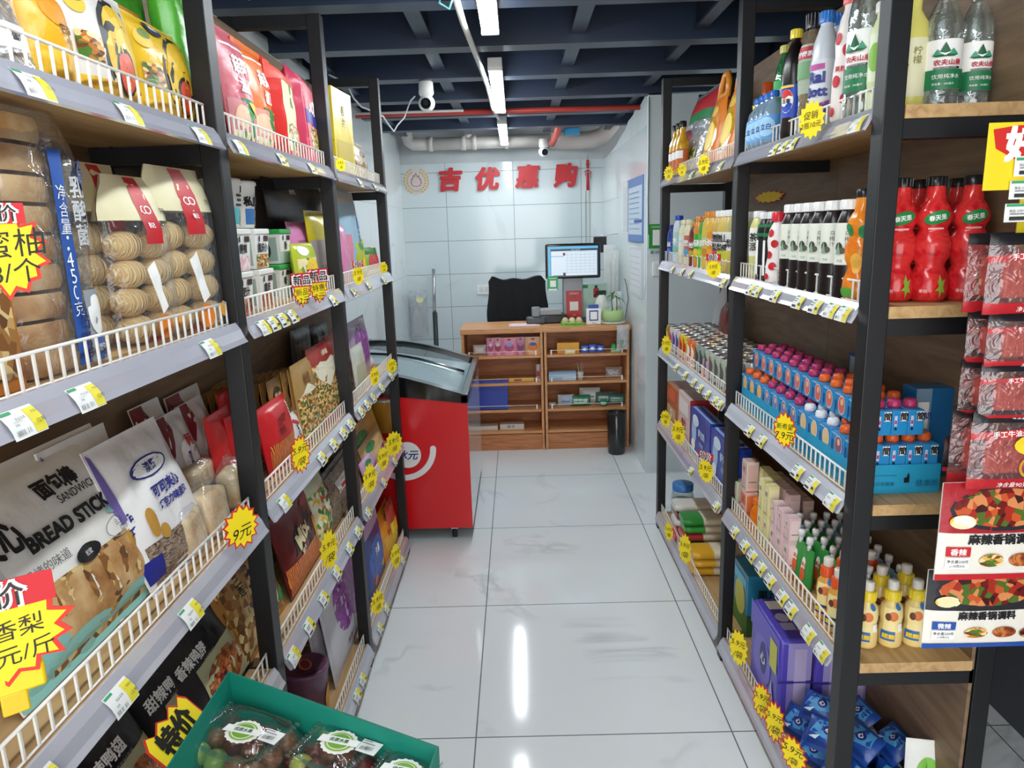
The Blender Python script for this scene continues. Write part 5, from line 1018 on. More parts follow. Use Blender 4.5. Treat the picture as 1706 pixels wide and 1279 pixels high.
# ---------------- far bay
z1 = LV[0]+.0005
for i, p in enumerate((1125, 1131, 1137)):
    l = slot(0, .735, p, .08); bottle('oil_bottle', 'tall slim oil bottle, %s of three at the far end of the top shelf' % ['left', 'middle', 'right'][i], 'bottle', [(.026, 0), (.028, .01), (.028, .14), (.012, .175), (.012, .21)], ramp_mat('golden_oil', ['B8801A', 'D8A42A', 'E8C04A'], 30, 'noise', .1), plastic('1A1A18'), (.015, .2, .225), l, RB, (.03, .11, ink('C86A2A')), [('r', .1, .5, .9, .9, W_)], 'tall slim oil bottles', seg=14)
bag('R', 0, .735, 1180, 1140, 150, .06, 'snack_bag', 'clear bag with red and green top leaning on the far top right shelf', 'snack bag', MILKY, [('r', .02, .72, .98, .95, RD), ('r', .3, .6, .98, .72, GR), ('e', .35, .42, .3, .12, ink('A8283A')), ('r', .1, .05, .9, .3, F_VEG)], seed=230, lean=-.3, kind='pillow', group=None)
for i, (p0, p1) in enumerate([(1215, 1165), (1240, 1196)]):
    sh = S('R', 0); W, yc, H = sh.ext(.76, p0, p1, 140)
    e = empty('oil_pouch', (.765, yc, sh.z), sh.rz, ['orange bag of corn oil with a cut-out handle, left one', 'orange bag of corn oil with a cut-out handle, right one'][i], 'oil bag', 'orange oil bags with handles'); e.rotation_euler.x = -.12
    mb = MB(); H = .335; W = .2
    pr = lambda a, b: (.045*max(0, 1-abs(2*a-1)**2.5)**.6*(1-b)**.4+.001)
    F = lambda a, b, s=1: Vector(((a-.5)*W*(1-.45*b*b), -s*pr(a, b), b*H*.78))
    OB = pk('E8862A'); mb.grid(lambda a, b: F(a, b), 12, 12, OB); mb.grid(lambda a, b: F(a, b, -1), 12, 12, OB, flip=True)
    mp = lambda u, v, o: F(min(max(u/W+.5, 0), 1), min(max(v/(H*.78), 0), 1))+Vector((0, -o, 0))
    zones(mb, mp, W, H*.78, [('e', .5, .42, .38, .3, ramp_mat('golden_oil', ['B8801A'])), ('e', .55, .42, .26, .2, YL), ('e', .6, .76, .2, .08, F_CORN), ('r', .3, .1, .7, .14, W_)]); mb.build('oil_bag', e)
    mb = MB(); mb.tube([(-.05, 0, H*.74), (-.045, 0, H*.9), (-.02, 0, H), (.02, 0, H), (.045, 0, H*.9), (.05, 0, H*.74)], .011, plastic('F09A3A'), 8); mb.box((-.055, -.006, H*.72), (.055, .006, H*.8), plastic('F09A3A'), .004); mb.build('handle', e)
for i, (p, lab, c, cap, lc, r, Hh) in enumerate([
    (1120, 'dark blue drink bottle leftmost on the far second shelf', '1E3A8A', '1E3A8A', '2A4AA0', .022, .17), (1131, 'clear bottle with a blue cap on the far second shelf', 'C9D8E0', '1E4AB8', 'B0D0C8', .026, .21),
    (1141, 'pale yellow drink bottle with a cream cap', 'D9D6B0', 'E6E2C0', 'DDE6E0', .026, .19), (1150, 'pale yellow bottle with rainbow label', 'DAD9B8', 'E2DEC0', 'C86A5A', .026, .19),
    (1158, 'dark berry drink bottle with gold cap', '6A2A1A', 'C9952A', '8A3A2A', .024, .18), (1166, 'orange and green drink bottle with orange cap', 'D88A2A', 'E08A2A', '4AA03A', .024, .2),
    (1173, 'green striped drink bottle with brown cap', '4A9A3A', 'B8702A', '5AB84A', .022, .2), (1181, 'yellow tea bottle with orange cap, left of the two', 'D8B84A', 'D88A2A', 'D0C05A', .026, .215), (1190, 'yellow tea bottle with orange cap, right of the two', 'D8A83A', 'D88A2A', 'E08A2A', .026, .215),
    (1199, 'white label tea bottle with white cap, first of four', 'C9A85A', 'ECECEA', 'DEDEDA', .025, .215), (1207, 'white label tea bottle with white cap, second of four', 'D8B85A', 'ECECEA', 'E2E2DE', .025, .215), (1215, 'white label tea bottle with white cap, third of four', 'C8B868', 'ECECEA', 'E2E2DE', .025, .215), (1223, 'white label tea bottle with white cap, fourth beside the middle post', 'B8A868', 'ECECEA', 'E2E2DE', .025, .215)]):
    l = slot(1, .735, p, .1); bottle('drink_bottle', lab, 'bottle', juice_prof(r, Hh), plastic(c), plastic(cap), (r*.68, Hh*.9, Hh), l, RB, (Hh*.2, Hh*.66, ink(lc)), [('t', ['', '水', '茶', '果', '莓', '橙', '绿', '茶', '茶', '雪梨', '雪梨', '山楂', '梨'][i] or '蓝', .5, .62, .28, K_ if i > 8 else W_, {'vert': True}), ('e', .5, .22, .28, .16, ink(['5A7AC0', '8AC0B0', 'E8E4C0', '5AA0C8', 'C8A02A', 'E8C02A', 'A8D03A', 'C88A2A', 'E8A03A', 'B84A5A', 'B8C82A', 'B8C82A', 'C8B84A'][i]))], seg=14)
# cans of the far third shelf
cc = [('B08A2A', 'D8B85A', 'gold'), ('D8D0D0', 'C84A6A', 'white'), ('D9C9CF', '4A3A8A', 'white and violet'), ('E8C82A', 'C8201A', 'yellow'), ('E8762A', 'F0E8D8', 'orange'), ('9AA8A0', '3A4A4A', 'grey green'), ('B8C0B0', '5A5A5A', 'grey')]
for r_, x in enumerate((.748, .806, .864, .922)):
    for j in range(15):
        y = 3.43-.0715*j
        kk = [0, 1, 2, 3, 4, 5, 6, 6, 5, 4, 3, 2, 6, 5, 6][(j+2*r_) % 15] if r_ else [0, 1, 2, 2, 3, 3, 4, 4, 5, 5, 6, 6, 6, 6, 6][j]
        c = cc[kk]; key = ('can', kk)
        lab = '%s drink can in the %s of the far third shelf' % (c[2], ['front row', 'second row', 'third row', 'back row'][r_]); grp = lab.replace('can in', 'cans in')
        if key in PROTO: copy_tree(PROTO[key], (x, y, z3), RR, lab, grp)
        else: PROTO[key] = can('drink_can', lab, .031, .12, mat(c[0], .25, metal=.2), [('e', .5, .55, .32, .25, ink(c[1])), ('r', .1, .1, .9, .18, ink(c[1])), ('t', '粥', .5, .8, .15, ink(c[1]))], (x, y, z3), RR, grp)
for j, p in enumerate((1171, 1187, 1202)):
    l = slot(2, .70+.06, p, .03); # taller front items at the near end
carton('sweet_box', 'small box with orange candy pictures behind the third shelf fence, far bay', 'box', .07, .016, .075, pk('D8A0A8'), [('e', .4, .4, .3, .3, OR), ('e', .6, .7, .3, .2, ink('4A8AC8'))], loc=(.7265-.0, ysol(.726, z3+.04, 1177), z3), rz=RR)
mb = MB(); pw = [(3.22, 0), (3.46, 0), (3.42, .08), (3.30, .19), (3.26, .19)]; zc_ = z3+.1205
for x_, fl in ((.945, 1), (.951, 0)): mb.face([Vector((x_, a, zc_+b)) for a, b in pw], paper('DDE3E6'))
for (a, b), (c2_, d2_) in zip(pw, pw[1:]+pw[:1]): mb.face([Vector((.945, a, zc_+b)), Vector((.945, c2_, zc_+d2_)), Vector((.951, c2_, zc_+d2_)), Vector((.951, a, zc_+b))], paper('DDE3E6'))
tag(mb.build('white_card'), 'slanted white card standing on the far cans, seen through the rack', 'card')
pouch('snack_bag', 'dark red crumpled bag lying on the far cans beside the white card', 'snack bag', .16, .13, .05, pk('8A2A22'), [('e', .5, .5, .3, .2, ink('A8483A'))], (.90, 3.10, zc_), RR, -.2, 'pillow', seed=260, wr=2.)
# --- far bay fourth shelf
put_carton('R', 3, .735, 1128, 1111, .205, .12, 'gift_box', 'orange brown food box at the far end of the fourth shelf', 'box', pk('B8683A'), front=[('e', .5, .8, .4, .15, ink('D8603A')), ('r', .1, .2, .9, .5, ink('C9A07A')), ('t', 'O', .5, .35, .2, CR)], dz=.1)
put_carton('R', 3, .735, 1149, 1130, .22, .12, 'gift_box', 'pink and white food box with a red side, far fourth shelf', 'box', pk('DCC4C0'), front=[('t', '腐竹', .5, .4, .2, RD, {'wmax': .1}), ('r', .1, .6, .9, .9, ink('E8DCD8')), ('r', .1, .1, .9, .25, ink('C8A8A4'))], right=[('r', 0, 0, 1, 1, ink('A8241E')), ('e', .5, .7, .3, .1, ink('D88A3A'))], dz=.1)
for i, (p0, p1) in enumerate([(1182, 1150), (1222, 1184)]):
    put_carton('R', 3, .735, p0, p1, .20, .06, 'milk_case', ['dark blue milk case with a white figure, left one', 'dark blue milk case with a white figure, right one beside the middle post'][i], 'box', pk('1F3FA8'), front=[('e', .22, .55, .12, .3, ink('A8C8EE')), ('e', .3, .8, .16, .12, ink('D8E8F8')), ('e', .2, .25, .1, .12, W_), ('t', '舒化奶', .62, .62, .16, ink('C8DCF4'), {'bold': .04, 'wmax': .11}), ('t', '无乳糖', .62, .4, .1, ink('A8C4EA'), {'wmax': .1}), ('r', .4, .1, .9, .14, LB)], topz=[('r', .05, .1, .95, .9, ink('9AB4E0')), ('r', .1, .3, .9, .7, ink('3A5AB8'))], right=[('r', .1, .1, .9, .9, ink('2A4AB0'))], dz=.1, group='dark blue milk cases')
# --- far bay bottom shelf: noodle bags stacked, jar
l = Vector((.80, 3.38, z5)); e = bottle('snack_jar', 'clear jar with a blue lid and green contents, far bottom shelf', 'jar', [(.05, 0), (.055, .01), (.055, .14), (.048, .16), (.048, .17)], PET, plastic('3A7AC0'), (.052, .165, .20), l+Vector((0, 0, .0)), RB, liquid=(ramp_mat('green_granules', ['2A5A4A', '4A8A6A', '8AB8A0'], 60, 'voronoi', .4), .11), seg=22)
bagc = [('B8B4A8', 'C8243A', 'white and dark red'), ('C9C4B4', 'B8323A', 'white and red'), ('5AA84A', 'D8CDB4', 'green'), ('3AA03A', 'DDD2BA', 'bright green'), ('E0A82A', 'E4D9C2', 'golden yellow')]
def noodle_brick(x, y, z, c1, c2, lab, i, W=.28, D=.12, H=.036):
    mb = MB()
    def F(a, b):
        q = 2*PI*b; cx, sx = math.cos(q), math.sin(q)
        k = 1 if .06 < a < .94 else .8
        return Vector(((a-.5)*W, D/2*k*math.copysign(abs(cx)**.6, cx)+noise.noise(Vector((a*9, b*6, i)))*.003, H/2+H/2*k*math.copysign(abs(sx)**.6, sx)))
    mb.grid(F, 16, 18, pk('E2D5BC'), matf=lambda a, b: pk(c1) if a < .32 else pk(c2))
    for a in (0, 1): mb.face([F(a, j/18) for j in range(18)], pk(c1 if a == 0 else c2))
    mb.text(lambda u, v, o: Vector((u, -D/2-.001-o, H/2+v)), '挂面', W*.2, 0, H*.5, RD, off=.002); mb.text(lambda u, v, o: Vector((u, v, H+.001+o)), '面', W*.12, 0, H*.9, RD, off=.002)
    o = mb.build('noodle_pack'); o.location = (x, y, z); o.rotation_euler = (0, 0, 0); tag(o, lab, 'noodle pack', 'stacked noodle packs on the far bottom shelf'); return o
stk = [(3.24, 0), (2.98, 1), (2.98, 2)]
n = 0
cols = [['C8303A', 'B8403A', 'D8D4CC', '8A2A34', 'D8D4CC'], ['D8D4CC', '3A8A4A', 'B83A3A', '3AA040', '2F8A3A'], ['E0A82A', 'E8B43A', 'E0A82A', '3AA03A', 'E2DCCB']]
pos = [('farthest stack', 3.18), ('middle stack', 3.02), ('nearest stack', 2.84)]
for s_, (nm, y) in enumerate(pos):
    for k in range(5 if s_ < 2 else 3):
        noodle_brick(.85+.008*(k % 2), y, z5+.0365*k, cols[s_][k], 'E2D5BC', 'long noodle pack in the %s, %s from the bottom' % (nm, ['first', 'second', 'third', 'fourth', 'fifth'][k]), n); n += 1
# ---------------- hanging strip of soup base packs at the right edge of the photo
HX, HY = 1.06, 1.30
def strip_z(py, y=HY): return zsol(.95, y, py)
mb = MB()
xl = xsol(HY, 1.75, 1655)
mb.box((xl, HY+.003, 1.60), (xl+.24, HY+.006, strip_z(200)), paper('F6D81E'), .001)
zz_ = [('p', [(.03, .88), (.18, .93), (.5, .95), (.97, .93), (.97, .3), (.5, .3), (.2, .35), (.06, .55)], ink('D22A24')), ('t', '好人家', .5, .68, .42, W_, {'bold': .045, 'wmax': .19}), ('t', '天味食品', .25, .965, .05, RD, {'bold': 0})]
HH_ = strip_z(200)-1.60
zones(mb, lambda u, v, o: Vector((xl+.12+u, HY+.003-o, 1.60+v)), .24, HH_, [('p', [(.03, .9), (.2, .95), (.97, .95), (.97, .42), (.5, .42), (.2, .46), (.06, .62)], ink('D22A24')), ('t', '好人家', .50, .68, .5, W_, {'bold': .05, 'wmax': .21}), ('t', '天味食品', .3, .975, .05, RD, {'bold': 0})])
o = mb.build('header_card')
e = empty('hanging_strip', (0, 0, 0), 0, 'yellow and red header card of the hanging strip at the right edge', 'display strip'); o.parent = e
mb = MB(); mb.box((xl+.07, HY+.0065, .78), (xl+.10, HY+.0085, 1.7), plastic('E8D42A')); mb.build('hanging_band', e)
mb = MB(); mb.tube([(xl+.085, HY+.008, 1.80), (xl+.085, HY+.04, 2.0), (xl+.085, HY+.11, 2.17), (xl+.0, 1.425, 2.195)], .002, STEEL, 6); mb.build('hook', e)
for i, py in enumerate((262, 300, 338)):
    mb = MB(); w_, h_ = .05, .032
    mb.box((0, -.0012, 0), (w_*1.6, 0, h_), TAGW, .0003)
    zones(mb, lambda u, v, o: Vector((u+w_*.8, -.0012-o, v)), w_*1.6, h_, [('r', .02, .84, .98, .98, TAGG), ('t', '商品 小炒牛肉', .3, .6, .16, TAGK, {'bold': 0}), ('r', .1, .1, .7, .3, TAGK), ('r', .1, .42, .5, .46, TAGK)])
    o = mb.build('price_label'); o.location = (xsol(HY, 1.6, 1684-4*i), HY-.002, strip_z(py+30)); tag(o, 'white and green price label on the yellow header card, %s of three' % ['top', 'middle', 'bottom'][i], 'price tag', 'price labels on the header card')
BEEF = ramp_mat('red_hotpot_block', ['8A2A22', 'B04A3E', 'C86A58', '9A3A30'], 40, 'noise', .35, (1, 1, 1), .2)
HZ = [(385, 520), (518, 610), (600, 700), (680, 810)]
for i, (pt, pb) in enumerate(HZ):
    for q in range(2):
        y = HY-.012-.03*(0 if q else 1)+.0*i
        px0 = [1640, 1640, 1628, 1612][i]+(-14 if q else 0)
        z0, z1_ = strip_z(pb, y), strip_z(pt, y); x0 = xsol(y, (z0+z1_)/2, px0); W = .20; H = z1_-z0
        e = empty('soup_base_pack', (x0+W/2, y-.004+(.034 if q else 0), z0), 0, ('clear pack with a red block on the hanging strip, %s one in front' if not q else 'clear pack on the hanging strip, %s one behind') % ['topmost', 'second', 'third', 'lowest'][i], 'soup base pack', 'clear packs of red blocks on the hanging strip')
        mb = MB(); mb.box((-W*.36, -.008, H*.2), (W*.42, .008, H*.72), BEEF, .005); mb.build('soup_block', e)
        mb = MB(); D = .024
        P = lambda a, b, s=1: Vector(((a-.5)*W, -s*(D/2*max(0, 1-abs(2*a-1)**3)**.5*max(0, 1-abs(2*b-1)**3)**.5+.001)+noise.noise(Vector((a*7+i, b*6+q, s)))*.002, b*H))
        FR = film_mat('clear_film_red', 'F4DCDA', .25, .1, .7, 30, .05)
        mf = lambda a, b: pk('B8222A') if b < .13 else (pk('1C1A1E') if b > .88 or a < .0 else FR)
        mb.grid(lambda a, b: P(a, b), 12, 14, FR, matf=mf); mb.grid(lambda a, b: P(a, b, -1), 12, 14, FR, matf=mf, flip=True)
        mp = lambda u, v, o: P(min(max(u/W+.5, 0), 1), min(max(v/H, 0), 1))+Vector((0, -o, 0))
        if not q: zones(mb, mp, W, H, [('t', '净含量90克', .4, .065, .07, W_, {'bold': 0}), ('p', [(.0, .72), (.9, .86), (1, .86), (1, .76), (.0, .64)], pk('C8242A')), ('t', '手工牛油火锅', .35, .73, .08, W_, {'rot': .08, 'wmax': .1}), ('e', .56, .58, .2, .14, YL), ('t', '一料多用', .56, .6, .06, RD, {'wmax': .06}), ('o', .52, .3, .1, .14, ink('D89A3A'), .25), ('t', '好人', .72, .88, .1, W_)])
        mb.build('printed_film', e)
def spice_pack(px0, pt, pb, lab, trim, word, y, txt2):
    z0, z1_ = strip_z(pb, y), strip_z(pt, y); x0 = xsol(y, (z0+z1_)/2, px0); W = .235; H = z1_-z0
    pouch('seasoning_pack', lab, 'seasoning pack', W, H, .02, pk('EEE9DE'),
        [('r', .0, .50, 1, 1, pk('A8202A' if trim == 'C8202A' else '2A2A2E')), ('e', .5, .74, .44, .22, ink('23242A')), ('e', .5, .75, .41, .19, F_CHILI), ('t', '麻辣香锅调料', .5, .44, .105, K_, {'bold': .04, 'wmax': .20}), ('r', .0, .0, 1, .065, pk(trim)),
         ('r', .06, .26, .25, .36, ink(trim)), ('t', word, .155, .31, .07, W_, {'wmax': .036}), ('r', .06, .13, .25, .25, W_), ('t', '净含量220克', .155, .21, .04, K_, {'bold': 0, 'wmax': .04}), ('t', '(110克X2)', .155, .16, .035, K_, {'bold': 0}),
         ('e', .42, .22, .1, .07, F_NOOD), ('e', .66, .22, .1, .07, F_MEAT), ('e', .88, .2, .09, .07, F_CHILI), ('e', .16, .62, .1, .07, F_VEG)], (x0+W/2, y, z0), 0, 0, 'pillow', 'seasoning packs on the hanging strip', seed=240, crimp=.03, wr=.4)
spice_pack(1563, 800, 962, 'white and red spicy hot pot seasoning pack, upper one on the strip', 'C8202A', '香辣', HY-.03, '')
spice_pack(1540, 945, 1075, 'white and blue spicy hot pot seasoning pack, lowest on the strip', '1F4FA8', '微辣', HY-.005, '')
for i, (pt, pb, p) in enumerate([(500, 560, 1622), (590, 650, 1618), (680, 740, 1606), (740, 800, 1580)]):
    z0, z1_ = strip_z(pb), strip_z(pt)
    pouch('soup_base_pack', 'black-edged pack peeking out on the left of the strip, %s' % ['highest', 'second', 'third', 'lowest'][i], 'soup base pack', .05, (z1_-z0), .012, pk('1D1C20'), [('r', .0, .0, 1, .12, RD), ('t', '天味', .4, .8, .12, ink('C8C8C8'), {'bold': 0})], (xsol(HY+.05, z0, p)+.02, HY+.065, z0), 0, 0, 'pillow', 'black-edged packs at the back of the strip', seed=250+i, nu=6, nv=8)
# ================================================================ COUNTER AND BACK OF THE SHOP
OAK = ramp_mat('orange_brown_counter_wood', ['A0623A', 'B87648', 'C88A58'], 2.5, 'noise', .45, (1.5, 14, 14), .03, 6, 'Object', 1.2)
OAKL = ramp_mat('counter_edge_wood', ['C08250', 'D09460', 'DAA26C'], 3, 'noise', .4, (1.5, 14, 14), .03, 5, 'Object', 1.)
def floorpt(px, py, z):
    X = 0.; a = W2C.transposed() @ Vector(((px-853)/FPX, (py-639.5)/FPX, 1)); t = (z-CAMH)/a.z
    return Vector((a.x*t, a.y*t, z))
def counter(x0, x1, lab):
    Y0, Y1, T = 4.92, 5.32, .885; w = x1-x0
    e = empty('counter_unit', ((x0+x1)/2, (Y0+Y1)/2, 0), 0, lab, 'counter', 'wooden counter units with open shelves')
    D = Y1-Y0
    def P(nm, a, b, m): mb = MB(); mb.box(a, b, m, .002); return mb.build(nm, e)
    for s_ in (-1, 1): P('side_panel', (s_*w/2, -D/2, 0), (s_*(w/2-.018), D/2, T-.035), OAKL)
    P('back_panel', (-w/2+.0185, D/2-.1, 0.0), (w/2-.0185, D/2-.088, T-.036), OAK)
    P('countertop', (-w/2-.004, -D/2-.008, T-.0345), (w/2+.004, D/2, T), OAKL)
    P('kick_board', (-w/2+.0185, -D/2+.01, 0), (w/2-.0185, -D/2+.026, .118), OAK)
    for i, z in enumerate((.142, .30, .495, .69)):
        P('shelf', (-w/2+.0185, -D/2+.002, z-.018), (w/2-.0185, D/2-.101, z), OAKL)
        if i:
            mb = MB(); xr = w/2-.05
            mb.tube([(-xr, -D/2+.012, z+.03), (xr, -D/2+.012, z+.03)], .002, WIRE, 6)
            for s_ in (-1, 1): mb.box((s_*xr-.005, -D/2+.010, z), (s_*xr+.005, -D/2+.014, z+.034), WIRE)
            mb.build('gallery_rail', e)
    return e
counter(-.40, .168, 'wooden counter unit with four open shelves, left half beside the red freezer')
counter(.176, .772, 'wooden counter unit with four open shelves, right half by the wall')
CY = 4.97
def onshelf(name, lab, cat, p0, p1, z, H, D, body, zs=(), y=CY, kind='box', group=None, lean=0., seed=0, **k):
    x0, x1 = xsol(y, z+.04, p0), xsol(y, z+.04, p1)
    if kind == 'box': return carton(name, lab, cat, x1-x0, D, H, body, zs, loc=((x0+x1)/2, y+D/2, z+.0005), group=group, **k)
    return pouch(name, lab, cat, x1-x0, H, D, body, zs, ((x0+x1)/2, y+D/2, z+.0005), 0, lean, kind, group, seed=seed, nu=8, nv=10)
for i, (a, b) in enumerate([(811, 824), (822, 837), (836, 861), (859, 876), (875, 901)]):
    onshelf('candy_pouch', ['pink candy pouch leftmost on the top counter shelf', 'pink candy pouch second from left on the top counter shelf', 'large pink candy pouch in the middle of the top counter shelf', 'mauve candy pouch right of the large pink one', 'tan and orange candy pouch, rightmost of the five'][i], 'candy pouch', a, b, .69, .125, .02, pk(['D88AA8', 'DB93AE', 'E08AA8', 'C87A9A', 'D8A878'][i]), [('e', .5, .45, .33, .25, ink(['A83A5A', 'A83A5A', 'B84A78', '8A3A6A', 'D87A2A'][i])), ('e', .5, .6, .22, .1, ink(['C8C0E0', 'E8D0DA', '8AA0E0', 'B070A0', '3A5AA8'][i])), ('e', .5, .88, .14, .06, ink('B83A5A'))], y=4.955-.002*(i % 2)+.012*(i % 2), kind='stand', group='candy pouches on the counter', seed=300+i)
onshelf('paper_bag', 'crumpled white bag at the left end of the top counter shelf', 'bag', 788, 810, .69, .07, .06, pk('E6E6E4'), kind='pillow', seed=310, y=4.99)
onshelf('yellow_packet', 'flat yellow packet on the second shelf of the left counter', 'packet', 848, 890, .495, .022, .05, pk('E0B42A'), [('r', .2, .2, .5, .8, ink('B8421E'))])
onshelf('hanging_packet', 'thin pink and clear packet at the right end of the second counter shelf', 'packet', 893, 901, .495, .12, .02, MILKY, [('r', .1, .3, .8, .6, ink('A83A3A'))], kind='pillow', seed=311)
x0, x1 = xsol(4.88, .4, 782), xsol(4.88, .4, 846)
mb = MB(); mb.box((x0, 4.94, .3005), (x1, 4.958, .515), mat('1C3FA8', .35, bump=.1, bscale=8), .003); mb.box((x0+.01, 4.934, .305), (x1-.02, 4.9395, .45), mat('1A3A9C', .35), .001); tag(mb.build('blue_folder'), 'large blue folder standing in the left counter beside the freezer', 'folder')
onshelf('paper_stack', 'white paper pack on the bottom shelf of the left counter, left one', 'packet', 785, 829, .142, .03, .08, pk('DADACF'))
onshelf('paper_stack', 'white pack with black print on the bottom shelf of the left counter', 'packet', 833, 873, .142, .04, .07, pk('D5D2C4'), [('t', '20-10', .45, .6, .4, K_, {'wmax': .09})])
onshelf('cardboard_box', 'yellow orange box on the top shelf of the right counter', 'box', 928, 965, .69, .075, .07, pk('E8A82A'), [('r', .05, .1, .95, .2, ink('C8862A'))])
onshelf('label_roll', 'small yellow and white box in front of the yellow orange box', 'box', 941, 958, .69, .03, .02, pk('EFE3A0'), [('r', .2, .4, .8, .7, W_)], y=4.945)
for i in range(3): onshelf('cigarette_pack', 'bright blue packet on the top shelf of the right counter, %s of three' % ['left', 'middle', 'right'][i], 'packet', 968+13*i, 980+13*i, .69, .05+.008*(i % 2), .04, pk('1E50C0'), [('e', .5, .5, .3, .2, W_), ('r', .1, .75, .9, .9, ink('3A78D8'))], group='bright blue packets on the counter')
onshelf('green_toy', 'small bright green and white item next to the blue packets', 'packet', 1018, 1034, .69, .02, .03, pk('BCE8C0'))
x0 = xsol(4.98, .72, 1022); mb = MB(); mb.lathe([(0, .7105), (.018, .7105), (.02, .73), (.012, .745), (0, .75)], plastic('2FC05A'), 14, c=(x0, 4.975, 0)); tag(mb.build('green_toy'), 'small bright green lump standing on the green and white item', 'toy')
x0, x1 = xsol(4.9, .8, 1027), xsol(4.9, .8, 1046)
pouch('clear_bag', 'clear crumpled bag hanging over the right front corner of the counter', 'plastic bag', x1-x0, .17, .035, MILKY, [('e', .4, .3, .25, .12, ink('8AA08A'))], ((x0+x1)/2, 4.888, .72), 0, 0, 'pillow', seed=315, wr=2.)
onshelf('tissue_box', 'pale blue flat box on the second shelf of the right counter', 'box', 914, 960, .495, .06, .07, pk('B9D4EA'), [('r', .04, .1, .5, .45, ink('8AB0D8')), ('r', 0, .75, 1, 1, ink('8AAED4'))])
mb = MB(); mb.lathe([(0, 0), (.018, 0), (.024, .055), (.0245, .056)], plastic('E6E6E4'), 16)
for i in range(5): mb.tube([(.004*math.cos(i*1.3), .004*math.sin(i*1.3), .004), (.025*math.cos(i*1.3), .02*math.sin(i*1.3), .11+.006*i)], .0012, plastic('C8C4BC'), 5)
o = mb.build('straw_cup'); o.location = (xsol(CY, .52, 967), CY+.01, .4955); tag(o, 'small white cup holding straws on the right counter shelf', 'cup')
pouch('bowl_bag', 'clear bag of bowls at the right end of the second counter shelf', 'plastic bag', .12, .075, .07, MILKY, [('e', .5, .4, .4, .2, ink('C0B8B0'))], (xsol(CY, .53, 1024), CY+.05, .4955), 0, 0, 'pillow', seed=316, wr=2.)
for i, (a, b, h, c, c2, lab) in enumerate([(930, 957, .085, 'B8C4CC', 'A8B4E0', 'clear bag with a pink and blue item on the third counter shelf'), (950, 984, .08, '2A7A58', 'C8E0D0', 'green printed plastic bag in the middle of the third counter shelf'), (966, 1000, .12, 'C8CCC8', 'E0E2E0', 'pale clear bag tallest on the third counter shelf'), (993, 1022, .09, '4A6A62', 'B8D0C4', 'clear bag of dark green goods on the third counter shelf'), (1012, 1042, .08, '3A5A56', '8ABAA8', 'dark green bundle at the right end of the third counter shelf'), (1000, 1012, .045, '2A8A5A', 'E0F0E8', 'small white and green card in front of the clear bags'), (914, 926, .03, 'D0CEC6', 'B8B4AA', 'small beige crumpled item at the left of the third counter shelf')]):
    onshelf('plastic_bag', lab, 'plastic bag', a, b, .30, h, .05, pk(c), [('r', .1, .3, .9, .7, ink(c2)), ('r', .2, .45, .7, .52, ink('3A7A5A'))], y=[4.97, 4.965, 5.02, 5.0, 4.985, 4.945, 4.97][i], kind='pillow', seed=320+i)
# on the counter top
TZ = .8855
def ct(px, py, dz=0): p = floorpt(px, py, TZ); return Vector((p.x, min(max(p.y, 4.95), 5.28), TZ+dz))
mb = MB(); mb.box((-.11, -.08, 0), (.11, .08, .002), paper('EBC9D4'), .0004); mb.box((-.09, -.06, .0022), (.08, .05, .003), paper('F0DDE2')); o = mb.build('pink_paper'); o.location = (.045, 5.09, TZ); tag(o, 'pink printed paper sheet lying on the left counter top', 'paper')
e = empty('egg_basket', (xsol(5.0, .9, 953), 5.0, TZ), 0, 'bright green basket with pale eggs on the counter', 'basket')
mb = MB(); mb.box((-.075, -.045, 0), (.075, .045, .004), plastic('7AC82A'))
for i in range(16):
    x = -.075+.01*i; 
    for yy in (-.045, .045): mb.box((x-.002, yy-.0015, .004), (x+.002, yy+.0015, .02), plastic('7AC82A'))
for a, b in (((-.077, -.047), (.077, -.043)), ((-.077, .043), (.077, .047)), ((-.077, -.047), (-.073, .047)), ((.073, -.047), (.077, .047))): mb.box((a[0], a[1], .02), (b[0], b[1], .025), plastic('8AD83A'))
mb.build('basket', e)
for i, x in enumerate((-.048, 0, .048)):
    mb = MB(); n = 10; mb.lathe([(.024*math.sin(PI*j/n)*(1+.08*math.cos(PI*j/n)), .024-.026*math.cos(PI*j/n)) for j in range(n+1)], mat(['DCC8A0', 'E0D6A8', 'DDBFA0'][i], .5), 16); o = mb.build('egg'); o.location = (e.location.x+x, 5.0, TZ+.006); tag(o, 'pale egg in the green basket, %s of three' % ['left', 'middle', 'right'][i], 'egg', 'pale eggs in the green basket')
# payment card stand
e = empty('payment_card', (xsol(4.99, .92, 989), 4.99, TZ), 0, 'small white payment card stand with a blue frame', 'card stand')
mb = MB(); mb.box((-.052, -.01, 0), (.052, .01, .115), WHITE, .006)
mp = lambda u, v, o: Vector((u, -.01-o, v))
zones(mb, mp, .104, .115, [('r', .2, .25, .8, .88, BL), ('r', .27, .32, .73, .80, W_), ('t', '支付宝', .5, .12, .08, BL, {'bold': 0})]); mb.build('card', e)
mb = MB(); mb.box((-.035, -.009, .1155), (.035, .009, .14), plastic('2A50A8'), .003); mb.build('clip', e)
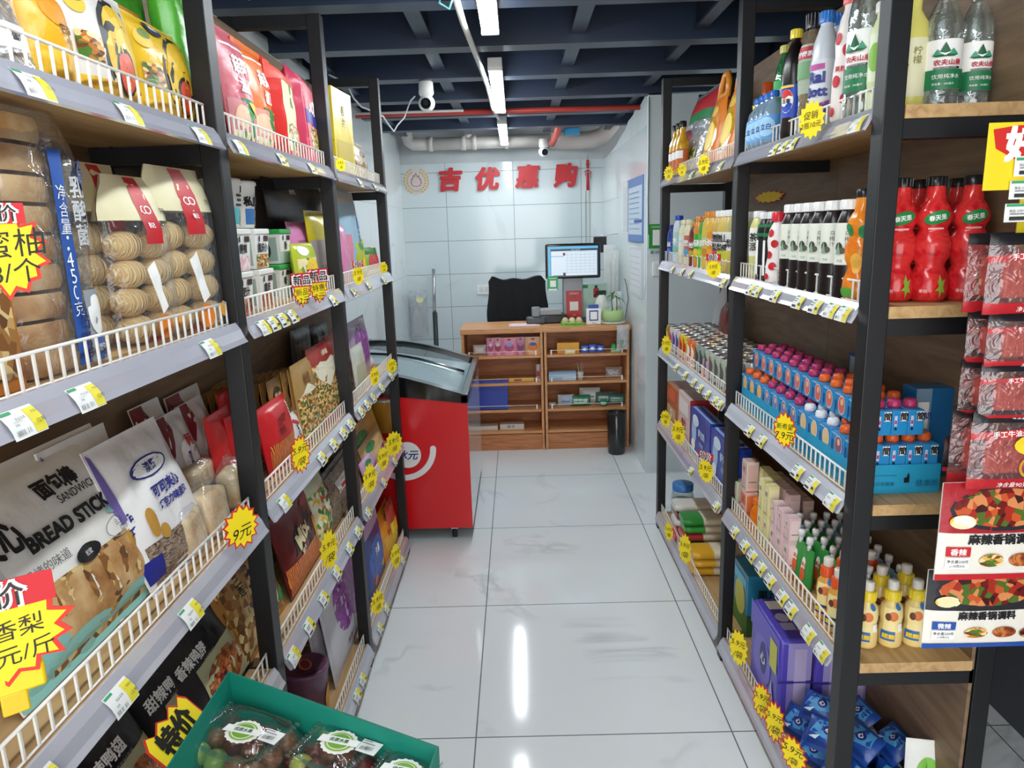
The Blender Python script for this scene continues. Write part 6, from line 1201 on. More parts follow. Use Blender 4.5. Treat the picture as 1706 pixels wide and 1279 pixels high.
# potted plant
e = empty('potted_plant', (xsol(5.06, .92, 1020), 5.05, TZ), 0, 'small green plant in a pale green round pot on the counter', 'plant')
mb = MB(); mb.lathe([(0, 0), (.085, 0), (.095, .008), (.09, .012), (0, .012)], plastic('D9DEDA'), 28); mb.build('saucer', e)
mb = MB(); mb.lathe([(0, .012), (.06, .012), (.078, .03), (.082, .06), (.072, .09), (.066, .094), (.062, .088), (0, .085)], mat('A9C98A', .3), 28); mb.build('pot', e)
mb = MB(); R = sd(3); LEAF = mat('3F7A3A', .45, var=.2, bscale=20); mb.tube([(.0, 0, .085), (-.005, 0, .15), (.0, 0, .2)], .004, mat('6A7A4A', .6), 7); mb.tube([(.03, 0, .085), (.032, 0, .14), (.03, 0, .18)], .0035, mat('5A4A3A', .6), 7)
for c, hh in (((0, 0, .2), 14), ((.03, 0, .18), 10)):
    for i in range(hh):
        a = R.uniform(0, 2*PI); l_ = R.uniform(.05, .1); up = R.uniform(.2, 1.1); pts = []
        for j in range(6):
            t = j/5; r = l_*t; z = c[2]+l_*up*t-l_*.9*t*t; wd = .006*math.sin(PI*min(.95, t+.1))
            pts.append((Vector((c[0]+r*math.cos(a), c[1]+r*math.sin(a), z)), wd))
        px_, py_ = -math.sin(a), math.cos(a)
        for (p, w1), (q, w2) in zip(pts, pts[1:]): mb.face([p+Vector((px_*w1, py_*w1, 0)), p-Vector((px_*w1, py_*w1, 0)), q-Vector((px_*w2, py_*w2, 0)), q+Vector((px_*w2, py_*w2, 0))], LEAF, True)
mb.build('foliage', e)
# cash register terminal
e = empty('cash_register', (.402, 5.20, TZ), 0, 'cash register terminal with a big tilted screen and grey column', 'cash register')
mb = MB(); mb.box((-.12, -.07, 0), (.12, .1, .02), mat('3A3D42', .4), .006); mb.box((-.073, -.02, .02), (.073, .03, .34), mat('8A8D90', .4, metal=.3), .008); mb.build('column', e)
mb = MB(); mb.box((-.195, -.06, .315), (.197, -.025, .56), mat('0E1114', .2), .012); mb.build('screen_housing', e)
mb = MB(); S0 = mat('D4E0EA', .3, emit=.25, name='lit_screen_white'); S1 = mat('2A4A68', .3, emit=.25, name='lit_screen_blue'); S2 = mat('1C2C40', .3, emit=.4); S3 = mat('4A9AC0', .3, emit=.5)
mp = lambda u, v, o: Vector((u+.001, -.061-o, .333+v))
zones(mb, mp, .355, .208, [('r', 0, 0, 1, 1, S1), ('r', .0, .92, 1, 1, S3), ('r', .0, 0, .05, .92, S3), ('r', .06, .02, .98, .85, S0), ('r', .06, .86, .98, .92, S2), ('r', .06, .66, .32, .68, S3), ('r', .30, .70, .345, .79, ink('A8304A'))]+[('r', .36, .12+.1*i, .96, .125+.1*i, ink('8AA0B4')) for i in range(8)]+[('r', .38+.09*i, .08, .383+.09*i, .8, ink('A8BACA')) for i in range(7)]+[('r', .3, .02, .35, .12, S2), ('r', .1, .0, .3, .03, S2), ('t', '收银台 商品列表', .55, .89, .04, W_, {'bold': 0})])
mb.build('screen', e)
mb = MB(); mb.box((-.048, -.026, .03), (.062, -.021, .225), mat('B8282C', .35), .003); mp = lambda u, v, o: Vector((u+.007, -.026-o, .03+v))
zones(mb, mp, .11, .195, [('t', '扫码支付', .5, .9, .08, ink('F0D8C0'), {'bold': 0}), ('o', .5, .78, .08, .045, ink('3A3A8A'), .3), ('r', .22, .27, .78, .6, ink('E8E2DA')), ('t', '付款', .5, .1, .06, ink('E8C87A'), {'bold': 0})]); mb.build('payment_plate', e)
mb = MB(); mb.box((-.185, -.066, .235), (-.108, -.062, .335), mat('25A85A', .35), .002); mp = lambda u, v, o: Vector((u-.1465, -.066-o, .235+v))
zones(mb, mp, .077, .1, [('r', .26, .25, .8, .7, W_), ('r', .1, .0, .9, .12, W_), ('r', .15, .82, .85, .88, ink('BDE8CC'))]); mb.build('green_card', e)
mb = MB(); mb.box((-.12, -.09, 0), (.12, .09, .06), mat('2A2C30', .4), .01); mb.box((-.1, -.08, .06), (.08, .06, .1), mat('9A9C9E', .4), .006); mb.box((-.115, -.0905, .03), (.06, -.0895, .05), BLACK); o = mb.build('receipt_printer'); o.location = (.235, 5.2, TZ); tag(o, 'black and grey receipt printer left of the grey column', 'printer')
mb = MB(); mb.box((-.07, -.05, 0), (.07, .05, .05), mat('4A4C50', .4), .012); mb.box((-.03, -.04, .05), (.03, .03, .12), mat('8A8E92', .4), .01); o = mb.build('card_reader'); o.location = (.13, 5.14, TZ); tag(o, 'low dark grey device beside the printer on the left counter', 'card reader')
mb = MB(); mb.lathe([(0, 0), (.05, 0), (.055, .02), (.05, .12), (.03, .17), (.018, .185)], plastic('E0E2DA'), 20); o2 = mb.build('tank'); e = empty('spray_bottle', (.615, 5.24, TZ), 0, 'white spray bottle with a black nozzle behind the card stand', 'spray bottle'); o2.parent = e
mb = MB(); mb.box((-.04, -.012, .185), (.035, .012, .215), DARK, .004); mb.tube([(-.035, 0, .2), (-.05, 0, .17)], .005, DARK, 6); mb.build('nozzle', e)
mb = MB(); mb.box((-.1, -.02, 0), (.1, .02, .27), mat('B9D8C6', .3, var=.1, bscale=8), .01); mp = lambda u, v, o: Vector((u, -.02-o, v))
zones(mb, mp, .2, .27, [('r', .05, .86, .3, .95, GR), ('r', .5, .6, .7, .85, RD), ('r', .55, .85, .65, .93, K_)]); o = mb.build('bag_bundle'); o.location = (.56, 5.29, TZ); tag(o, 'pale green standing pack behind the register screen', 'packet')
# chair with black cloth
e = empty('office_chair', (.0, 5.72, 0), .08, 'office chair covered by a black cloth behind the counter', 'chair')
mb = MB(); CL = mat('17181C', .85, bump=.5, bscale=9)
def CF(a, b, s=1):
    x = (a-.5)*(.50-.04*b); z = .62+.55*b-.03*math.cos((a-.5)*6)*0
    rr = 1-abs(2*a-1)**5
    z += (.035*abs(2*a-1)**3-.05*max(0, abs(2*a-1)-.86)/.14)*b+.006*math.sin(a*17)*b
    return Vector((x+.008*math.sin(b*9+a*3), -s*(.03+.02*rr)+.012*math.sin(a*26+b*4)*(1-b*.5), z))
mb.grid(lambda a, b: CF(a, b), 30, 14, CL); mb.grid(lambda a, b: CF(a, b, -1), 30, 14, CL, flip=True)
for i in range(30): mb.face([CF(i/30, 1), CF((i+1)/30, 1), CF((i+1)/30, 1, -1), CF(i/30, 1, -1)], CL, True)
for a in (0, 1):
    for j in range(14): mb.face([CF(a, j/14), CF(a, (j+1)/14), CF(a, (j+1)/14, -1), CF(a, j/14, -1)], CL, True)
mb.build('cloth', e)
mb = MB(); mb.box((-.22, -.02, .5), (.22, .02, 1.1), BLACK, .015); mb.build('backrest', e)
mb = MB(); mb.box((-.24, -.37, .44), (.24, .02, .50), BLACK, .02); mb.build('seat', e)
mb = MB(); mb.tube([(0, -.16, .06), (0, -.16, .44)], .025, STEEL, 12); mb.build('gas_lift', e)
for i in range(5):
    a = 2*PI*i/5; mb = MB(); mb.tube([(0, -.16, .08), (.2*math.cos(a), -.16+.2*math.sin(a), .06)], [.022, .014], BLACK, 8); mb.lathe([(0, -.0), (.02, .0), (.025, .02), (.02, .045), (0, .045)], DARK, 10, c=(.2*math.cos(a), -.16+.2*math.sin(a), 0)); mb.build('leg', e)
# bin
e = empty('waste_bin', (.665, 4.80, 0), 0, 'small black waste bin in front of the right counter', 'waste bin')
mb = MB(); mb.lathe([(0, 0), (.056, 0), (.06, .01), (.066, .285), (.062, .29), (.058, .285), (.055, .02), (0, .02)], mat('121214', .25, coat=.5), 28); mb.build('bin_body', e)
mb = MB(); mb.lathe([(.0625, .2905), (.069, .288), (.069, .298), (.06, .30), (.0595, .292)], mat('1A1A1C', .3), 28); mb.build('bin_ring', e)
# ---------------------------------------------------------------- freezer
RED = mat('D21119', .3, coat=.15); FB = mat('101214', .16, coat=.5)
def TOPZ(x):
    pts = [(-.975, .905), (-.85, .903), (-.7, .892), (-.58, .868), (-.45, .83), (-.35, .796), (-.262, .768)]
    for (a, za), (b, zb) in zip(pts, pts[1:]):
        if x <= b: return za+(zb-za)*(x-a)/(b-a)
    return .768
e = empty('chest_freezer', (-.62, 3.95, 0), 0, 'red chest freezer with a curved glass lid and black rim', 'freezer')
O = Vector((-.62, 3.95, 0)); FY0, FY1, FX0, FX1 = 3.42, 4.47, -.97, -.262
def RZ(x): return .725+(.77-.725)*min(1, (FX1-x)/.35)
mb = MB(); xs = [FX0+(FX1-FX0)*i/14 for i in range(15)]; zb = .07
SIDEM = mat('CDD2D6', .15, coat=.5)
for y, fl in ((FY0, 0), (FY1, 1)):
    mb.face([Vector((x, y, z))-O for x, z in [(FX0, zb)]+[(FX1, zb)]+[(x, RZ(x)) for x in xs[::-1]]], RED)
mb.face([Vector(p)-O for p in ((FX1, FY0, zb), (FX1, FY1, zb), (FX1, FY1, RZ(FX1)), (FX1, FY0, RZ(FX1)))], SIDEM)
mb.face([Vector(p)-O for p in ((FX0, FY0, zb), (FX0, FY1, zb), (FX0, FY1, RZ(FX0)), (FX0, FY0, RZ(FX0)))], RED)
mb.face([Vector(p)-O for p in ((FX0, FY0, zb), (FX0, FY1, zb), (FX1, FY1, zb), (FX1, FY0, zb))], DARK)
mpf = lambda u, v, o: Vector((u, FY0-o, v))-O
CW = ink('E9E6E4'); cx, cz = xsol(FY0, .42, 680), zsol(-.5, FY0, 757)
N = 30
mb.face([mpf(cx+.068*math.cos(2*PI*j/N), cz+.068*math.sin(2*PI*j/N), .001) for j in range(N)], CW)
ax_, az_ = cx-.02, cz+.03
for j in range(24):
    a0, a1 = math.radians(-175+175*j/24), math.radians(-175+175*(j+1)/24)
    mb.face([mpf(ax_+r*math.cos(a), az_+r*math.sin(a), .001) for r, a in ((.135, a0), (.165, a0), (.165, a1), (.135, a1))], CW)
mb.face([mpf(ax_+.15+.015*math.cos(2*PI*j/16), az_+.015*math.sin(2*PI*j/16), .0011) for j in range(16)], CW)
mb.text(lambda u, v, o: mpf(cx+u, cz+v, o), '冰元', .0, 0, .05, ink('1F2A7A'), off=.0025, bold=.02, shear=.3)
mb.build('cabinet', e)
def ringbar(mb, y0, y1, m, h=.0):
    for i in range(14):
        xa, xb = xs[i], xs[i+1]; za, zb2 = TOPZ(xa)+h, TOPZ(xb)+h; ra, rb = RZ(xa)+.001, RZ(xb)+.001
        P = lambda x, y, z: Vector((x, y, z))-O
        mb.face([P(xa, y0, ra), P(xb, y0, rb), P(xb, y0, zb2), P(xa, y0, za)], m, True); mb.face([P(xa, y1, ra), P(xa, y1, za), P(xb, y1, zb2), P(xb, y1, rb)], m, True)
        mb.face([P(xa, y0, za), P(xb, y0, zb2), P(xb, y1, zb2), P(xa, y1, za)], m, True)
mb = MB(); ringbar(mb, FY0-.008, FY0+.05, FB); ringbar(mb, FY1-.05, FY1+.004, FB)
mb.box(Vector((FX1-.035, FY0-.008, RZ(FX1)+.001))-O, Vector((FX1+.006, FY1+.004, .772))-O, FB, .006)
mb.box(Vector((FX0, FY0, .76))-O, Vector((FX0+.04, FY1, .908))-O, FB, .006); mb.build('rim', e)
mb = MB(); # white liner and goods
IN = mat('D9E2E6', .5); mb.box(Vector((FX0+.045, FY0+.052, .45))-O, Vector((FX1-.04, FY1-.052, .455))-O, IN)
mb.face([Vector(p)-O for p in ((FX0+.045, FY1-.053, .455), (FX1-.04, FY1-.053, .455), (FX1-.04, FY1-.053, .74), (FX0+.045, FY1-.053, .85))], IN)
mb.face([Vector(p)-O for p in ((FX1-.041, FY0+.053, .455), (FX1-.041, FY1-.053, .455), (FX1-.041, FY1-.053, .745), (FX1-.041, FY0+.053, .745))], IN)
mb.face([Vector(p)-O for p in ((FX0+.046, FY0+.053, .455), (FX0+.046, FY1-.053, .455), (FX0+.046, FY1-.053, .85), (FX0+.046, FY0+.053, .85))], IN)
mb.face([Vector(p)-O for p in ((FX0+.045, FY0+.053, .455), (FX1-.04, FY0+.053, .455), (FX1-.04, FY0+.053, .74), (FX0+.045, FY0+.053, .85))], IN); mb.build('inner_liner', e)
for q, (ya, yb, dz) in enumerate(((FY0+.051, 3.96, .0), (3.94, FY1-.051, -.012))):
    mb = MB()
    for i in range(1, 13):
        xa, xb = xs[i], xs[i+1]
        mb.face([Vector(p)-O for p in ((xa, ya, TOPZ(xa)-.006+dz), (xb, ya, TOPZ(xb)-.006+dz), (xb, yb, TOPZ(xb)-.006+dz), (xa, yb, TOPZ(xa)-.006+dz))], GLASS, True)
    mb.build('glass_lid', e)
    mb = MB(); ye = yb if q == 0 else ya
    mb.tube([Vector((x, ye, TOPZ(x)-.004+dz))-O for x in xs[1:14]], .007, FB if q == 0 else STEEL, 8); mb.build('lid_edge', e)
for x, y in ((-.36, 3.47), (-.9, 3.47), (-.36, 4.4), (-.9, 4.4)):
    mb = MB(); mb.tube([Vector((x-.012, y, .03))-O, Vector((x+.012, y, .03))-O], .03, DARK, 14); mb.box(Vector((x-.016, y-.02, .045))-O, Vector((x+.016, y+.02, .0695))-O, STEEL); mb.build('caster_wheel', e)
R = sd(9)
for i in range(7):
    x, y = -.42-.07*(i % 3), 3.62+.1*i
    pouch('ice_cream_pack', 'pale ice cream pack lying inside the red freezer', 'ice cream', .11, .16, .03, pk(['D8E4EC', 'E4E0D4', 'C8D8E8'][i % 3]), [('r', .1, .2, .9, .7, ink(['8AB0D0', 'E0C8A0', 'D0A8B8'][i % 3]))], (x, y, .475), R.uniform(-.5, .5), -1.45, 'pillow', 'pale ice cream packs in the freezer', seed=340+i, nu=6, nv=6)
# ---------------------------------------------------------------- wall things
SRED = mat('C41C26', .35)
for ch, xa, xb, za, zb_ in (('吉', -.66, -.452, 1.902, 2.103), ('优', -.34, -.12, 1.899, 2.10), ('惠', .008, .231, 1.908, 2.108), ('购', .347, .566, 1.905, 2.113)):
    mb = MB(); mp = lambda u, v, o: Vector((u, -o, v))
    vs, fs, w_, h_ = glyphs(ch, .012, .12); kx, kz = (xb-xa)/w_, (zb_-za)/h_
    for si, (dx, dy) in enumerate(((0, 0), (-.007, -.004), (.007, -.004), (.007, .004), (-.007, .004), (0, -.006), (0, .006))):
        fr = [mb.bm.verts.new((x*kx*.93+dx, -.022-.0003*si, y*kz*.94+dy)) for x, y in vs]; bk = [mb.bm.verts.new((x*kx*.93+dx, 0, y*kz*.94+dy)) for x, y in vs]
        ec = {}
        for f in fs:
            for a, b in zip(f, f[1:]+f[:1]): ec.setdefault(frozenset((a, b)), []).append((a, b))
            for vv in (fr, bk):
                try: mb.bm.faces.new([vv[i] for i in f])
                except ValueError: pass
        for k, l_ in ec.items():
            if len(l_) == 1:
                a, b = l_[0]
                try: mb.bm.faces.new((fr[a], fr[b], bk[b], bk[a]))
                except ValueError: pass
    mb.mi(SRED); o = mb.build('sign_letter'); o.location = ((xa+xb)/2, 6.548, (za+zb_)/2)
    tag(o, 'red raised shop sign character on the back wall, %s of four' % {'吉': 'first', '优': 'second', '惠': 'third', '购': 'last'}[ch], 'sign character', 'red sign characters on the back wall')
mb = MB(); EW = ink('DCD8D0'); N = 40
o_ = Vector((-.865, 6.549, 2.0))
mb.grid(lambda a, b: Vector((.118*b*math.cos(2*PI*a), -.006, .118*b*math.sin(2*PI*a))), N, 2, EW); mb.grid(lambda a, b: Vector((.118*math.cos(2*PI*a), -.006*b, .118*math.sin(2*PI*a))), N, 1, EW)
GL = ink('D9A832'); mpe = lambda u, v, o: Vector((u, -.006-o, v))
for s_ in (-1, 1):
    for i in range(9):
        a = math.radians(-62+15.5*i); r = .094
        for q, dr in ((.5, .012), (-.5, -.012)):
            c = Vector(((r+dr)*math.cos(a)*s_, (r+dr)*math.sin(a)))
            mb.face([mpe(c.x+s_*(.013*math.cos(t)*math.cos(a+1.2+q)-.005*math.sin(t)*math.sin(a+1.2+q)), c.y+.013*math.cos(t)*math.sin(a+1.2+q)+.005*math.sin(t)*math.cos(a+1.2+q), .001) for t in [2*PI*j/8 for j in range(8)]], GL)
FL = [(0, -.05), (.035, -.045), (.05, -.015), (.042, .015), (.03, .03), (.028, .05), (.012, .04), (0, .075), (-.012, .045), (-.026, .052), (-.03, .03), (-.044, .012), (-.05, -.018), (-.034, -.045)]
mb.face([mpe(u, v, .001) for u, v in FL], ink('B07088')); mb.face([mpe(u*.82, v*.8-.004, .002) for u, v in FL], ink('E2D2CC'))
mb.text(mpe, '吉优惠购', 0, -.085, .014, ink('B07088'), off=.002, bold=0)
o = mb.build('round_emblem'); o.location = o_; tag(o, 'round white emblem with golden wheat ears on the back wall', 'emblem')
mb = MB(); KR2 = mat('C42430', .5)
mb.tube([(0, 0, .30), (0, 0, .26)], .002, KR2, 5)
for i, (z, w) in enumerate([(.245, .024), (.22, .03), (.195, .024), (.165, .018)]): mb.box((-w/2, -.01, z-.011), (w/2, .0, z+.011), KR2, .004)
for i, (x, z0) in enumerate([(-.02, .12), (.025, .10), (-.028, .15), (.03, .14)]): mb.tube([(0, -.004, .17), (x, -.006, (z0+.17)/2), (x, -.004, z0)], .003, KR2, 5)
mb.lathe([(0, .15), (.008, .15), (.011, .13), (.014, .0), (0, .0)], KR2, 12)
o = mb.build('knot_ornament'); o.location = (.652, 6.536, 1.875); tag(o, 'red knotted hanging ornament right of the sign characters', 'ornament')
mb = MB()
for x in (.632, .665): mb.tube([(x, 6.544, 1.87), (x+.0, 6.544, 1.5), (x, 6.544, 1.1)], .0035, mat('B9BEB4', .5), 6)
tag(mb.build('wall_string'), 'pair of thin pale cords running down the back wall', 'cord')
# pipes
PVC = mat('D6D2CC', .35, var=.04, bscale=6); e = empty('drain_pipe', (0, 6.36, 2.285), 0, 'thick white drain pipe along the top of the back wall', 'pipe')
mb = MB(); mb.tube([(-.90, 0, .17), (-.90, 0, .07), (-.885, 0, .025), (-.85, 0, 0), (-.7, 0, 0)], .048, PVC, 18); mb.build('elbow', e)
mb = MB(); mb.tube([(-.7, 0, 0), (.32, 0, 0)], .052, PVC, 20); mb.build('straight_pipe', e)
for x in (-.70, -.42, -.33, -.05): mb = MB(); mb.tube([(x-.02, 0, 0), (x+.02, 0, 0)], .06, PVC, 20); mb.build('pipe_collar', e)
mb = MB(); mb.tube([(.32, 0, 0), (.5, 0, -.01), (.66, -.02, -.01), (.76, -.04, .02), (.83, -.05, .10), (.86, -.05, .2)], .07, mat('C6BDB8', .55, bump=.2, bscale=30), 20); mb.build('wrapped_bend', e)
mb = MB(); mb.tube([(-.38, 0, 0), (-.38, -.0, .09)], .035, PVC, 14); mb.build('branch', e)
PINK = mat('D8645C', .35); REDP = mat('C8342E', .4)
mb = MB(); zt = zsol(.36, 6.0, 195)
mb.tube([(xsol(6.0, 2.25, 921), 6.2, zsol(.3, 6.2, 240)), (xsol(6.0, 2.3, 928), 6.1, zsol(.35, 6.1, 225)), (xsol(6.0, 2.3, 932), 6.0, zsol(.4, 6.0, 203))], .026, PINK, 12)
mb.tube([(xsol(6.0, 2.3, 932), 6.0, 2.42), (.6, 5.98, 2.425), (.9, 5.95, 2.43)], .024, REDP, 12)
tag(mb.build('red_hose'), 'short pink and red bent pipe below the ceiling near the right corner', 'pipe')
yr = 4.72; mb = MB(); mb.tube([(-.98, yr, 2.283), (.2, yr, 2.28), (.80, yr, 2.277)], .0165, mat('C4443A', .4), 10); mb.tube([(-.98, yr-.04, 2.288), (-.3, yr-.04, 2.286)], .008, mat('D9CFC8', .4), 8)
tag(mb.build('sprinkler_pipe'), 'thin red water pipe crossing under the ceiling beams', 'pipe')
mb = MB(); mb.box((xsol(6.1, 2.35, 940), 6.1, zsol(.5, 6.1, 224)), (xsol(6.1, 2.35, 966), 6.16, zsol(.5, 6.1, 212)), mat('3A9AD0', .4), .006); o = mb.build('blue_bracket'); tag(o, 'small bright blue block above the bent white pipe', 'bracket')
# surveillance cameras
def camera_thing(x, y, z, lab, s=1., yaw=0.):
    e = empty('security_camera', (x, y, z), yaw, lab, 'security camera')
    mb = MB(); mb.lathe([(0, 0), (.028*s, 0), (.036*s, -.006*s), (.038*s, -.06*s), (.03*s, -.072*s), (0, -.074*s)], WHITE, 24); mb.build('mount', e)
    mb = MB(); mb.lathe([(.042*s*math.sin(PI*j/14), -.105*s-.042*s*math.cos(PI*j/14)) for j in range(15)], WHITE, 24); mb.build('camera_head', e)
    mb = MB(); yy = -.036*s
    mb.grid(lambda a, b: Vector((.026*s*b*math.cos(2*PI*a), yy-.008*s, -.112*s+.026*s*b*math.sin(2*PI*a))), 20, 1, FB); mb.grid(lambda a, b: Vector((.026*s*math.cos(2*PI*a), yy-.008*s+.02*s*b, -.112*s+.026*s*math.sin(2*PI*a))), 20, 1, FB)
    mb.grid(lambda a, b: Vector((.012*s*b*math.cos(2*PI*a), yy-.0095*s, -.112*s+.012*s*b*math.sin(2*PI*a))), 16, 1, mat('2A3038', .1)); mb.build('lens', e)
    return e
cy_ = 3.83; cxx = xsol(cy_, 2.3, 709)
camera_thing(cxx, cy_, 2.2995, 'white security camera hanging below a beam left of the lamps')
camera_thing(xsol(6.27, 2.25, 905), 6.272, 2.29, 'white security camera on the back pipe right of the lamps', 1., .3)
mb = MB(); pp = [(692, 160, 3.85), (684, 168, 3.85), (672, 196, 3.82), (660, 208, 3.8), (653, 219, 3.78), (644, 207, 3.7), (636, 194, 3.6), (620, 186, 3.5), (600, 178, 3.45), (588, 164, 3.42), (580, 145, 3.4), (570, 135, 3.38), (549, 124, 3.36)]
pp = [(xsol(y, 2.2, a), y, zsol(xsol(y, 2.2, a), y, b)) for a, b, y in pp]; mb.tube(pp, .004, plastic('DADDE0'), 6); tag(mb.build('camera_cable'), 'loose white cable hanging from the left security camera', 'cable')
# left wall, back wall bits
mb = MB(); mb.tube([(xsol(6.42, 1.2, 722), 6.45, zsol(-.7, 6.45, 448)), (xsol(6.42, .9, 724), 6.40, zsol(-.7, 6.4, 520))], .016, STEEL, 10); mb.tube([(xsol(6.4, .9, 724), 6.40, zsol(-.7, 6.4, 520)), (xsol(6.3, .4, 727), 6.33, .02)], .022, mat('3A3E42', .4, metal=.5), 10); mb.box((-.82, 6.27, 0), (-.56, 6.36, .03), mat('4A6A9A', .7), .01)
tag(mb.build('mop'), 'mop with a steel and dark handle leaning on the back wall', 'mop')
pouch('hanging_bag', 'pale translucent bag hanging in the left back corner', 'plastic bag', .16, .42, .06, MILKY, [('e', .6, .8, .2, .06, ink('E8E4A8'))], (-.90, 6.50, .62), 0, 0, 'pillow', seed=350, wr=3.)
mb = MB(); x0, x1, z0, z1_ = xsol(6.54, 1, 795), xsol(6.54, 1, 819), zsol(-.3, 6.54, 490), zsol(-.3, 6.54, 474)
mb.box((x0, 6.538, z0), (x1, 6.5495, z1_), WHITE, .002)
for f in (.3, .7): mb.box((x0+(x1-x0)*f-.02, 6.5365, z0+.02), (x0+(x1-x0)*f+.02, 6.5379, z1_-.02), plastic('DDDFDE'))
tag(mb.build('wall_socket'), 'double white wall socket left of the covered chair', 'socket')
# right wall posters (on the wall at x = .79, facing the aisle)
def wallposter(ya, yb, z0, z1_, m, zs, name, lab, cat, t=.006):
    W, H = yb-ya, z1_-z0; mb = MB(); mb.box((-t, 0, 0), (0, W, H), m, .001)
    zones(mb, lambda u, v, o: Vector((-t-o, W/2-u, v)), W, H, zs); o = mb.build(name); o.location = (.7895, ya, z0); tag(o, lab, cat)
wallposter(4.5, 5.08, 1.45, 1.86, ink('5C7EB8'), [('r', .04, .12, .96, .86, ink('C3D2E2')), ('r', .45, .3, .95, .35, BL)]+[('r', .1, .2+.08*i, .8, .215+.08*i, ink('7A92B4')) for i in range(8)], 'framed_notice', 'blue framed notice on the right wall', 'notice')
wallposter(5.12, 5.32, 1.52, 1.86, ink('D8DCDE'), [('r', .1, .1, .9, .9, ink('CBD0D2'))], 'small_notice', 'narrow pale notice left of the blue framed one', 'notice')
wallposter(4.5, 5.0, 1.10, 1.42, ink('CDD2D6'), [('r', .08, .06, .92, .94, ink('DDE1E4'))]+[('r', .1, .2+.12*i, .85, .21+.12*i, ink('A8AEB4')) for i in range(6)], 'paper_notice', 'white paper notice hanging below the blue framed one', 'notice')
mb = MB(); x0, x1 = .800, .888; z0, z1_ = 1.42, 1.562
mb.box((x0, 4.372, z0), (x1+.02, 4.3795, z1_), mat('2A9A3A', .35), .001); mp = lambda u, v, o: Vector((x0+.054+u, 4.372-o, z0+v))
zones(mb, mp, .108, .142, [('t', '推荐使用微信支付', .5, .88, .07, W_, {'bold': 0, 'wmax': .09}), ('r', .2, .12, .86, .76, W_)]); tag(mb.build('payment_plaque'), 'green payment plaque on the grey pillar beside the right rack', 'plaque')
mb = MB(); mb.box((.81, 4.377, 1.385), (.905, 4.3795, 1.408), ink('BCC5C9')); mp = lambda u, v, o: Vector((.857+u, 4.377-o, 1.396+v))
mb.text(mp, '微信支付', .012, 0, .013, GR, off=.001, bold=0); mb.face([mp(-.036+.007*math.cos(t), .007*math.sin(t), .001) for t in [2*PI*j/12 for j in range(12)]], GR); tag(mb.build('payment_caption'), 'small green lettering strip under the green plaque', 'sticker')
mb = MB(); mb.box((.825, 4.368, 1.255), (.905, 4.3795, 1.34), WHITE, .003); mb.box((.838, 4.366, 1.268), (.892, 4.3679, 1.327), plastic('E4E6E6')); tag(mb.build('light_switch'), 'square white light switch on the grey pillar below the plaque', 'light switch')
mb = MB(); mb.tube([(.795, 4.374, 2.28), (.796, 4.374, 2.0), (.793, 4.374, 1.7), (.798, 4.374, 1.5)], .003, mat('5A6468', .5), 6); tag(mb.build('wall_cable'), 'thin dark cable down the corner of the grey pillar', 'cable')
mb = MB(); mb.tube([(.786, 5.25, 1.18), (.785, 5.15, 1.14), (.786, 5.08, 1.05), (.785, 5.16, .95), (.785, 5.22, .89)], .0025, DARK, 6); tag(mb.build('black_cable'), 'thin black cable looping on the right wall above the counter', 'cable')
for i, (x, y, z, h, w, lab) in enumerate([(.72, 5.42, 1.0, .38, .12, 'bundle of white shopping bags hanging on the right wall, front one'), (.715, 5.53, 1.02, .40, .10, 'bundle of white shopping bags hanging behind the front one'), (.735, 5.28, .886, .2, .08, 'short white shopping bag bundle standing low behind the plant')]):
    pouch('shopping_bags', lab, 'shopping bags', w, h, .05, pk('E4E8E6'), [('r', .3, .1, .34, .8, ink('BFC8C6')), ('r', .6, .2, .63, .85, ink('C8D0CE'))], (x, y, z), .3, 0, 'pillow', 'white shopping bags on the wall', seed=360+i, wr=3., crimp=.02)
mb = MB(); mb.box((.60, 5.60, 1.36), (.70, 5.62, 1.48), DARK, .004); mb.tube([(.65, 5.61, 1.48), (.65, 5.61, 1.49)], .003, STEEL, 6); mb.tube([(.65, 5.61, 1.485), (.79, 5.61, 1.5)], .003, STEEL, 6); tag(mb.build('black_board'), 'small black board behind the white shopping bags', 'board')
mb = MB(); mb.box((-.9995, 3.42, 1.33), (-.995, 3.60, 1.56), ink('2E56A8')); zones(mb, lambda u, v, o: Vector((-.995+o, 3.51+u, 1.33+v)), .18, .23, [('r', .08, .55, .92, .93, ink('7FA0D8')), ('r', .08, .08, .92, .48, ink('4A70BC')), ('r', .1, .5, .9, .52, W_), ('t', '公告', .5, .75, .2, W_)]); tag(mb.build('blue_notice'), 'blue notice on the left wall seen through the far bay', 'notice')
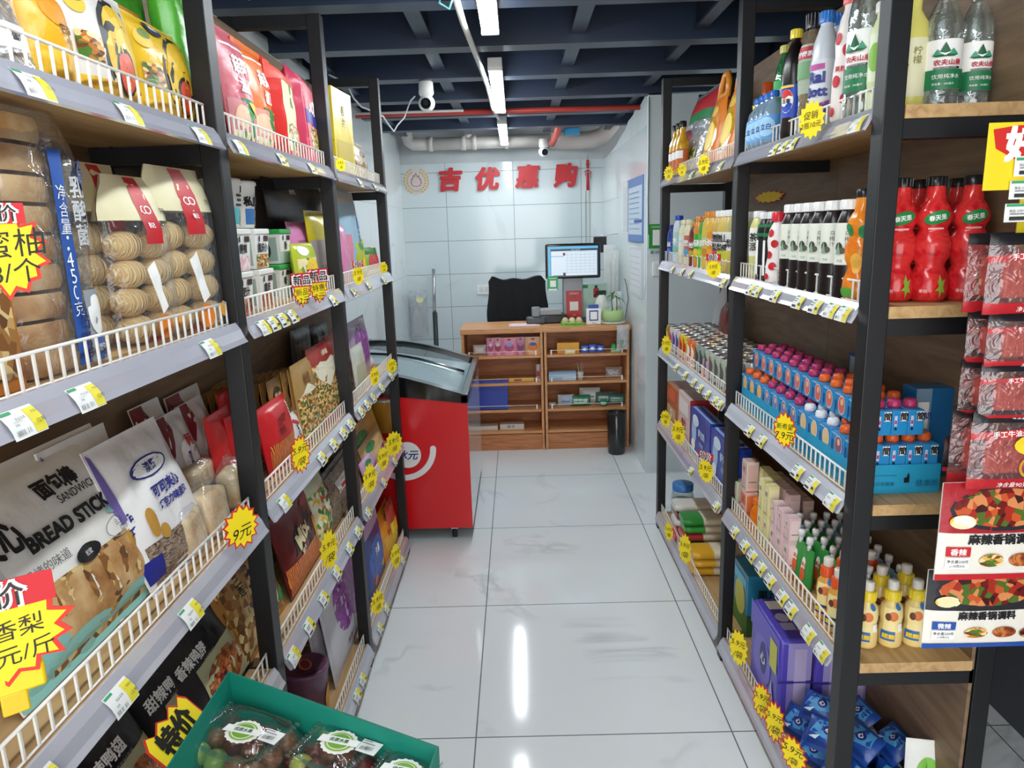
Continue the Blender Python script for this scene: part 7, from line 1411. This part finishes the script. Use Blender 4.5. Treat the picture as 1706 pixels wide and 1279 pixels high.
# ---------------------------------------------------------------- fruit carton at the bottom of the photo
TL = paper('12907C'); TLI = paper('0E7A68')
A, B, Cc, Dd = Vector((-.545, 1.155)), Vector((-.14, .948)), Vector((-.20, .50)), Vector((-.545, .50))
Z0, Z1 = .665, .79
e = empty('fruit_carton', (-.36, .8, Z0), 0, 'teal cardboard fruit carton at the bottom edge of the photo', 'carton'); O = Vector((-.36, .8, Z0))
mb = MB(); loop = [A, B, Cc, Dd]; cen = (A+B+Cc+Dd)/4
def inn(p, t=.004): return p+(cen-p).normalized()*t*1.4
for p, q in zip(loop, loop[1:]+loop[:1]):
    pi2, qi = inn(p), inn(q); V3 = lambda v, z: Vector((v.x, v.y, z))-O
    out = [V3(v.xy if hasattr(v, 'xy') else v, z) for v, z in ((p, Z0), (q, Z0), (q, Z1), (p, Z1))]
    mb.face(out, TL); mb.face([V3(pi2, Z0), V3(qi, Z0), V3(qi, Z1), V3(pi2, Z1)][::-1], TL); mb.face([V3(p, Z1), V3(q, Z1), V3(qi, Z1), V3(pi2, Z1)], TLI)
    mb.face([V3(p, Z1-.001), V3(q, Z1-.001), V3(qi, Z1-.001), V3(pi2, Z1-.001)], TL)
mb.face([Vector((v.x, v.y, Z0+.001))-O for v in loop], TLI); mb.build('carton_body', e)
mb = MB(); mb.box((-.53, .5, 0), (-.22, .93, Z0-.001), mat('C9A06A', .7), .004); mb.box((-.53, .93, 0), (-.3, 1.02, Z0-.001), mat('C9A06A', .7), .004); o = mb.build('cardboard_box'); tag(o, 'plain cardboard box standing under the teal fruit carton', 'box')
CLAM = film_mat('clamshell_plastic', 'F4FBF9', .22, .05, .35, 45, .02)
FR = [ramp_mat('dark_red_plum', ['4A1418', '6A1E22', '8A3028'], 25, 'noise', .3, (1, 1, 1), .05), ramp_mat('yellow_green_plum', ['8A8A2A', 'B8B03A', 'C8C05A', '7A3A22'], 22, 'noise', .3, (1, 1, 1), .05), ramp_mat('green_plum', ['6A8A3A', '8AA04A', 'A8B05A'], 22, 'noise', .3, (1, 1, 1), .05), ramp_mat('brown_plum', ['5A2A1A', '8A4A2A', '9A6A3A'], 22, 'noise', .3, (1, 1, 1), .05)]
sph = {}
def plum(loc, k, r, lab, grp):
    if k not in sph:
        mb = MB(); mb.lathe([(math.sin(PI*j/10), -math.cos(PI*j/10)) for j in range(11)], FR[k], 16); o = mb.build('plum'); sph[k] = o
    else: o = sph[k].copy(); COL.objects.link(o)
    o.location = loc; o.scale = (r, r, r*.92); o.rotation_euler = (r*90, loc[0]*50, 0); tag(o, lab, 'plum', grp)
def clamshell(c, rz, W, D, lab, nm, seed):
    H = .085
    e = empty('fruit_box', (c.x, c.y, Z0+.006), rz, lab, 'fruit box', 'clear clamshell fruit boxes'); R = sd(seed)
    mb = MB()
    def rr(a, k, z):   # rounded rectangle ring
        q = 2*PI*a; cx, sx = math.cos(q), math.sin(q)
        return Vector((W/2*k*math.copysign(abs(cx)**.35, cx), D/2*k*math.copysign(abs(sx)**.35, sx), z))
    prof = [(.84, 0), (.93, .05), (.97, .055), (1.0, .055), (1.0, .06), (.95, .062), (.9, H-.006), (.86, H)]
    mb.grid(lambda a, b: rr(a, prof[round(b*7)][0], prof[round(b*7)][1]), 40, 7, CLAM); mb.build('lower_shell', e)
    mb = MB(); pr2 = [(.86, H), (.70, H), (.66, H-.004), (.60, H-.004), (.56, H+.004), (.0, H+.006)]
    def r2(a, i):
        k, z = pr2[i]; q = 2*PI*a; n_ = 1 if k < .68 else .35
        cx, sx = math.cos(q), math.sin(q); m_ = min(W, D)
        if k < .68: return Vector((W/2*k*1.25*math.copysign(abs(cx)**.8, cx), D/2*k*1.25*math.copysign(abs(sx)**.8, sx), z))
        return Vector((W/2*k*math.copysign(abs(cx)**.35, cx), D/2*k*math.copysign(abs(sx)**.35, sx), z))
    mb.grid(lambda a, b: r2(a, round(b*5)), 40, 5, CLAM)
    for i in range(int(D/.008)):   # ribs on the rim
        y = -D/2*.8+.008*i
        if y < D/2*.8:
            for s_ in (-1, 1): mb.box((s_*W/2*.87-.004, y, H-.0005), (s_*W/2*.87+.004, y+.003, H+.003), CLAM)
    mb.build('lid', e)
    mb = MB(); n = 36; LG = ink('9CC43A')
    top = H+.0075; c0 = (W*.05, -D*.02)
    def disc(r, m, z, sc=0.): mb.face([Vector((c0[0]+r*(1+sc*(j % 2))*math.cos(2*PI*j/n), c0[1]+r*.85*(1+sc*(j % 2))*math.sin(2*PI*j/n), top+z)) for j in range(n)], m)
    disc(.030, W_, 0, .08); disc(.0245, LG, .0006); disc(.021, W_, .0012); disc(.019, ink('7AB03A'), .0018)
    mb.face([Vector((c0[0]+x, c0[1]+y, top+.0025)) for x, y in ((-.035, -.012), (.035, -.002), (.035, .012), (-.035, .004))], W_)
    mb.text(lambda u, v, o: Vector((c0[0]+u, c0[1]+v+.0, top+.0025+o)), '优质水果', 0, .001, .008, ink('2A6A3A'), off=.0008, bold=.02, rot=.14); mb.build('round_badge', e)
    mb = MB(); mb.box((W*.05+.034, -D*.02-.005, top-.0002), (W*.05+.07, -D*.02+.022, top+.0006), TAGW)
    mpt2 = lambda u, v, o: Vector((W*.05+.052+u, -D*.02-.004+v, top+.0006+o)); R2_ = sd(4)
    zones(mb, mpt2, .034, .025, [('r', .12+.05*i, .1, .12+.05*i+R2_.uniform(.012, .035), .4, TAGK) for i in range(15)]+[('r', .1, .55, .8, .6, TAGK), ('r', .1, .75, .6, .8, TAGK)]); mb.build('barcode_sticker', e)
    rot = Matrix.Rotation(rz, 3, 'Z')
    xs_ = [-.36, -.12, .12, .36]; 
    for lay in range(2):
        for i in range(4):
            for j in range(3):
                k = R.choice([0, 0, 1, 3, 3, 0, 2]); r = .0195
                p = rot @ Vector((W*(xs_[i]+R.uniform(-.02, .02)), D*((j-1)*.29+R.uniform(-.02, .02)), 0))
                cn = ['dark red', 'yellow green', 'green', 'brown red'][k]
                plum((c.x+p.x, c.y+p.y, Z0+.0285+.035*lay), k, r, '%s plum in the %s fruit box, %s layer' % (cn, nm, ['bottom', 'top'][lay]), '%s plums in the %s fruit box, %s layer' % (cn, nm, ['bottom', 'top'][lay]))
for (px, py, W, D, lab, nm, s_) in [(402, 1222, .17, .135, 'clear clamshell box of plums, left one with a large round badge', 'left', 21), (562, 1240, .13, .135, 'clear clamshell box of plums, middle one', 'middle', 22), (668, 1290, .105, .12, 'clear clamshell box of plums, right one at the carton corner', 'right', 23)]:
    p = floorpt(px, py, Z0+.09); clamshell(Vector((p.x, p.y, 0)), -.42, W, D, lab, nm, s_)
# yellow special-price sign along the left side of the carton
mb = MB(); W, H = .135, .062; mp = lambda u, v, o: Vector((u, -.001-o, v))
po = [(-.5, 0), (.5, 0), (.5, .8), (.42, 1.05), (.3, .85), (.2, 1.08), (.05, .85), (-.1, 1.05), (-.25, .84), (-.4, 1.04), (-.5, .75)]
mb.box((-W*.5, -.001, 0), (W*.5, 0, H*.8), REDB)
mb.face([mp(u*W, v*H, .0002) for u, v in po], REDB); mb.face([mp(u*W*.95, v*H*.93+.001, .0008) for u, v in po], YEL)
mb.text(mp, '特价', 0, H*.45, H*.72, BLK, off=.002, bold=.05, wmax=W*.8)
a_, b2 = floorpt(258, 1275, .76), floorpt(325, 1178, .76)
dv = b2-a_; o = mb.build('price_sign'); o.location = ((a_.x+b2.x)/2+.02, (a_.y+b2.y)/2, Z1-.045); o.rotation_euler = (-.75, 0, math.atan2(dv.y, dv.x)); tag(o, 'yellow special offer sign on the left edge of the teal carton', 'price sign')
# ================================================================ STARBURST SIGNS AND PRICE TAGS
def depth_at(X, y, z): b = W2C[2]; return b[0]*X+b[1]*y+b[2]*(z-CAMH)
def put_star(side, px0, px1, py0, py1, label, lines, header=None, rim=True, turn=.55, xo=.030, group='yellow starburst price signs'):
    s = -1 if side == 'L' else 1; X = s*((.575 if side == 'L' else .70)-xo); z = 1.2
    for _ in range(6):
        y = ysol(X, z, (px0+px1)/2); z = zsol(X, y, (py0+py1)/2)
    d = depth_at(X, y, z); H = abs(py1-py0)*d/FPX; rz = (HW-turn) if side == 'L' else (-HW+turn)
    view = Vector((-X, -y, 0)).normalized(); nrm = Vector((math.sin(rz), -math.cos(rz), 0)); c = max(.35, abs(nrm.dot(view)))
    W = min(abs(px1-px0)*d/FPX/c, H*1.25)
    return star_sign(label, W, H, (X, y, z), rz, lines, header, group, rim=rim)
TJ = ('特价', .95, .3, .52)
hw1 = [('5.9元', 0, .12, .22, .3), ('/袋', 0, -.18, .2, .3)]
put_star('L', 372, 432, 838, 916, 'yellow starburst price sign with a red edge at the end of the near third shelf', [('9元', .0, -.12, .28, .3)])
put_star('L', 483, 517, 722, 790, 'yellow handwritten starburst sign on the third shelf, middle left bay', hw1)
put_star('L', 533, 563, 878, 953, 'yellow starburst price sign on the fourth shelf, middle left bay', hw1, rim=False)
put_star('L', 488, 517, 455, 512, 'yellow handwritten price note with dark header, left of the pair', [('新品', 0, -.05, .2, 0), ('12元', 0, -.3, .2, .3)], ('新品', 1.1, .4, .3), turn=.75)
put_star('L', 515, 545, 448, 505, 'yellow handwritten price note with dark header, right of the pair', [('特惠', 0, -.05, .2, 0), ('8元', 0, -.3, .2, .3)], ('新品', 1.1, .4, .3), turn=.75)
put_star('L', 558, 576, 262, 286, 'pale yellow price note at the start of the far top left shelf', hw1, rim=False)
put_star('L', 587, 606, 440, 476, 'yellow price note with a patterned header, far second left shelf', hw1, ('特价', .9, .3, .5), rim=False)
put_star('L', 632, 646, 436, 456, 'small yellow price note near the third post, second left shelf', hw1, rim=False)
put_star('L', 616, 632, 610, 644, 'yellow starburst sign on the far third left shelf, nearer one', hw1, rim=False)
put_star('L', 643, 662, 596, 622, 'yellow starburst sign on the far third left shelf next to the post', hw1, rim=False)
put_star('L', 604, 629, 770, 824, 'yellow starburst sign on the far fourth left shelf, nearest of three', hw1, rim=False)
put_star('L', 628, 648, 742, 786, 'yellow starburst sign on the far fourth left shelf, middle of three', hw1, rim=False)
put_star('L', 641, 671, 716, 762, 'yellow starburst sign on the far fourth left shelf, by the freezer', hw1, rim=False)
put_star('L', 617, 641, 980, 1026, 'yellow starburst sign at the near end of the far bottom left shelf', hw1, rim=False)
put_star('L', 650, 668, 902, 950, 'yellow price note on the far bottom left shelf', hw1, rim=False)
put_star('L', -62, 70, 345, 498, 'big yellow starburst sign at the left edge in front of the toast bags', [('蜜柚', .12, .1, .3, .1), ('8/个', .1, -.2, .26, .1)], ('特价', .6, .22, .42), turn=.9, xo=.045)
put_star('L', -110, 108, 975, 1150, 'huge yellow starburst sign for pears at the lower left edge', [('香梨', .12, .06, .2, .1), ('5元/斤', .1, -.2, .2, .1)], ('特价', .8, .3, .42), turn=.95, xo=.05)
put_star('R', 1331, 1373, 168, 232, 'yellow handwritten starburst sign on the near top right shelf', [('促销', 0, .12, .2, .2), ('2瓶10元', 0, -.12, .2, .2)], rim=False)
put_star('R', 1289, 1327, 684, 748, 'yellow and red starburst sign in front of the blue juice trays', [('新希望', 0, .1, .16, .2), ('7.9元', 0, -.15, .24, .2)])
put_star('R', 1106, 1122, 276, 302, 'pale yellow price note at the far end of the top right shelf', hw1, rim=False)
put_star('R', 1129, 1144, 272, 294, 'pale yellow price note second from the far end, top right shelf', hw1, rim=False)
put_star('R', 1162, 1183, 256, 292, 'pale yellow price note below the orange oil bags', hw1, rim=False)
put_star('R', 1176, 1202, 432, 464, 'yellow price note with pink header on the far second right shelf', hw1, ('特价', .9, .35, .6), rim=False)
put_star('R', 1102, 1119, 558, 592, 'yellow starburst sign at the far end of the can shelf', hw1, rim=False)
put_star('R', 1100, 1118, 682, 712, 'yellow starburst sign farthest on the gift box shelf', hw1, rim=False)
put_star('R', 1118, 1142, 698, 742, 'yellow starburst sign in front of the pink food box', hw1, rim=False)
put_star('R', 1163, 1189, 762, 806, 'yellow starburst sign in front of the dark blue milk cases', hw1, ('特价', .9, .3, .6), rim=False)
put_star('R', 1107, 1122, 868, 902, 'yellow starburst sign at the far end of the bottom right shelf', hw1, rim=False)
put_star('R', 1131, 1152, 886, 942, 'yellow starburst sign in front of the stacked noodle packs', hw1, rim=False)
put_star('R', 1215, 1246, 1045, 1112, 'yellow starburst sign at the middle right post, bottom shelf', hw1, rim=False)
put_star('R', 1254, 1286, 1132, 1204, 'yellow starburst sign in front of the purple tissue packs, upper one', hw1)
put_star('R', 1274, 1308, 1162, 1242, 'yellow starburst sign in front of the purple tissue packs, lower one', hw1)
put_star('R', 1300, 1344, 1222, 1290, 'yellow starburst sign at the bottom edge near the first right post', hw1)
mb = MB(); mb.box((-.03, -.012, 0), (.03, .0, .03), mat('F2CC1E', .3), .004); mb.box((-.012, -.013, -.02), (.012, -.009, .004), mat('E0B818', .3), .002)
X = -.53; z = .9; 
for _ in range(6): y = ysol(X, z, 22); z = zsol(X, y, 1150)
o = mb.build('sign_clip'); o.location = (X, y, z); o.rotation_euler = (0, 0, HW-.9); tag(o, 'yellow plastic clip below the huge pear price sign', 'clip')
TAGS = {('L', 0): ([58, 215, 335, 400, 470, 520, 600, 625], 'top left'), ('L', 1): ([40, 145, 352, 440, 456, 472, 488, 555, 590, 615, 640], 'second left'), ('L', 2): ([75, 203, 320, 475, 537, 556, 572, 584, 602, 612, 622, 636, 652], 'third left'),
        ('L', 3): ([445, 489, 516, 540, 562, 583, 597, 614, 640, 658], 'fourth left'), ('L', 4): ([596, 605, 634, 645, 672], 'bottom left'),
        ('R', 0): ([1450, 1290, 1305, 1320, 1200, 1152], 'top right'), ('R', 1): ([1250, 1261, 1291, 1330, 1358, 1384, 1405, 1425, 1208, 1150, 1136, 1120], 'second right'), ('R', 2): ([1248, 1268, 1328, 1352, 1394, 1203, 1190, 1178, 1166, 1155, 1141, 1126], 'third right'),
        ('R', 3): ([1223, 1240, 1252, 1267, 1282, 1302, 1317, 1346, 1374, 1386, 1195, 1150], 'fourth right')}
for (sd_, li), (pxs, nm) in TAGS.items():
    s = -1 if sd_ == 'L' else 1; X = s*((.575 if sd_ == 'L' else .70)-.012); zc = LV[li]-.02
    done = []
    for px in pxs:
        y = ysol(X, zc, px)
        yy = [p+.045 for p in ([.5, 1.46, 2.34, 3.27] if sd_ == 'L' else [1.425, 2.325, 3.5])]
        for p in ([.5, 1.46, 2.34, 3.27] if sd_ == 'L' else [1.425, 2.325, 3.5]):
            if p-.032 < y < p+.077: y = p-.034 if y < p+.02 else p+.079
        if any(abs(y-q) < .054 for q in done): continue
        done.append(y)
        near = y < 1.6
        price_tag(sd_, y, li, 'price tags in the rail of the %s shelf' % nm, 'small white and yellow price tag in the rail of the %s shelf' % nm, near, price=['13.90', '10.90', '23.00', '21.00'][len(done) % 2 if near else 0])

# parts of parts: hang each small piece under the part it belongs to
def base(n): return n.split('.')[0]
for child, par in (('sport_top', 'cap'), ('screen', 'screen_housing'), ('green_card', 'screen_housing'), ('payment_plate', 'column'), ('header', 'paper_star'), ('soup_block', 'printed_film'), ('lid_edge', 'glass_lid'), ('inner_liner', 'cabinet'), ('lens', 'camera_head'), ('pipe_collar', 'straight_pipe')):
    for o in [q for q in COL.objects if base(q.name) == child and q.parent]:
        sib = [q for q in o.parent.children if base(q.name) == par]
        if sib:
            same = [q for q in o.parent.children if base(q.name) == child]
            o.parent = sib[min(same.index(o), len(sib)-1)]
